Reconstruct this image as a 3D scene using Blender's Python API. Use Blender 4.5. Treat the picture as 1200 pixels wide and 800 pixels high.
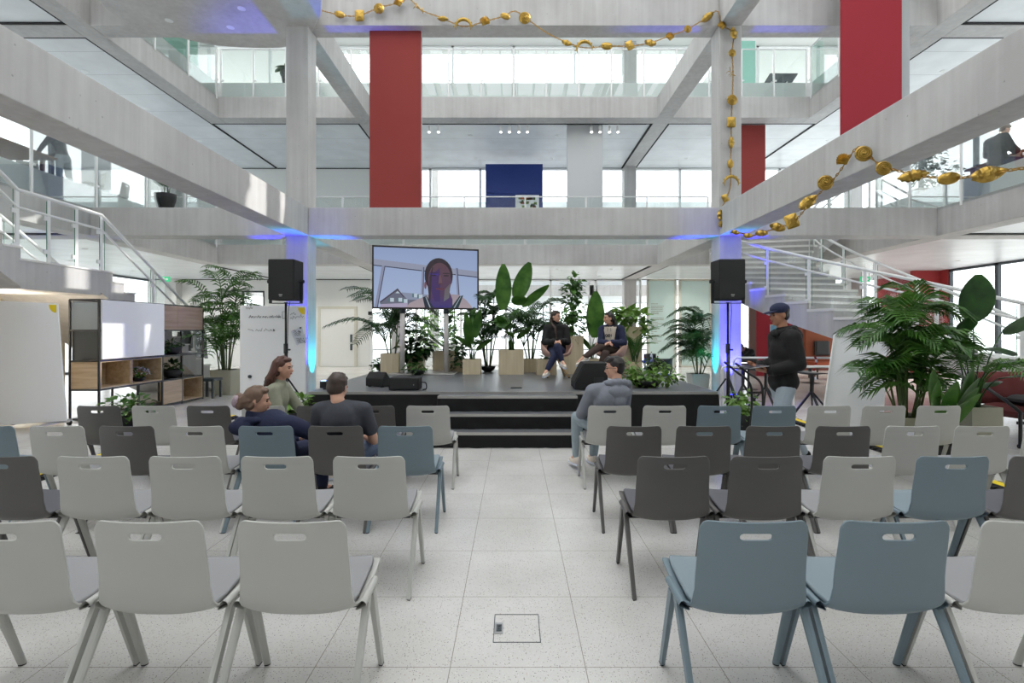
import bpy, bmesh, math, random
import numpy as np
from mathutils import Vector, Matrix, noise as mnoise

for _o in list(bpy.data.objects):
    bpy.data.objects.remove(_o)
scene = bpy.context.scene
COL = scene.collection
PI = math.pi
H = 1.6                     # eye height of the camera
F = 600.0                   # focal length in pixels of a 1200 px wide frame

# ---------------------------------------------------------------- camera
cam_data = bpy.data.cameras.new('camera')
cam_data.sensor_width = 36.0
cam_data.lens = 18.0
cam_data.shift_x = -2.0 / 1200
cam_data.shift_y = -13.0 / 1200
cam_data.clip_start = 0.05
cam_data.clip_end = 400
camera = bpy.data.objects.new('camera', cam_data)
camera.location = (0, 0, H)
camera.rotation_euler = (PI / 2, 0, 0)
COL.objects.link(camera)
scene.camera = camera

# ---------------------------------------------------------------- light
scene.view_settings.view_transform = 'Standard'
scene.view_settings.look = 'None'
scene.view_settings.gamma = 1.0
scene.view_settings.use_curve_mapping = False
scene.view_settings.exposure = -0.06
world = bpy.data.worlds.new('daylight')
scene.world = world
world.use_nodes = True
_bg = world.node_tree.nodes['Background']
_bg.inputs['Color'].default_value = (0.955, 0.975, 1.0, 1)
_bg.inputs['Strength'].default_value = 3.3
try:
    scene.cycles.use_denoising = True
    scene.cycles.denoiser = 'OPENIMAGEDENOISE'
    scene.cycles.max_bounces = 8
    scene.cycles.diffuse_bounces = 5
    scene.cycles.glossy_bounces = 3
    scene.cycles.transparent_max_bounces = 24
    scene.cycles.sample_clamp_indirect = 6.0
    scene.cycles.caustics_reflective = False
    scene.cycles.caustics_refractive = False
except Exception:
    pass
sun_data = bpy.data.lights.new('sun', 'SUN')
sun_data.energy = 5.0
sun_data.angle = math.radians(0.6)
sun_data.color = (1.0, 0.97, 0.92)
sun = bpy.data.objects.new('sun', sun_data)
COL.objects.link(sun)
sun.location = (30, -10, 40)
_sd = Vector((-0.75, -0.15, -0.65))
sun.rotation_euler = _sd.to_track_quat('-Z', 'Y').to_euler()

# ---------------------------------------------------------------- helpers
def at(px, py, Y):
    """the point at depth Y seen at pixel px, py of the 1200x800 frame"""
    return Vector(((px - 602.0) * Y / F, Y, H - (py - 387.0) * Y / F))

def lin(c):
    c = c / 255.0
    return c / 12.92 if c <= 0.04045 else ((c + 0.055) / 1.055) ** 2.4

def rgb(r, g, b):
    return (lin(r), lin(g), lin(b), 1.0)

def new_mat(name):
    m = bpy.data.materials.new(name)
    m.use_nodes = True
    nt = m.node_tree
    return m, nt, nt.nodes, nt.links, nt.nodes['Principled BSDF']

def mat(name, col, rough=0.5, metal=0.0, var=0.08, scale=8.0, bump=0.0, bscale=80.0, spec=0.5, trans=0.0, stretch=None):
    """a plain material with a soft procedural tone variation"""
    m, nt, N, L, b = new_mat(name)
    tc = N.new('ShaderNodeTexCoord')
    src = tc.outputs['Object']
    if stretch:
        mp = N.new('ShaderNodeMapping'); mp.inputs['Scale'].default_value = stretch
        L.new(src, mp.inputs['Vector']); src = mp.outputs['Vector']
    nz = N.new('ShaderNodeTexNoise'); nz.inputs['Scale'].default_value = scale; nz.inputs['Detail'].default_value = 4
    L.new(src, nz.inputs['Vector'])
    mx = N.new('ShaderNodeMix'); mx.data_type = 'RGBA'
    c = Vector(col[:3])
    mx.inputs['A'].default_value = (*(c * (1 - var)), 1)
    mx.inputs['B'].default_value = (*(c * (1 + var)), 1)
    L.new(nz.outputs['Fac'], mx.inputs['Factor'])
    L.new(mx.outputs['Result'], b.inputs['Base Color'])
    b.inputs['Roughness'].default_value = rough
    b.inputs['Metallic'].default_value = metal
    b.inputs['Specular IOR Level'].default_value = spec
    if bump:
        n2 = N.new('ShaderNodeTexNoise'); n2.inputs['Scale'].default_value = bscale
        L.new(src, n2.inputs['Vector'])
        bp = N.new('ShaderNodeBump'); bp.inputs['Strength'].default_value = bump; bp.inputs['Distance'].default_value = 0.01
        L.new(n2.outputs['Fac'], bp.inputs['Height']); L.new(bp.outputs['Normal'], b.inputs['Normal'])
    return m

def emit_mat(name, col, strength):
    m, nt, N, L, b = new_mat(name)
    b.inputs['Base Color'].default_value = (0.02, 0.02, 0.02, 1)
    b.inputs['Emission Color'].default_value = col
    b.inputs['Emission Strength'].default_value = strength
    return m

def glass_mat(name, tint, refl=0.10, milk=0.0, milkcol=(0.8, 0.9, 0.9, 1)):
    """thin architectural glass: see-through with a mirror share that grows at grazing angles"""
    m, nt, N, L, b = new_mat(name)
    N.remove(b)
    out = N['Material Output']
    tr = N.new('ShaderNodeBsdfTransparent'); tr.inputs['Color'].default_value = tint
    gl = N.new('ShaderNodeBsdfGlossy'); gl.inputs['Roughness'].default_value = 0.02
    lw = N.new('ShaderNodeLayerWeight'); lw.inputs['Blend'].default_value = 0.25
    mr = N.new('ShaderNodeMapRange'); mr.inputs['To Min'].default_value = refl * 0.5; mr.inputs['To Max'].default_value = min(1, refl * 6)
    L.new(lw.outputs['Fresnel'], mr.inputs['Value'])
    mx = N.new('ShaderNodeMixShader')
    L.new(mr.outputs['Result'], mx.inputs['Fac']); L.new(tr.outputs['BSDF'], mx.inputs[1]); L.new(gl.outputs['BSDF'], mx.inputs[2])
    res = mx.outputs['Shader']
    if milk:
        df = N.new('ShaderNodeBsdfDiffuse'); df.inputs['Color'].default_value = milkcol
        tl = N.new('ShaderNodeBsdfTranslucent'); tl.inputs['Color'].default_value = milkcol
        m1 = N.new('ShaderNodeMixShader'); m1.inputs['Fac'].default_value = 0.5
        L.new(df.outputs['BSDF'], m1.inputs[1]); L.new(tl.outputs['BSDF'], m1.inputs[2])
        m2 = N.new('ShaderNodeMixShader'); m2.inputs['Fac'].default_value = milk
        L.new(res, m2.inputs[1]); L.new(m1.outputs['Shader'], m2.inputs[2]); res = m2.outputs['Shader']
    L.new(res, out.inputs['Surface'])
    return m

def concrete_mat(name, c1, c2, boards=0.05):
    m, nt, N, L, b = new_mat(name)
    tc = N.new('ShaderNodeTexCoord')
    n1 = N.new('ShaderNodeTexNoise'); n1.inputs['Scale'].default_value = 0.55; n1.inputs['Detail'].default_value = 8; n1.inputs['Roughness'].default_value = 0.62
    L.new(tc.outputs['Object'], n1.inputs['Vector'])
    mp = N.new('ShaderNodeMapping'); mp.inputs['Scale'].default_value = (14, 14, 0.7)
    L.new(tc.outputs['Object'], mp.inputs['Vector'])
    n2 = N.new('ShaderNodeTexNoise'); n2.inputs['Scale'].default_value = 0.6; n2.inputs['Detail'].default_value = 6
    L.new(mp.outputs['Vector'], n2.inputs['Vector'])
    ad = N.new('ShaderNodeMix'); ad.data_type = 'FLOAT'; ad.inputs['Factor'].default_value = 0.35
    L.new(n1.outputs['Fac'], ad.inputs['A']); L.new(n2.outputs['Fac'], ad.inputs['B'])
    rp = N.new('ShaderNodeValToRGB')
    rp.color_ramp.elements[0].position = 0.36; rp.color_ramp.elements[0].color = c1
    rp.color_ramp.elements[1].position = 0.62; rp.color_ramp.elements[1].color = c2
    L.new(ad.outputs['Result'], rp.inputs['Fac'])
    # small air holes
    vo = N.new('ShaderNodeTexVoronoi'); vo.inputs['Scale'].default_value = 5.0; vo.inputs['Randomness'].default_value = 1.0
    L.new(tc.outputs['Object'], vo.inputs['Vector'])
    lt = N.new('ShaderNodeMath'); lt.operation = 'LESS_THAN'; lt.inputs[1].default_value = 0.055
    L.new(vo.outputs['Distance'], lt.inputs[0])
    ml = N.new('ShaderNodeMath'); ml.operation = 'MULTIPLY'; ml.inputs[1].default_value = 0.45
    L.new(lt.outputs['Value'], ml.inputs[0])
    mx = N.new('ShaderNodeMix'); mx.data_type = 'RGBA'; mx.inputs['B'].default_value = (0.16, 0.15, 0.15, 1)
    L.new(ml.outputs['Value'], mx.inputs['Factor']); L.new(rp.outputs['Color'], mx.inputs['A'])
    L.new(mx.outputs['Result'], b.inputs['Base Color'])
    b.inputs['Roughness'].default_value = 0.62
    b.inputs['Specular IOR Level'].default_value = 0.35
    bp = N.new('ShaderNodeBump'); bp.inputs['Strength'].default_value = 0.12; bp.inputs['Distance'].default_value = 0.01
    L.new(n2.outputs['Fac'], bp.inputs['Height']); L.new(bp.outputs['Normal'], b.inputs['Normal'])
    return m

def terrazzo_mat(name):
    m, nt, N, L, b = new_mat(name)
    tc = N.new('ShaderNodeTexCoord')
    P = tc.outputs['Object']
    n1 = N.new('ShaderNodeTexNoise'); n1.inputs['Scale'].default_value = 1.3; n1.inputs['Detail'].default_value = 5
    L.new(P, n1.inputs['Vector'])
    base = N.new('ShaderNodeValToRGB')
    base.color_ramp.elements[0].position = 0.35; base.color_ramp.elements[0].color = rgb(200, 198, 194)
    base.color_ramp.elements[1].position = 0.65; base.color_ramp.elements[1].color = rgb(216, 214, 211)
    L.new(n1.outputs['Fac'], base.inputs['Fac'])
    cur = base.outputs['Color']
    for sc, th, col, amt in ((95, 0.24, rgb(118, 108, 100), 0.75), (60, 0.15, rgb(70, 68, 70), 0.85), (140, 0.25, rgb(240, 238, 236), 0.6), (48, 0.17, rgb(186, 164, 140), 0.6)):
        vo = N.new('ShaderNodeTexVoronoi'); vo.inputs['Scale'].default_value = sc
        L.new(P, vo.inputs['Vector'])
        lt = N.new('ShaderNodeMath'); lt.operation = 'LESS_THAN'; lt.inputs[1].default_value = th
        L.new(vo.outputs['Distance'], lt.inputs[0])
        # only some cells hold a chip
        sp = N.new('ShaderNodeSeparateColor'); L.new(vo.outputs['Color'], sp.inputs['Color'])
        g2 = N.new('ShaderNodeMath'); g2.operation = 'GREATER_THAN'; g2.inputs[1].default_value = 0.55
        L.new(sp.outputs['Red'], g2.inputs[0])
        mu = N.new('ShaderNodeMath'); mu.operation = 'MULTIPLY'
        L.new(lt.outputs['Value'], mu.inputs[0]); L.new(g2.outputs['Value'], mu.inputs[1])
        m2 = N.new('ShaderNodeMath'); m2.operation = 'MULTIPLY'; m2.inputs[1].default_value = amt
        L.new(mu.outputs['Value'], m2.inputs[0])
        mx = N.new('ShaderNodeMix'); mx.data_type = 'RGBA'; mx.inputs['B'].default_value = col
        L.new(m2.outputs['Value'], mx.inputs['Factor']); L.new(cur, mx.inputs['A'])
        cur = mx.outputs['Result']
    # tile joints
    sx = N.new('ShaderNodeSeparateXYZ'); L.new(P, sx.inputs['Vector'])
    fac = None
    for ax, off in (('X', 0.302), ('Y', -2.433)):
        a = N.new('ShaderNodeMath'); a.operation = 'ADD'; a.inputs[1].default_value = off + 64.3
        L.new(sx.outputs[ax], a.inputs[0])
        d = N.new('ShaderNodeMath'); d.operation = 'DIVIDE'; d.inputs[1].default_value = 0.643
        L.new(a.outputs['Value'], d.inputs[0])
        fr = N.new('ShaderNodeMath'); fr.operation = 'PINGPONG'; fr.inputs[1].default_value = 0.5
        L.new(d.outputs['Value'], fr.inputs[0])
        lt = N.new('ShaderNodeMath'); lt.operation = 'LESS_THAN'; lt.inputs[1].default_value = 0.0032
        L.new(fr.outputs['Value'], lt.inputs[0])
        if fac is None: fac = lt.outputs['Value']
        else:
            mxm = N.new('ShaderNodeMath'); mxm.operation = 'MAXIMUM'
            L.new(fac, mxm.inputs[0]); L.new(lt.outputs['Value'], mxm.inputs[1]); fac = mxm.outputs['Value']
    fm = N.new('ShaderNodeMath'); fm.operation = 'MULTIPLY'; fm.inputs[1].default_value = 0.75
    L.new(fac, fm.inputs[0])
    mx = N.new('ShaderNodeMix'); mx.data_type = 'RGBA'; mx.inputs['B'].default_value = rgb(120, 110, 98)
    L.new(fm.outputs['Value'], mx.inputs['Factor']); L.new(cur, mx.inputs['A'])
    L.new(mx.outputs['Result'], b.inputs['Base Color'])
    b.inputs['Roughness'].default_value = 0.22
    b.inputs['Specular IOR Level'].default_value = 0.45
    return m

def wood_mat(name, c1, c2, axis='X', scale=1.0, rough=0.5):
    m, nt, N, L, b = new_mat(name)
    tc = N.new('ShaderNodeTexCoord')
    mp = N.new('ShaderNodeMapping')
    s = {'X': (1.2, 14, 14), 'Y': (14, 1.2, 14), 'Z': (14, 14, 1.2)}[axis]
    mp.inputs['Scale'].default_value = tuple(v * scale for v in s)
    L.new(tc.outputs['Object'], mp.inputs['Vector'])
    n1 = N.new('ShaderNodeTexNoise'); n1.inputs['Scale'].default_value = 1.0; n1.inputs['Detail'].default_value = 6; n1.inputs['Distortion'].default_value = 0.6
    L.new(mp.outputs['Vector'], n1.inputs['Vector'])
    rp = N.new('ShaderNodeValToRGB')
    rp.color_ramp.elements[0].position = 0.32; rp.color_ramp.elements[0].color = c1
    rp.color_ramp.elements[1].position = 0.68; rp.color_ramp.elements[1].color = c2
    L.new(n1.outputs['Fac'], rp.inputs['Fac']); L.new(rp.outputs['Color'], b.inputs['Base Color'])
    b.inputs['Roughness'].default_value = rough
    return m

def leaf_mat(name, c1, c2, sheen=0.35):
    m, nt, N, L, b = new_mat(name)
    tc = N.new('ShaderNodeTexCoord')
    n1 = N.new('ShaderNodeTexNoise'); n1.inputs['Scale'].default_value = 4.0; n1.inputs['Detail'].default_value = 3
    L.new(tc.outputs['Object'], n1.inputs['Vector'])
    rp = N.new('ShaderNodeValToRGB')
    rp.color_ramp.elements[0].position = 0.35; rp.color_ramp.elements[0].color = c1
    rp.color_ramp.elements[1].position = 0.7; rp.color_ramp.elements[1].color = c2
    L.new(n1.outputs['Fac'], rp.inputs['Fac']); L.new(rp.outputs['Color'], b.inputs['Base Color'])
    b.inputs['Roughness'].default_value = sheen
    tl = N.new('ShaderNodeBsdfTranslucent'); L.new(rp.outputs['Color'], tl.inputs['Color'])
    mx = N.new('ShaderNodeMixShader'); mx.inputs['Fac'].default_value = 0.22
    L.new(b.outputs['BSDF'], mx.inputs[1]); L.new(tl.outputs['BSDF'], mx.inputs[2])
    L.new(mx.outputs['Shader'], N['Material Output'].inputs['Surface'])
    return m

M = {}
M['concrete'] = concrete_mat('fair_faced_concrete', rgb(176, 174, 173), rgb(200, 199, 198))
M['concrete_warm_lit'] = concrete_mat('warm_lit_concrete', rgb(206, 196, 176), rgb(222, 212, 194))  # lightened tan stands in for warm light under the landing
M['floor'] = terrazzo_mat('terrazzo')
M['white'] = mat('white_plaster', rgb(226, 227, 224), 0.7, var=0.02)
M['white_metal'] = mat('white_painted_steel', rgb(236, 238, 238), 0.35, var=0.02)
M['upstand'] = mat('white_upstand', rgb(246, 248, 248), 0.5, var=0.02)
M['black_gap'] = mat('black_joint', rgb(18, 18, 20), 0.8)
M['black_steel'] = mat('black_steel', rgb(34, 35, 37), 0.4, var=0.1)
M['anthracite'] = mat('anthracite_frame', rgb(58, 66, 72), 0.45)
M['glass'] = glass_mat('clear_glass', (0.95, 0.98, 0.972, 1), 0.10)
M['facade_glass'] = glass_mat('facade_glass', (0.97, 0.985, 0.985, 1), 0.06)
M['frosted'] = glass_mat('frosted_green_glass', (0.78, 0.88, 0.85, 1), 0.08, milk=0.85, milkcol=(0.60, 0.68, 0.65, 1))
M['glass_edge'] = mat('green_glass_edge', rgb(40, 120, 96), 0.2)
M['red_panel'] = mat('red_acoustic_felt', rgb(148, 62, 58), 0.95, var=0.05, scale=300, bump=0.1, bscale=400)
M['red_bright'] = mat('crimson_felt', rgb(158, 44, 56), 0.95, var=0.06, scale=300, bump=0.1, bscale=400)
M['red_wall'] = mat('red_wall_paint', rgb(150, 44, 44), 0.8)
M['grey_felt'] = mat('grey_felt', rgb(176, 180, 182), 0.9, var=0.03)
M['white_felt'] = mat('pale_felt', rgb(206, 209, 212), 0.9, var=0.02)
M['blue_paint'] = mat('blue_lacquer', rgb(26, 54, 130), 0.5)
M['gold'] = mat('gilded_metal', rgb(178, 146, 72), 0.34, metal=0.9, var=0.35, scale=25, bump=1.0, bscale=22)  # strong tone variation paints in the shade of crevices
M['chain'] = mat('gilded_chain', rgb(170, 132, 60), 0.35, metal=0.9)
M['steel'] = mat('brushed_steel', rgb(190, 190, 192), 0.3, metal=0.9)
M['rubber'] = mat('black_rubber', rgb(22, 22, 23), 0.7)
M['soil'] = mat('potting_soil', rgb(48, 38, 30), 0.95, var=0.3, scale=60, bump=0.6)
M['ply'] = wood_mat('birch_ply', rgb(200, 184, 150), rgb(216, 202, 172), 'Z')
M['oak'] = wood_mat('oak_veneer', rgb(176, 152, 120), rgb(204, 182, 150), 'Y')
M['oak_x'] = wood_mat('oak_veneer_end', rgb(176, 152, 120), rgb(204, 182, 150), 'X')
M['oak_grey'] = wood_mat('greyed_oak', rgb(156, 130, 112), rgb(184, 158, 140), 'Y')
M['beech'] = wood_mat('beech', rgb(196, 158, 108), rgb(216, 182, 134), 'Z')
M['table_wood'] = wood_mat('walnut_table', rgb(116, 84, 62), rgb(146, 110, 84), 'X')
M['board_white'] = mat('whiteboard_enamel', rgb(248, 249, 252), 0.22, var=0.01)
M['yellow'] = mat('yellow_sticker', rgb(242, 214, 30), 0.6, var=0.03)
M['ink'] = mat('marker_ink', rgb(40, 42, 50), 0.7)
M['paper'] = mat('paper', rgb(218, 222, 234), 0.9, var=0.02)
M['leaf_dark'] = leaf_mat('leaf_dark', rgb(28, 60, 26), rgb(62, 104, 48))
M['leaf_mid'] = leaf_mat('leaf_mid', rgb(46, 90, 30), rgb(94, 140, 58))
M['leaf_light'] = leaf_mat('leaf_light', rgb(76, 118, 40), rgb(132, 168, 78))
M['stem'] = mat('green_stem', rgb(78, 96, 48), 0.6, var=0.2)
M['bark'] = mat('plant_bark', rgb(92, 76, 56), 0.8, var=0.2)
M['pot_concrete'] = mat('concrete_planter', rgb(176, 174, 156), 0.8, var=0.06)
M['pot_black'] = mat('black_bowl', rgb(38, 38, 40), 0.6)
M['pot_white'] = mat('white_planter', rgb(206, 206, 200), 0.6, var=0.03)
M['skirt'] = mat('black_stage_cloth', rgb(16, 16, 17), 0.9, var=0.2, scale=6)
M['stage_top'] = mat('stage_vinyl', rgb(104, 106, 110), 0.32, var=0.14, scale=7, bump=0.05)
M['alu'] = mat('aluminium_edge', rgb(192, 190, 186), 0.35, metal=0.7)
M['screen_bezel'] = mat('screen_bezel', rgb(46, 40, 40), 0.4)
M['grille'] = mat('speaker_grille', rgb(26, 26, 27), 0.6, var=0.15, scale=200, bump=0.5, bscale=500)
M['skin'] = mat('skin', rgb(212, 164, 140), 0.55, var=0.05, scale=20)
M['skin_tan'] = mat('skin_tan', rgb(182, 130, 102), 0.55, var=0.05, scale=20)
M['lips'] = mat('lips', rgb(172, 96, 92), 0.5)
M['eye'] = mat('eye_dark', rgb(50, 38, 32), 0.3)
M['sofa_red'] = mat('burgundy_cushion', rgb(104, 44, 44), 0.9, var=0.08, scale=90, bump=0.2, bscale=200)
M['orange_red'] = mat('rust_upholstery', rgb(172, 84, 52), 0.8)
M['blue_seat'] = mat('blue_seat_fabric', rgb(40, 66, 170), 0.8)
M['ground'] = mat('pale_paving', rgb(206, 208, 206), 0.85, var=0.05)
M['exit'] = emit_mat('exit_green', (0.02, 0.55, 0.22, 1), 1.2)
M['exit_white'] = emit_mat('exit_white', (1, 1, 1, 1), 0.8)
M['lamp_disc'] = emit_mat('downlight_glow', (1.0, 0.97, 0.9, 1), 9.0)

def ceiling_mat(name, c, pitch):
    """smooth grey soffit boards with hairline joints"""
    m, nt, N, L, b = new_mat(name)
    tc = N.new('ShaderNodeTexCoord')
    n1 = N.new('ShaderNodeTexNoise'); n1.inputs['Scale'].default_value = 1.5; n1.inputs['Detail'].default_value = 8
    L.new(tc.outputs['Object'], n1.inputs['Vector'])
    rp = N.new('ShaderNodeValToRGB')
    k = Vector(c[:3])
    rp.color_ramp.elements[0].position = 0.35; rp.color_ramp.elements[0].color = (*(k * 0.94), 1)
    rp.color_ramp.elements[1].position = 0.65; rp.color_ramp.elements[1].color = (*(k * 1.05), 1)
    L.new(n1.outputs['Fac'], rp.inputs['Fac'])
    sx = N.new('ShaderNodeSeparateXYZ'); L.new(tc.outputs['Object'], sx.inputs['Vector'])
    a = N.new('ShaderNodeMath'); a.operation = 'DIVIDE'; a.inputs[1].default_value = pitch
    L.new(sx.outputs['Y'], a.inputs[0])
    fr = N.new('ShaderNodeMath'); fr.operation = 'PINGPONG'; fr.inputs[1].default_value = 0.5
    L.new(a.outputs['Value'], fr.inputs[0])
    lt = N.new('ShaderNodeMath'); lt.operation = 'LESS_THAN'; lt.inputs[1].default_value = 0.006
    L.new(fr.outputs['Value'], lt.inputs[0])
    ml = N.new('ShaderNodeMath'); ml.operation = 'MULTIPLY'; ml.inputs[1].default_value = 0.5
    L.new(lt.outputs['Value'], ml.inputs[0])
    mx = N.new('ShaderNodeMix'); mx.data_type = 'RGBA'; mx.inputs['B'].default_value = (0.12, 0.13, 0.14, 1)
    L.new(ml.outputs['Value'], mx.inputs['Factor']); L.new(rp.outputs['Color'], mx.inputs['A'])
    L.new(mx.outputs['Result'], b.inputs['Base Color'])
    b.inputs['Roughness'].default_value = 0.35
    return m
M['soffit'] = ceiling_mat('soffit_boards', rgb(222, 226, 229), 1.2)

# ---------------------------------------------------------------- mesh building
class MB:
    def __init__(self):
        self.v = []; self.f = []; self.mi = []; self.cur = 0
    def add(self, vs, fs, m=None):
        n = len(self.v)
        self.v += [tuple(p) for p in vs]
        self.f += [tuple(i + n for i in f) for f in fs]
        self.mi += [self.cur if m is None else m] * len(fs)
        return self
    def box(self, x0, x1, y0, y1, z0, z1, m=None):
        vs = [(x, y, z) for z in (z0, z1) for y in (y0, y1) for x in (x0, x1)]
        return self.add(vs, [(0, 2, 3, 1), (4, 5, 7, 6), (0, 1, 5, 4), (2, 6, 7, 3), (0, 4, 6, 2), (1, 3, 7, 5)], m)
    def cbox(self, c, s, mtx=None, m=None):
        vs = []
        for z in (-.5, .5):
            for y in (-.5, .5):
                for x in (-.5, .5):
                    p = Vector((x * s[0], y * s[1], z * s[2]))
                    if mtx: p = mtx @ p
                    vs.append(p + Vector(c))
        return self.add(vs, [(0, 2, 3, 1), (4, 5, 7, 6), (0, 1, 5, 4), (2, 6, 7, 3), (0, 4, 6, 2), (1, 3, 7, 5)], m)
    def bar(self, p, q, w, h, up=(0, 0, 1), m=None):
        p = Vector(p); q = Vector(q); d = (q - p).normalized()
        s = d.cross(Vector(up))
        if s.length < 1e-4: s = d.cross(Vector((0, 1, 0)))
        s.normalize(); u = s.cross(d)
        vs = []
        for c in (p, q):
            for a, b in ((-1, -1), (1, -1), (1, 1), (-1, 1)):
                vs.append(c + s * a * w / 2 + u * b * h / 2)
        return self.add(vs, [(0, 3, 2, 1), (4, 5, 6, 7), (0, 1, 5, 4), (1, 2, 6, 5), (2, 3, 7, 6), (3, 0, 4, 7)], m)
    def tube(self, pts, r, n=8, m=None, cap=True, closed=False):
        pts = [Vector(p) for p in pts]
        k = len(pts)
        rs = r if isinstance(r, (list, tuple)) else [r] * k
        prev = None; rings = []
        for i, p in enumerate(pts):
            if closed: d = pts[(i + 1) % k] - pts[i - 1]
            else: d = pts[min(i + 1, k - 1)] - pts[max(i - 1, 0)]
            if d.length < 1e-9: d = Vector((0, 0, 1))
            d.normalize()
            if prev is None:
                a = Vector((0, 0, 1)) if abs(d.z) < 0.9 else Vector((1, 0, 0))
                s = d.cross(a).normalized()
            else:
                s = (prev - d * prev.dot(d))
                s = s.normalized() if s.length > 1e-6 else d.orthogonal().normalized()
            prev = s; t = d.cross(s)
            rings.append([p + (s * math.cos(2 * PI * j / n) + t * math.sin(2 * PI * j / n)) * rs[i] for j in range(n)])
        vs = [q for ring in rings for q in ring]; fs = []
        for i in range(k if closed else k - 1):
            i2 = (i + 1) % k
            for j in range(n):
                fs.append((i * n + j, i * n + (j + 1) % n, i2 * n + (j + 1) % n, i2 * n + j))
        if cap and not closed:
            fs.append(tuple(reversed(range(n)))); fs.append(tuple((k - 1) * n + j for j in range(n)))
        return self.add(vs, fs, m)
    def lathe(self, prof, c=(0, 0, 0), n=20, m=None, mtx=None):
        vs = []; fs = []
        for r, z in prof:
            for j in range(n):
                p = Vector((r * math.cos(2 * PI * j / n), r * math.sin(2 * PI * j / n), z))
                if mtx: p = mtx @ p
                vs.append(p + Vector(c))
        for i in range(len(prof) - 1):
            for j in range(n):
                fs.append((i * n + j, i * n + (j + 1) % n, (i + 1) * n + (j + 1) % n, (i + 1) * n + j))
        fs.append(tuple(reversed(range(n)))); fs.append(tuple((len(prof) - 1) * n + j for j in range(n)))
        return self.add(vs, fs, m)
    def prism(self, poly, z0, z1, m=None):
        n = len(poly)
        vs = [(x, y, z0) for x, y in poly] + [(x, y, z1) for x, y in poly]
        fs = [tuple(reversed(range(n))), tuple(range(n, 2 * n))] + [(i, (i + 1) % n, n + (i + 1) % n, n + i) for i in range(n)]
        return self.add(vs, fs, m)
    def slab(self, pts, off, m=None):
        """a flat polygon given in space, thickened by the vector off"""
        n = len(pts); off = Vector(off)
        vs = [Vector(p) for p in pts] + [Vector(p) + off for p in pts]
        fs = [tuple(reversed(range(n))), tuple(range(n, 2 * n))] + [(i, (i + 1) % n, n + (i + 1) % n, n + i) for i in range(n)]
        return self.add(vs, fs, m)
    def ell(self, c, r, n=10, k=7, mtx=None, m=None):
        vs = []; fs = []; c = Vector(c)
        for i in range(k + 1):
            th = PI * i / k
            for j in range(n):
                ph = 2 * PI * j / n
                p = Vector((r[0] * math.sin(th) * math.cos(ph), r[1] * math.sin(th) * math.sin(ph), r[2] * math.cos(th)))
                if mtx: p = mtx @ p
                vs.append(p + c)
        for i in range(k):
            for j in range(n):
                fs.append((i * n + j, (i + 1) * n + j, (i + 1) * n + (j + 1) % n, i * n + (j + 1) % n))
        return self.add(vs, fs, m)
    def grid(self, rows, m=None):
        n = len(rows[0]); vs = [p for r in rows for p in r]
        fs = [(i * n + j, i * n + j + 1, (i + 1) * n + j + 1, (i + 1) * n + j) for i in range(len(rows) - 1) for j in range(n - 1)]
        return self.add(vs, fs, m)
    def build(self, name, mats, parent=None, smooth=False, bevel=0.0, fix=True):
        me = bpy.data.meshes.new(name)
        off = Vector((0, 0, 0)); p = parent
        while p is not None:
            off += p.location; p = p.parent
        me.from_pydata([tuple(Vector(v) - off) for v in self.v], [], self.f)
        if not isinstance(mats, (list, tuple)): mats = [mats]
        for m in mats: me.materials.append(M[m] if isinstance(m, str) else m)
        for i, p in enumerate(me.polygons):
            p.material_index = self.mi[i]; p.use_smooth = smooth
        if fix:
            bm = bmesh.new(); bm.from_mesh(me)
            bmesh.ops.recalc_face_normals(bm, faces=bm.faces)
            bm.to_mesh(me); bm.free()
        me.update()
        o = bpy.data.objects.new(name, me)
        COL.objects.link(o)
        if parent is not None: o.parent = parent
        if bevel:
            bv = o.modifiers.new('bevel', 'BEVEL'); bv.width = bevel; bv.segments = 2; bv.limit_method = 'ANGLE'
        return o

def thing(name, label, cat, loc=(0, 0, 0), group=None):
    o = bpy.data.objects.new(name, None); COL.objects.link(o)
    o.empty_display_size = 0.1
    o.location = loc
    return tag(o, label, cat, group)

def tag(o, label, cat, group=None):
    o['label'] = label; o['category'] = cat
    if group: o['group'] = group
    return o

def struct(o):
    o['kind'] = 'structure'
    return o

def sbox(name, x0, x1, y0, y1, z0, z1, m, bevel=0.0):
    return struct(MB().box(x0, x1, y0, y1, z0, z1).build(name, m, bevel=bevel))

def dup(root, loc, label=None, group=None, rotz=None, swap=None):
    """a copy of a thing with copies of its parts and sub-parts; swap changes materials of the copied meshes"""
    def cp(o, parent):
        c = o.copy(); COL.objects.link(c)
        if parent is not None: c.parent = parent
        if swap and c.type == 'MESH':
            for i, s in enumerate(c.material_slots):
                nm = swap.get(s.material.name)
                if nm is not None:
                    s.link = 'OBJECT'; s.material = nm
        for ch in o.children: cp(ch, c)
        return c
    r = cp(root, None)
    r.location = loc
    if rotz is not None: r.rotation_euler = (0, 0, rotz)
    if label: r['label'] = label
    if group: r['group'] = group
    return r

def bez(p0, p1, p2, n):
    p0, p1, p2 = Vector(p0), Vector(p1), Vector(p2)
    return [p0 * (1 - t) ** 2 + p1 * 2 * t * (1 - t) + p2 * t * t for t in [i / (n - 1) for i in range(n)]]

def catmull(pts, n):
    pts = [Vector(p) for p in pts]; out = []
    P = [pts[0] * 2 - pts[1]] + pts + [pts[-1] * 2 - pts[-2]]
    for i in range(1, len(P) - 2):
        a, b, c, d = P[i - 1], P[i], P[i + 1], P[i + 2]
        for j in range(n):
            t = j / n
            out.append(0.5 * ((2 * b) + (c - a) * t + (2 * a - 5 * b + 4 * c - d) * t * t + (-a + 3 * b - 3 * c + d) * t ** 3))
    out.append(pts[-1])
    return out
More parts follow.
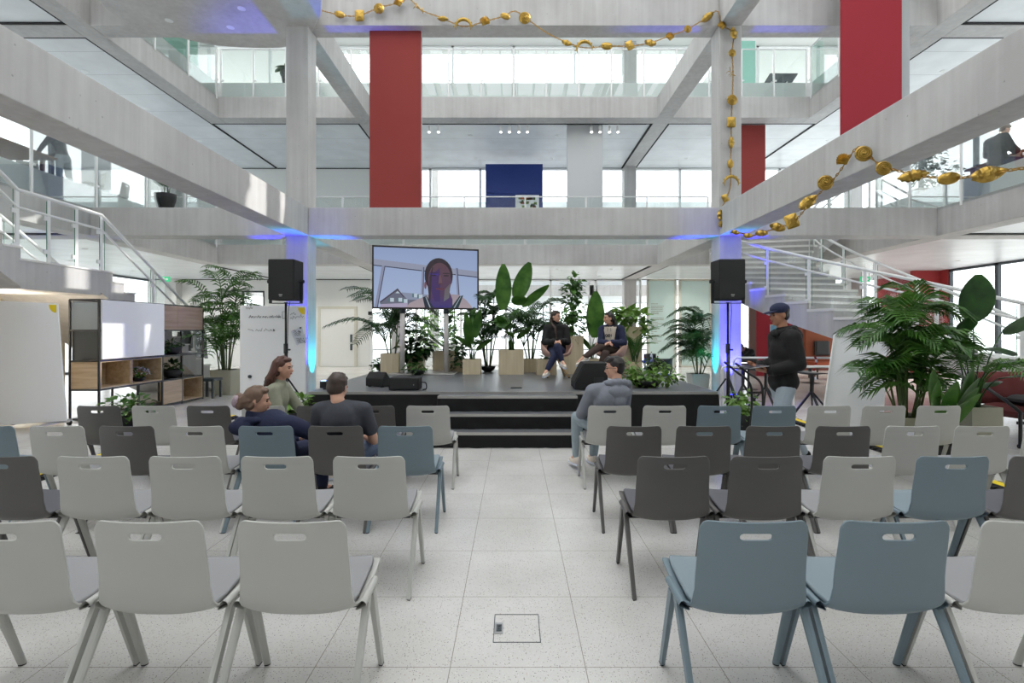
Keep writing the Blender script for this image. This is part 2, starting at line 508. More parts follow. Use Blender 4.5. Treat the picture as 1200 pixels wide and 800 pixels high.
# ================================================================ the building
XG = 9.93                  # inner edge of the galleries left and right of the hall
YG = 17.2                  # edge of the gallery at the back
LV = ((3.82, 4.48, 4.98), (8.74, 9.45, 9.95))     # beam soffit, beam top, floor level

sbox('floor', -17, 17, -9, 46, -0.2, 0.0, 'floor')
struct(MB().box(-80, -17.2, -30, 90, -0.3, -0.12).box(17.2, 80, -30, 90, -0.3, -0.12).box(-17.2, 17.2, 46, 90, -0.3, -0.12).build('ground', 'ground'))

for sx in (-1, 1):
    for y0 in (12.0, 22.3, 32.6, 1.7):
        if y0 == 1.7: xa, xb = 4.86, 5.34
        else: xa, xb = 4.82, 5.34
        sbox('column', min(sx * xa, sx * xb), max(sx * xa, sx * xb), y0, y0 + 0.5, 0, 14.2, 'concrete', 0.012)
    for y0 in (12.0, 22.3):
        sbox('column', min(sx * 14.7, sx * 15.2), max(sx * 14.7, sx * 15.2), y0, y0 + 0.5, 0, 14.2, 'concrete', 0.012)

for zi, (zb, zt, zf) in enumerate(LV):
    for sx in (-1, 1):
        a, b = sorted((sx * 4.82, sx * 5.34))
        sbox('beam', a, b, -8.8, 12.0, zb, zt, 'concrete', 0.012)
        sbox('beam', a, b, 12.5, YG, zb, zt, 'concrete', 0.012)
        sbox('beam', a, b, YG + 0.5, 22.3, zb, zt, 'concrete', 0.012)
        a, b = sorted((sx * XG, sx * (XG + 0.52)))
        sbox('beam', a, b, -8.8, YG + 0.5, zb, zt, 'concrete', 0.012)
        a, b = sorted((sx * 5.34, sx * XG))
        sbox('beam', a, b, 12.0, 12.5, zb, zt, 'concrete', 0.012)
        a, b = sorted((sx * (XG + 0.52), sx * 16.2))
        sbox('beam', a, b, 12.0, 12.5, zb, zt, 'concrete', 0.012)
        # gallery slab with its boarded soffit
        s = MB().box(a, b, -8.8, 12.0, zb + 0.045, zf).box(a, b, 12.5, 22.8, zb + 0.045, zf)
        struct(s.build('ceiling_gallery_' + ('left' if sx < 0 else 'right'), 'soffit'))
        g = MB()
        for u0, u1 in ((-8.8, 12.0), (12.5, 22.7)):
            xx = sx * (XG + 0.52)
            g.box(min(xx, xx + sx * 0.07), max(xx, xx + sx * 0.07), u0, u1, zb + 0.02, zb + 0.05)
        g.box(a, b, 11.93, 12.0, zb + 0.02, zb + 0.05).box(a, b, 12.5, 12.57, zb + 0.02, zb + 0.05).box(a, b, 22.66, 22.73, zb + 0.02, zb + 0.05)
        struct(g.build('trim_joint', 'black_gap'))
    sbox('beam', -4.82, 4.82, 12.0, 12.5, zb, zt, 'concrete', 0.012)
    sbox('beam', -XG, XG, YG, YG + 0.5, zb, zt, 'concrete', 0.012)
    s = MB().box(-5.34 - 5.11, -5.34, YG + 0.5, 22.8, zb + 0.045, zf).box(-4.82, 4.82, YG + 0.5, 22.8, zb + 0.045, zf).box(5.34, XG + 0.52, YG + 0.5, 22.8, zb + 0.045, zf)
    struct(s.build('ceiling_back', 'soffit'))
    g = MB()
    for u0, u1 in ((-10.45, -5.34), (-4.82, 4.82), (5.34, 10.45)):
        g.box(u0, u1, YG + 0.5, YG + 0.6, zb + 0.015, zb + 0.05)
        g.box(u0, u1, 22.66, 22.73, zb + 0.015, zb + 0.05)
    for xx in (-5.41, -4.82, 4.75, 5.34):
        g.box(xx, xx + 0.07, YG + 0.5, 22.7, zb + 0.015, zb + 0.05)
    struct(g.build('trim_joint', 'black_gap'))
    # white upstand on the beam along the gallery edge
    u = MB()
    for sx in (-1, 1):
        a, b = sorted((sx * (XG + 0.12), sx * (XG + 0.17)))
        if zi == 1: u.box(a, b, -8.8, YG + 0.14, zt, zf + 0.02)
        elif sx < 0: u.box(a, b, 8.9, YG + 0.14, zt, zf + 0.02); u.box(a, b, -8.8, 5.4, zt, zf + 0.02)
        else: u.box(a, b, -8.8, 14.4, zt, zf + 0.02)
    u.box(-XG - 0.1, XG + 0.1 if zi else 6.7, YG + 0.12, YG + 0.17, zt, zf + 0.02)
    struct(u.build('trim_upstand', 'upstand'))
    v = MB()
    v.box(-XG - 0.5, XG + 0.5, YG + 0.17, YG + 0.52, zt - 0.02, zf)
    for sx in (-1, 1):
        a, b = sorted((sx * (XG + 0.17), sx * (XG + 0.54)))
        v.box(a, b, -8.8, YG + 0.5, zt - 0.02, zf)
    struct(v.build('floor_gallery', 'soffit'))

# rounded slab that sails out over the hall, upper left
pts = [(115, -40), (115, 0), (150, 28), (200, 42), (255, 54), (320, 57), (345, 52), (362, 42), (372, 27), (377, 12), (377, -40)]
poly = []
for a, b in pts:
    Y = F * 7.12 / (387 - b); poly.append(((a - 602) * Y / F, Y))
sm = [(p.x, p.y) for p in catmull([Vector((x, y, 0)) for x, y in poly], 5)]
struct(MB().prism(sm, 8.72, 9.5).build('ceiling_rounded_slab', 'concrete', bevel=0.03))

# roof with a large skylight opening
r = MB().box(-17, -9.6, -9, 46, 14.2, 14.7).box(9.6, 17, -9, 46, 14.2, 14.7).box(-9.6, 9.6, 17.0, 23.4, 14.2, 14.7).box(-9.6, 9.6, -9, -5, 14.2, 14.7)
struct(r.build('roof', 'white'))
r = MB()
for x in (-4.82, 0, 4.82): r.box(x - 0.12, x + 0.12, -5, 17, 14.25, 14.65)
for y in (0.5, 6.0, 11.5): r.box(-9.6, 9.6, y - 0.1, y + 0.1, 14.25, 14.65)
struct(r.build('roof_skylight_bars', 'white'))
# unseen white blades added below the skylight to block sun, except over one bay
r = MB()
x = -9.4
while x < 9.5:
    for y0, y1 in ((-5, 11.5), (11.5, 13.5), (13.5, 17)):
        if y0 == 11.5 and 0.3 < x < 7.7: continue
        r.box(x - 0.02, x + 0.02, y0, y1, 13.35, 14.2)
    x += 0.8
struct(r.build('roof_added_sun_blockers', 'white'))

# wall behind the camera
sbox('wall_front', -17, 17, -9.2, -8.8, 0, 14.2, 'concrete')

# long glazed walls left and right
def glazed_wall(name, sx, segs):
    f = MB(); p = MB()
    xw = sx * 16.2
    for (y0, y1, z0, z1, step) in segs:
        n = max(1, round((y1 - y0) / step))
        for i in range(n + 1):
            y = y0 + (y1 - y0) * i / n
            f.box(xw - 0.06, xw + 0.06, y - 0.06, y + 0.06, z0, z1)
        f.box(xw - 0.06, xw + 0.06, y0, y1, z0, z0 + 0.08); f.box(xw - 0.06, xw + 0.06, y0, y1, z1 - 0.08, z1)
        p.box(xw - 0.012, xw + 0.012, y0, y1, z0 + 0.08, z1 - 0.08)
    w = struct(f.build(name, 'anthracite')); p.build('pane', 'facade_glass', w)
    return w
glazed_wall('window_1', -1, [(-8.8, 22.8, 0, 3.86, 2.4), (-8.8, 22.8, 4.98, 8.78, 2.4), (-8.8, 22.8, 9.95, 14.2, 2.4)])
glazed_wall('window_2', 1, [(4.0, 19.0, 0, 3.86, 1.9), (-8.8, 22.8, 4.98, 8.78, 2.4), (-8.8, 22.8, 9.95, 14.2, 2.4)])
sbox('wall_right', 16.1, 16.3, 19.0, 22.8, 0, 3.86, 'red_wall')
sbox('wall_right_front', 16.1, 16.3, -8.8, 4.0, 0, 3.86, 'concrete')
sbox('wall_red_cross', 15.1, 16.2, 19.35, 19.5, 0, 3.86, 'red_wall')

# back: white wall with doors on the ground floor, glazing elsewhere
YB = 22.7
w = MB().box(-16.2, -12.05, YB, YB + 0.2, 0, 3.86).box(-12.05, -11.05, YB, YB + 0.2, 0, 2.45).box(-12.05, -11.05, YB, YB + 0.2, 3.35, 3.86).box(-11.05, -6.3, YB, YB + 0.2, 0, 3.86)
struct(w.build('wall_back', 'white'))
o = struct(MB().box(-12.05, -11.99, YB - 0.02, YB + 0.1, 2.45, 3.35).box(-11.11, -11.05, YB - 0.02, YB + 0.1, 2.45, 3.35).box(-12.05, -11.05, YB - 0.02, YB + 0.1, 2.45, 2.52).box(-12.05, -11.05, YB - 0.02, YB + 0.1, 3.28, 3.35).build('window_3', 'anthracite'))
MB().box(-11.99, -11.11, YB + 0.03, YB + 0.045, 2.52, 3.28).build('pane', 'facade_glass', o)
o = struct(MB().box(-8.55, -7.05, YB - 0.045, YB, 0.01, 2.55).build('door_1', 'white', bevel=0.006))
MB().box(-8.66, -8.55, YB - 0.06, YB, 0, 2.66).box(-7.05, -6.94, YB - 0.06, YB, 0, 2.66).box(-8.55, -7.05, YB - 0.06, YB, 2.55, 2.66).build('frame', mat('cream_door_frame', rgb(206, 204, 190), 0.6), o)
MB().box(-7.22, -7.14, YB - 0.10, YB - 0.045, 0.72, 1.00).box(-7.22, -7.14, YB - 0.10, YB - 0.045, 1.08, 1.42).build('handle', 'anthracite', o)
o = struct(MB().box(-6.80, -6.36, YB - 0.03, YB, 0.01, 2.4).build('door_2', 'white', bevel=0.006))
MB().box(-6.62, -6.58, YB - 0.05, YB - 0.03, 1.68, 1.72).box(-6.62, -6.58, YB - 0.05, YB - 0.03, 1.80, 1.84).build('handle', 'anthracite', o)

def facade(name, x0, x1, y, z0, z1, n, frame='white_metal', fw=0.05, trans=()):
    f = MB()
    for i in range(n + 1):
        x = x0 + (x1 - x0) * i / n
        f.box(x - fw, x + fw, y - 0.05, y + 0.07, z0, z1)
    for z in (z0 + fw, z1 - fw) + tuple(trans):
        f.box(x0, x1, y - 0.05, y + 0.07, z - fw * 0.7, z + fw * 0.7)
    o = struct(f.build(name, frame))
    MB().box(x0, x1, y, y + 0.02, z0, z1).build('pane', 'facade_glass', o)
    return o
facade('window_4', -6.3, 5.6, YB, 0, 3.86, 6)
facade('window_5', 8.9, 13.9, YB, 0, 3.86, 3, 'anthracite')
facade('window_6', -5.9, 16.2, YB, 4.98, 8.78, 10)
facade('window_7', -16.2, 16.2, YB, 9.95, 14.2, 12, 'white_metal', 0.05, (11.0,))
sbox('wall_back_upper', -16.2, -5.9, YB, YB + 0.2, 4.98, 8.78, 'white')

# the next hall beyond the glass
MBb = MB().box(-17, 17, 32.6, 33.1, 3.82, 4.48).box(-17, 17, 32.6, 33.1, 8.74, 9.45)
struct(MBb.build('beam', 'concrete'))
struct(MB().box(-17, 17, 33.1, 42, 3.87, 4.9).box(-17, 17, 33.1, 42, 8.8, 9.9).build('ceiling_next_hall', 'soffit'))
facade('window_8', -17, 17, 42, 0, 3.87, 14, 'anthracite', 0.04, (1.1,))

# downlights in the soffits
lamp_root = None
def downlight(x, y, z):
    global lamp_root
    if lamp_root is None:
        t = thing('ceiling_light', 'x', 'ceiling light', (x, y, z), 'round recessed lights in the gallery soffits')
        t['label'] = 'small round white recessed light in a grey gallery soffit'
        MB().lathe([(0.085, 0.0), (0.085, -0.006), (0.06, -0.012), (0.055, -0.004)], (x, y, z), 14).build('ring', 'white_metal', t)
        MB().lathe([(0.055, -0.003), (0.0, -0.003)], (x, y, z), 12).build('lamp', 'lamp_disc', t)
        lamp_root = t
        return t
    return dup(lamp_root, (x, y, z))
LIGHTS = []
for sx in (-1, 1):
    for zi, z in ((0, 3.862), (1, 8.782)):
        for y in (3.2, 5.6, 8.0, 10.6, 14.2, 16.6, 19.4, 21.6):
            LIGHTS.append((sx * 11.9, y, z)); LIGHTS.append((sx * 14.4, y, z))
        for y in (18.9, 21.4):
            for x in (1.6, 3.6, 7.2, 9.2): LIGHTS.append((sx * x, y, z))
for l in LIGHTS:
    q_ = downlight(*l)
    if l[1] > 12 and l[2] < 5:          # the lamps that are lit on the ground floor
        ld = bpy.data.lights.get('downlight') or bpy.data.lights.new('downlight', 'SPOT')
        ld.energy = 110; ld.spot_size = 2.3; ld.spot_blend = 0.8; ld.shadow_soft_size = 0.05; ld.color = (1.0, 0.95, 0.86)
        lo = bpy.data.objects.new('lamp_light', ld); COL.objects.link(lo); lo.parent = q_; lo.location = (0, 0, -0.02)

for px_, py_, wh in ((283, 10, 'nearest the hall edge'), (198, 24, 'nearest the gallery'), (270, 32, 'nearest the column')):
    Yq = F * 7.12 / (387 - py_); q_ = downlight((px_ - 602) * Yq / F, Yq, 8.72); q_['label'] = 'small round light in the rounded concrete slab, ' + wh; q_['group'] = 'lights in the rounded slab'
# spotlights on a track under the second floor edge
tr = thing('spotlight_track', 'thin black track with white spotlights under the upper back gallery', 'track light', (0, 17.76, 8.79))
MB().box(-3.2, 4.6, 17.745, 17.775, 8.735, 8.775).build('track', 'black_steel', tr)
for px in (503, 514, 587, 597, 608, 618, 693, 703, 714, 724):
    x = (px - 602) * 17.76 / F
    h = MB().tube([(x, 17.76, 8.735), (x, 17.76, 8.66)], 0.012, 6).tube([(x, 17.76, 8.66), (x, 17.72, 8.46)], 0.052, 12).build('spotlight', 'white_metal', tr)
    MB().tube([(x, 17.7195, 8.4575), (x, 17.718, 8.45)], 0.042, 12).build('lens', 'lamp_disc', h)

# ---------------------------------------------------------------- balustrades
def balustrade(name, label, pts, z, h, post_step=1.35, group=None, kick=True, rail='white_metal', base=None):
    """glass panes between white posts under a slim white rail; pts is the edge in plan"""
    t = thing(name, label, 'balustrade', (pts[0][0], pts[0][1], z), group)
    zb = z if base is None else base
    P = [Vector((p[0], p[1], 0)) for p in pts]
    MB().tube([Vector((p.x, p.y, z + h)) for p in P], 0.022, 8).build('rail', rail, t, smooth=True)
    g = MB(); e = MB()
    for a, b in zip(P[:-1], P[1:]):
        L_ = (b - a).length; n = max(1, round(L_ / post_step)); d = (b - a) / n; u = d.normalized()
        for i in range(n + 1):
            q = a + d * i
            m = MB().bar((q.x, q.y, zb - 0.1), (q.x, q.y, z + h), 0.035, 0.05, (u.x, u.y, 0))
            m.bar((q.x, q.y, z + 0.06), (q.x + u.x * 0.09, q.y + u.y * 0.09, z + 0.06), 0.03, 0.05)
            m.build('post', 'white_metal', t)
        for i in range(n):
            p = a + d * i + u * 0.045; q = a + d * (i + 1) - u * 0.045
            MB().bar((p.x, p.y, (z + h + zb - 0.06) / 2 - 0.02), (q.x, q.y, (z + h + zb - 0.06) / 2 - 0.02), 0.012, z + h - zb + 0.02).build('glass_pane', 'glass', t)
    return t
for zi, (zb, zt, zf) in enumerate(LV):
    lv = ('first', 'second')[zi]
    xr = 6.6 if zi == 0 else XG
    balustrade('glass_balustrade', f'glass balustrade with white posts along the {lv} floor edge of the back gallery', [(-XG + 0.06, YG + 0.06), (xr - 0.06, YG + 0.06)], zf, 1.12, 2.18 / 2 * (1.0 if zi else 2), base=zt)
    ya, yb = (8.9, YG) if zi == 0 else (-2.0, YG)
    balustrade('glass_balustrade', f'glass balustrade along the {lv} floor gallery edge above the whiteboards', [(-XG, ya), (-XG, yb - 0.1)], zf, 1.12, 1.5, base=zt)
    ya, yb = (4.0, 14.4) if zi == 0 else (-2.0, YG)
    balustrade('glass_balustrade', f'glass balustrade along the {lv} floor gallery edge above the lounge chair', [(XG, ya), (XG, yb - 0.1)], zf, 1.12, 1.5, base=zt)

# ---------------------------------------------------------------- felt panels
def panel(name, label, x0, x1, y, z0, z1, m, th=0.07, back=None):
    t = thing(name, label, 'wall panel', ((x0 + x1) / 2, y, z0))
    MB().box(x0, x1, y, y + th, z0, z1).build('felt', m, t, bevel=0.006)
    if back: MB().box(*back, z0, z1).build('grey_edge', 'grey_felt', t)
    else: MB().box(x0 - 0.012, x1 + 0.02, y + th, y + th + 0.03, z0, z1).build('back_board', 'white_felt', t)
    return t
panel('acoustic_panel', 'tall brick red felt panel between the two front cross beams', (433 - 602) * 12.2 / F, (493 - 602) * 12.2 / F, 12.2, 4.48, 8.74, 'red_panel')
panel('acoustic_panel', 'large crimson felt panel with a grey edge behind the gilded garland beam', 7.30, 8.645, 11.4, 5.2, 14.25, 'red_bright', 0.06, (7.42, 8.87, 11.47, 11.55))
panel('acoustic_panel', 'narrow brick red felt panel just past the garlanded column', (868 - 602) * 17.9 / F, (897 - 602) * 17.9 / F, 17.9, 4.99, 8.78, 'red_panel')
panel('acoustic_panel', 'pale grey felt panel hung in the upper back gallery', (665 - 602) * 17.9 / F, (706 - 602) * 17.9 / F, 17.9, 4.99, 8.78, 'white_felt')
# green glass screens on the second floor
for i, (x0, x1, y, lab) in enumerate((((835 - 602) * 20 / F, (885 - 602) * 20 / F, 20.0, 'pale green screen on the second floor behind the garlanded column'), (-12.36, -11.1, 18.0, 'dark green screen on the second floor gallery under the rounded slab'))):
    t = thing('green_screen', lab, 'screen', ((x0 + x1) / 2, y, 9.95))
    MB().box(x0, x1, y, y + 0.04, 9.95, 12.9).build('sheet', mat('green_sheet_%d' % i, rgb(150, 206, 190) if i == 0 else rgb(84, 160, 136), 0.4), t)
    MB().box(x0 - 0.03, x0, y - 0.01, y + 0.05, 9.95, 12.93).box(x1, x1 + 0.03, y - 0.01, y + 0.05, 9.95, 12.93).box(x0, x1, y - 0.01, y + 0.05, 12.9, 12.93).build('frame', 'white_metal', t)
# blue cupboard on the first floor
x0, x1 = (569 - 602) * 20.6 / F, (636 - 602) * 20.6 / F
zt_ = H + (387 - 192) * 20.6 / F - 0.0
t = thing('cupboard', 'dark blue cupboard on the first floor behind the balustrade', 'cupboard', (0, 20.6, 4.98))
MB().box(x0, x1, 20.62, 21.3, 4.98, zt_).build('body', 'blue_paint', t)
for a, b in ((x0 + 0.01, (x0 + x1) / 2 - 0.008), ((x0 + x1) / 2 + 0.008, x1 - 0.01)):
    MB().box(a, b, 20.595, 20.62, 7.12, zt_ - 0.02).build('door', 'blue_paint', t)
p_ = MB().box(x0 + 1.2, x1 - 0.15, 20.59, 20.615, 6.0, 7.04).build('notice_board', 'white_metal', t)
rr = random.Random(3); q = MB()
MBp = []
for i in range(26):
    a = rr.uniform(x0 + 1.25, x1 - 0.35); c = rr.uniform(6.45, 6.88)
    q.cur = rr.randrange(3); q.box(a, a + rr.uniform(.06, .18), 20.584, 20.59, c, c + rr.uniform(.05, .14))
q.build('notices', ['paper', 'orange_red', 'leaf_light'], p_)
# plant on the first floor
# ================================================================ right-hand curving stair
CX, CY, RO, RI = 12.08, 13.70, 6.40, 3.69
RISE = 4.98 / 27
def rs_pt(i, outer):
    """plan position of the nosing of step i (0 at the floor, 27 at the first floor)"""
    if outer:
        f = 0.176 + 0.0868 * i if i <= 16 else 0.176 + 0.0868 * 16 + 0.055 * (i - 16)
        return Vector((CX - RO * math.sin(f), CY - RO * math.cos(f), 0))
    if i <= 19:
        f = 0.176 + 0.0868 * i
        return Vector((CX - RI * math.sin(f), CY - RI * math.cos(f), 0))
    return Vector(((8.58, 14.76, 0), (8.68, 14.84, 0), (8.82, 14.90, 0), (8.99, 14.94, 0), (9.20, 14.97, 0), (9.44, 14.99, 0), (9.68, 15.0, 0), (9.93, 15.0, 0))[i - 20])
st = thing('curved_staircase', 'curving concrete staircase with white treads and railings rising behind the big palm', 'staircase', (12, 9, 0))
body = MB(); tr = MB()
prev = None
for i in range(27):
    a0, a1 = rs_pt(i, True), rs_pt(i + 1, True)
    b0, b1 = rs_pt(i, False), rs_pt(i + 1, False)
    z1 = RISE * (i + 1); zl0 = max(0.0, RISE * i - 0.42) if i else 0.0; zl1 = max(0.0, RISE * (i + 1) - 0.42)
    zt = z1 - 0.03
    V8 = [Vector((a0.x, a0.y, zl0)), Vector((b0.x, b0.y, zl0)), Vector((b1.x, b1.y, zl1)), Vector((a1.x, a1.y, zl1)),
          Vector((a0.x, a0.y, zt)), Vector((b0.x, b0.y, zt)), Vector((b1.x, b1.y, zt)), Vector((a1.x, a1.y, zt))]
    body.add(V8, [(0, 1, 2, 3), (4, 7, 6, 5), (0, 4, 5, 1), (1, 5, 6, 2), (2, 6, 7, 3), (3, 7, 4, 0)])
    d = ((a1 + b1) - (a0 + b0)).normalized() * 0.035
    e = (a0 - b0).normalized() * 0.015
    c = [a0 - d + e, b0 - d - e, b1 - e, a1 + e]
    tr.slab([Vector((p.x, p.y, zt)) for p in c], (0, 0, 0.055))
body.build('flight', 'concrete', st)
tr.build('treads', mat('pale_terrazzo_tread', rgb(226, 225, 222), 0.5, var=0.03), st)
# landing that joins the two galleries
struct(MB().prism([(9.93, 15.0), (9.93, 17.2), (6.75, 17.2), (6.83, 17.1)] + [], 4.46, 4.98).build('floor_landing', 'concrete'))
def stair_rail(t, pts, hr, n_post, name='railing', side=0, mid=0.28, post_r=0.024):
    P = [Vector(p) for p in pts]
    up = Vector((0, 0, 1))
    rl = MB().tube([p + up * hr for p in P], 0.032, 8).build('handrail', 'white_metal', t, smooth=True)
    MB().tube([p + up * (hr - mid) for p in P], 0.022, 8).build('handrail', 'white_metal', t, smooth=True)
    k = len(P) - 1
    for j in range(n_post):
        s = j / (n_post - 1) * k; i = min(int(s), k - 1); q = P[i].lerp(P[i + 1], s - i)
        dd = (P[i + 1] - P[i]); dd.z = 0; dd.normalize()
        m = MB().bar(q - up * 0.12, q + up * hr, 0.022, 0.06, (dd.x, dd.y, 0))
        m.bar(q + up * 0.16 + dd * 0.02, q + up * 0.16 + dd * 0.09, 0.03, 0.07).bar(q + up * (hr - mid - 0.06) + dd * 0.02, q + up * (hr - mid - 0.06) + dd * 0.09, 0.03, 0.07)
        m.build('post', 'white_metal', t)
    for j in range(n_post - 1):
        rows = []
        for u in range(7):
            s = (j + 0.06 + 0.88 * u / 6) / (n_post - 1) * k; i = min(int(s), k - 1); q = P[i].lerp(P[i + 1], s - i)
            rows.append([q + up * 0.07, q + up * (hr - 0.05)])
        gp = MB().grid(rows).build('glass_pane', 'glass', t, smooth=True, fix=False)
        q = rows[0]
        MB().tube([q[0], q[1]], 0.006, 4).tube([rows[-1][0], rows[-1][1]], 0.006, 4).build('glass_edge', 'glass_edge', gp)
outer = []; inner = []
for j in range(0, 55):
    i = j / 2
    def ev(o, i):
        k = int(i); k2 = min(k + 1, 27)
        p = rs_pt(k, o).lerp(rs_pt(k2, o), i - k); return p
    a, b = ev(True, i), ev(False, i); w_ = (b - a).normalized()
    z = RISE * i + 0.05
    outer.append(a + w_ * 0.06 + Vector((0, 0, z))); inner.append(b - w_ * 0.06 + Vector((0, 0, z)))
stair_rail(st, outer[2:], 1.08, 14)
stair_rail(st, inner[2:], 1.08, 11)

# ================================================================ left stair with a landing
ls = thing('landing_staircase', 'concrete staircase with a landing and white railings behind the shelving', 'staircase', (-8.4, 12, 0))
LX0, LX1 = -9.85, -7.8
LZ = 2.74; LR = LZ / 15
body = MB(); tr = MB()
side = []                                     # stepped side profile in (y, z)
for i in range(15):                           # lower flight: foot at Y 14.0, top at 9.67
    y1 = 9.67 + 0.29 * (14 - i) + 0.29; y0 = y1 - 0.29
    zt = LR * (i + 1)
    lo = max(0, zt - LR - 0.42)
    tr.box(LX0, LX1 + 0.012, y0 - 0.0, y1 + 0.03, zt - 0.03, zt)
    lo2 = max(0, zt - 0.42)
    body.add([(x, y, z) for x in (LX0, LX1) for y, z in ((y1, lo), (y0, lo2), (y0, zt - 0.03), (y1, zt - 0.03))], [(0, 1, 2, 3), (4, 7, 6, 5), (0, 4, 5, 1), (1, 5, 6, 2), (2, 6, 7, 3), (3, 7, 4, 0)])
body.box(LX0, LX1, 8.1, 9.67, LZ - 0.48, LZ - 0.03)
tr.box(LX0, LX1 + 0.012, 8.07, 9.70, LZ - 0.03, LZ)
R2 = (4.98 - LZ) / 12
for i in range(11):
    y0 = 8.1 - 0.29 * (i + 1); y1 = y0 + 0.29; zt = LZ + R2 * (i + 1)
    tr.box(LX0, LX1 + 0.012, y0, y1 + 0.03, zt - 0.03, zt)
    body.add([(x, y, z) for x in (LX0, LX1) for y, z in ((y1, zt - R2 - 0.45), (y0, zt - 0.45), (y0, zt - 0.03), (y1, zt - 0.03))], [(0, 1, 2, 3), (4, 7, 6, 5), (0, 4, 5, 1), (1, 5, 6, 2), (2, 6, 7, 3), (3, 7, 4, 0)])
body.box(LX0 - 0.08, LX1, 3.5, 4.91, 4.50, 4.95)
body.build('flight', 'concrete', ls); tr.build('treads', bpy.data.materials['pale_terrazzo_tread'], ls)
for xx in (LX1 - 0.06, LX0 + 0.06):
    P = [Vector((xx, 14.0, 0.08)), Vector((xx, 9.75, LZ)), Vector((xx, 8.1, LZ + 0.03)), Vector((xx, 4.95, 5.02))]
    pts = []
    for a, b in zip(P[:-1], P[1:]):
        for j in range(6): pts.append(a.lerp(b, j / 6))
    pts.append(P[-1])
    stair_rail(ls, pts, 1.06, 10)
# wall below the landing, warm light painted into its tan colour
sbox('wall_under_stair', -10.2, -9.9, 5.0, 11.3, 0, 2.3, 'concrete_warm_lit')

# exit signs
for (px, py, Y, lab) in ((193.5, 327, 18.5, 'small green exit sign above the shelving by the stair foot'), (1014, 327, 17.5, 'small green exit sign beneath the curving staircase')):
    p = at(px, py, Y); z0 = 3.86
    t = thing('exit_sign', lab, 'sign', (p.x, p.y, p.z))
    MB().box(p.x - 0.17, p.x + 0.17, p.y, p.y + 0.03, p.z - 0.09, p.z + 0.09).build('panel', 'exit', t)
    MB().box(p.x - 0.12, p.x - 0.03, p.y - 0.004, p.y, p.z - 0.06, p.z + 0.06).build('door_symbol', 'exit_white', t)
    MB().slab([(p.x + 0.0, p.y - 0.004, p.z - 0.02), (p.x + 0.06, p.y - 0.004, p.z - 0.02), (p.x + 0.06, p.y - 0.004, p.z - 0.05), (p.x + 0.12, p.y - 0.004, p.z), (p.x + 0.06, p.y - 0.004, p.z + 0.05), (p.x + 0.06, p.y - 0.004, p.z + 0.02), (p.x, p.y - 0.004, p.z + 0.02)], (0, 0.004, 0)).build('arrow', 'exit_white', t)
    MB().tube([(p.x, p.y + 0.015, p.z + 0.09), (p.x, p.y + 0.015, z0)], 0.008, 6).build('hanger', 'white_metal', t)

# recessed lamp added to brighten the underside of the landing
lm = downlight(-8.75, 8.85, LZ - 0.48); lm['label'] = 'added round recessed light under the stair landing behind the blank whiteboard'; del lm['group']
ld = bpy.data.lights.new('landing_fill_light', 'POINT'); ld.energy = 55; ld.color = (1.0, 0.88, 0.70); ld.shadow_soft_size = 0.06
lo = bpy.data.objects.new('lamp_light', ld); COL.objects.link(lo); lo.parent = lm; lo.location = (0, 0, -0.35)
# ================================================================ stage
SZ = 0.66
SX0, SX1, SY0, SY1 = -3.13, 3.11, 7.85, 12.35
sg = thing('stage', 'low stage with grey vinyl top and black cloth skirt between the two columns', 'stage', (0, 7.85, 0))
MB().box(SX0, SX1, SY0, SY1, SZ - 0.05, SZ).build('deck', 'stage_top', sg)
MB().box(SX0 - 0.01, SX1 + 0.01, SY0 - 0.02, SY0, SZ - 0.04, SZ + 0.003).box(SX0 - 0.02, SX0, SY0, SY1, SZ - 0.04, SZ + 0.003).box(SX1, SX1 + 0.02, SY0, SY1, SZ - 0.04, SZ + 0.003).build('edge_trim', 'alu', sg)
def cloth(t, path, z0, z1, name, amp=0.02, step=0.05, seed=0, sag=0.0):
    rr = random.Random(seed); rows = []
    for zi in range(6):
        v = zi / 5; row = []
        for a, b in zip(path[:-1], path[1:]):
            a, b = Vector(a), Vector(b); L_ = (b - a).length; n = max(2, int(L_ / step)); nrm = Vector(((b - a).y, -(b - a).x, 0)).normalized()
            for i in range(n + (1 if b == Vector(path[-1]) else 0)):
                p = a.lerp(b, i / n); s = i / n * L_
                w = amp * v * (math.sin(s * 9 + seed) + 0.6 * math.sin(s * 21 + 2 * seed + 1)) + amp * 0.4 * math.sin(s * 2.3 + v * 3)
                row.append(Vector((p.x, p.y, z1 + (z0 - z1) * v)) + nrm * (abs(w) + 0.004))
        rows.append(row)
    return MB().grid(rows).build(name, 'skirt', t, smooth=True)
cloth(sg, [(SX0 - 0.02, SY1, 0), (SX0 - 0.02, SY0 - 0.03, 0), (SX1 + 0.02, SY0 - 0.03, 0), (SX1 + 0.02, SY1, 0)], 0.004, SZ - 0.04, 'skirt', 0.02, 0.06, 1)
MB().box(SX0 + 0.02, SX1 - 0.02, SY1 - 0.03, SY1, 0.0, SZ - 0.05).build('back_board', 'skirt', sg)
p = at(605, 454.5, 0.94 * 600 / 67.5)
MB().box(p.x - 0.09, p.x + 0.09, p.y - 0.04, p.y + 0.04, SZ, SZ + 0.012).build('cable_port', 'black_steel', sg)

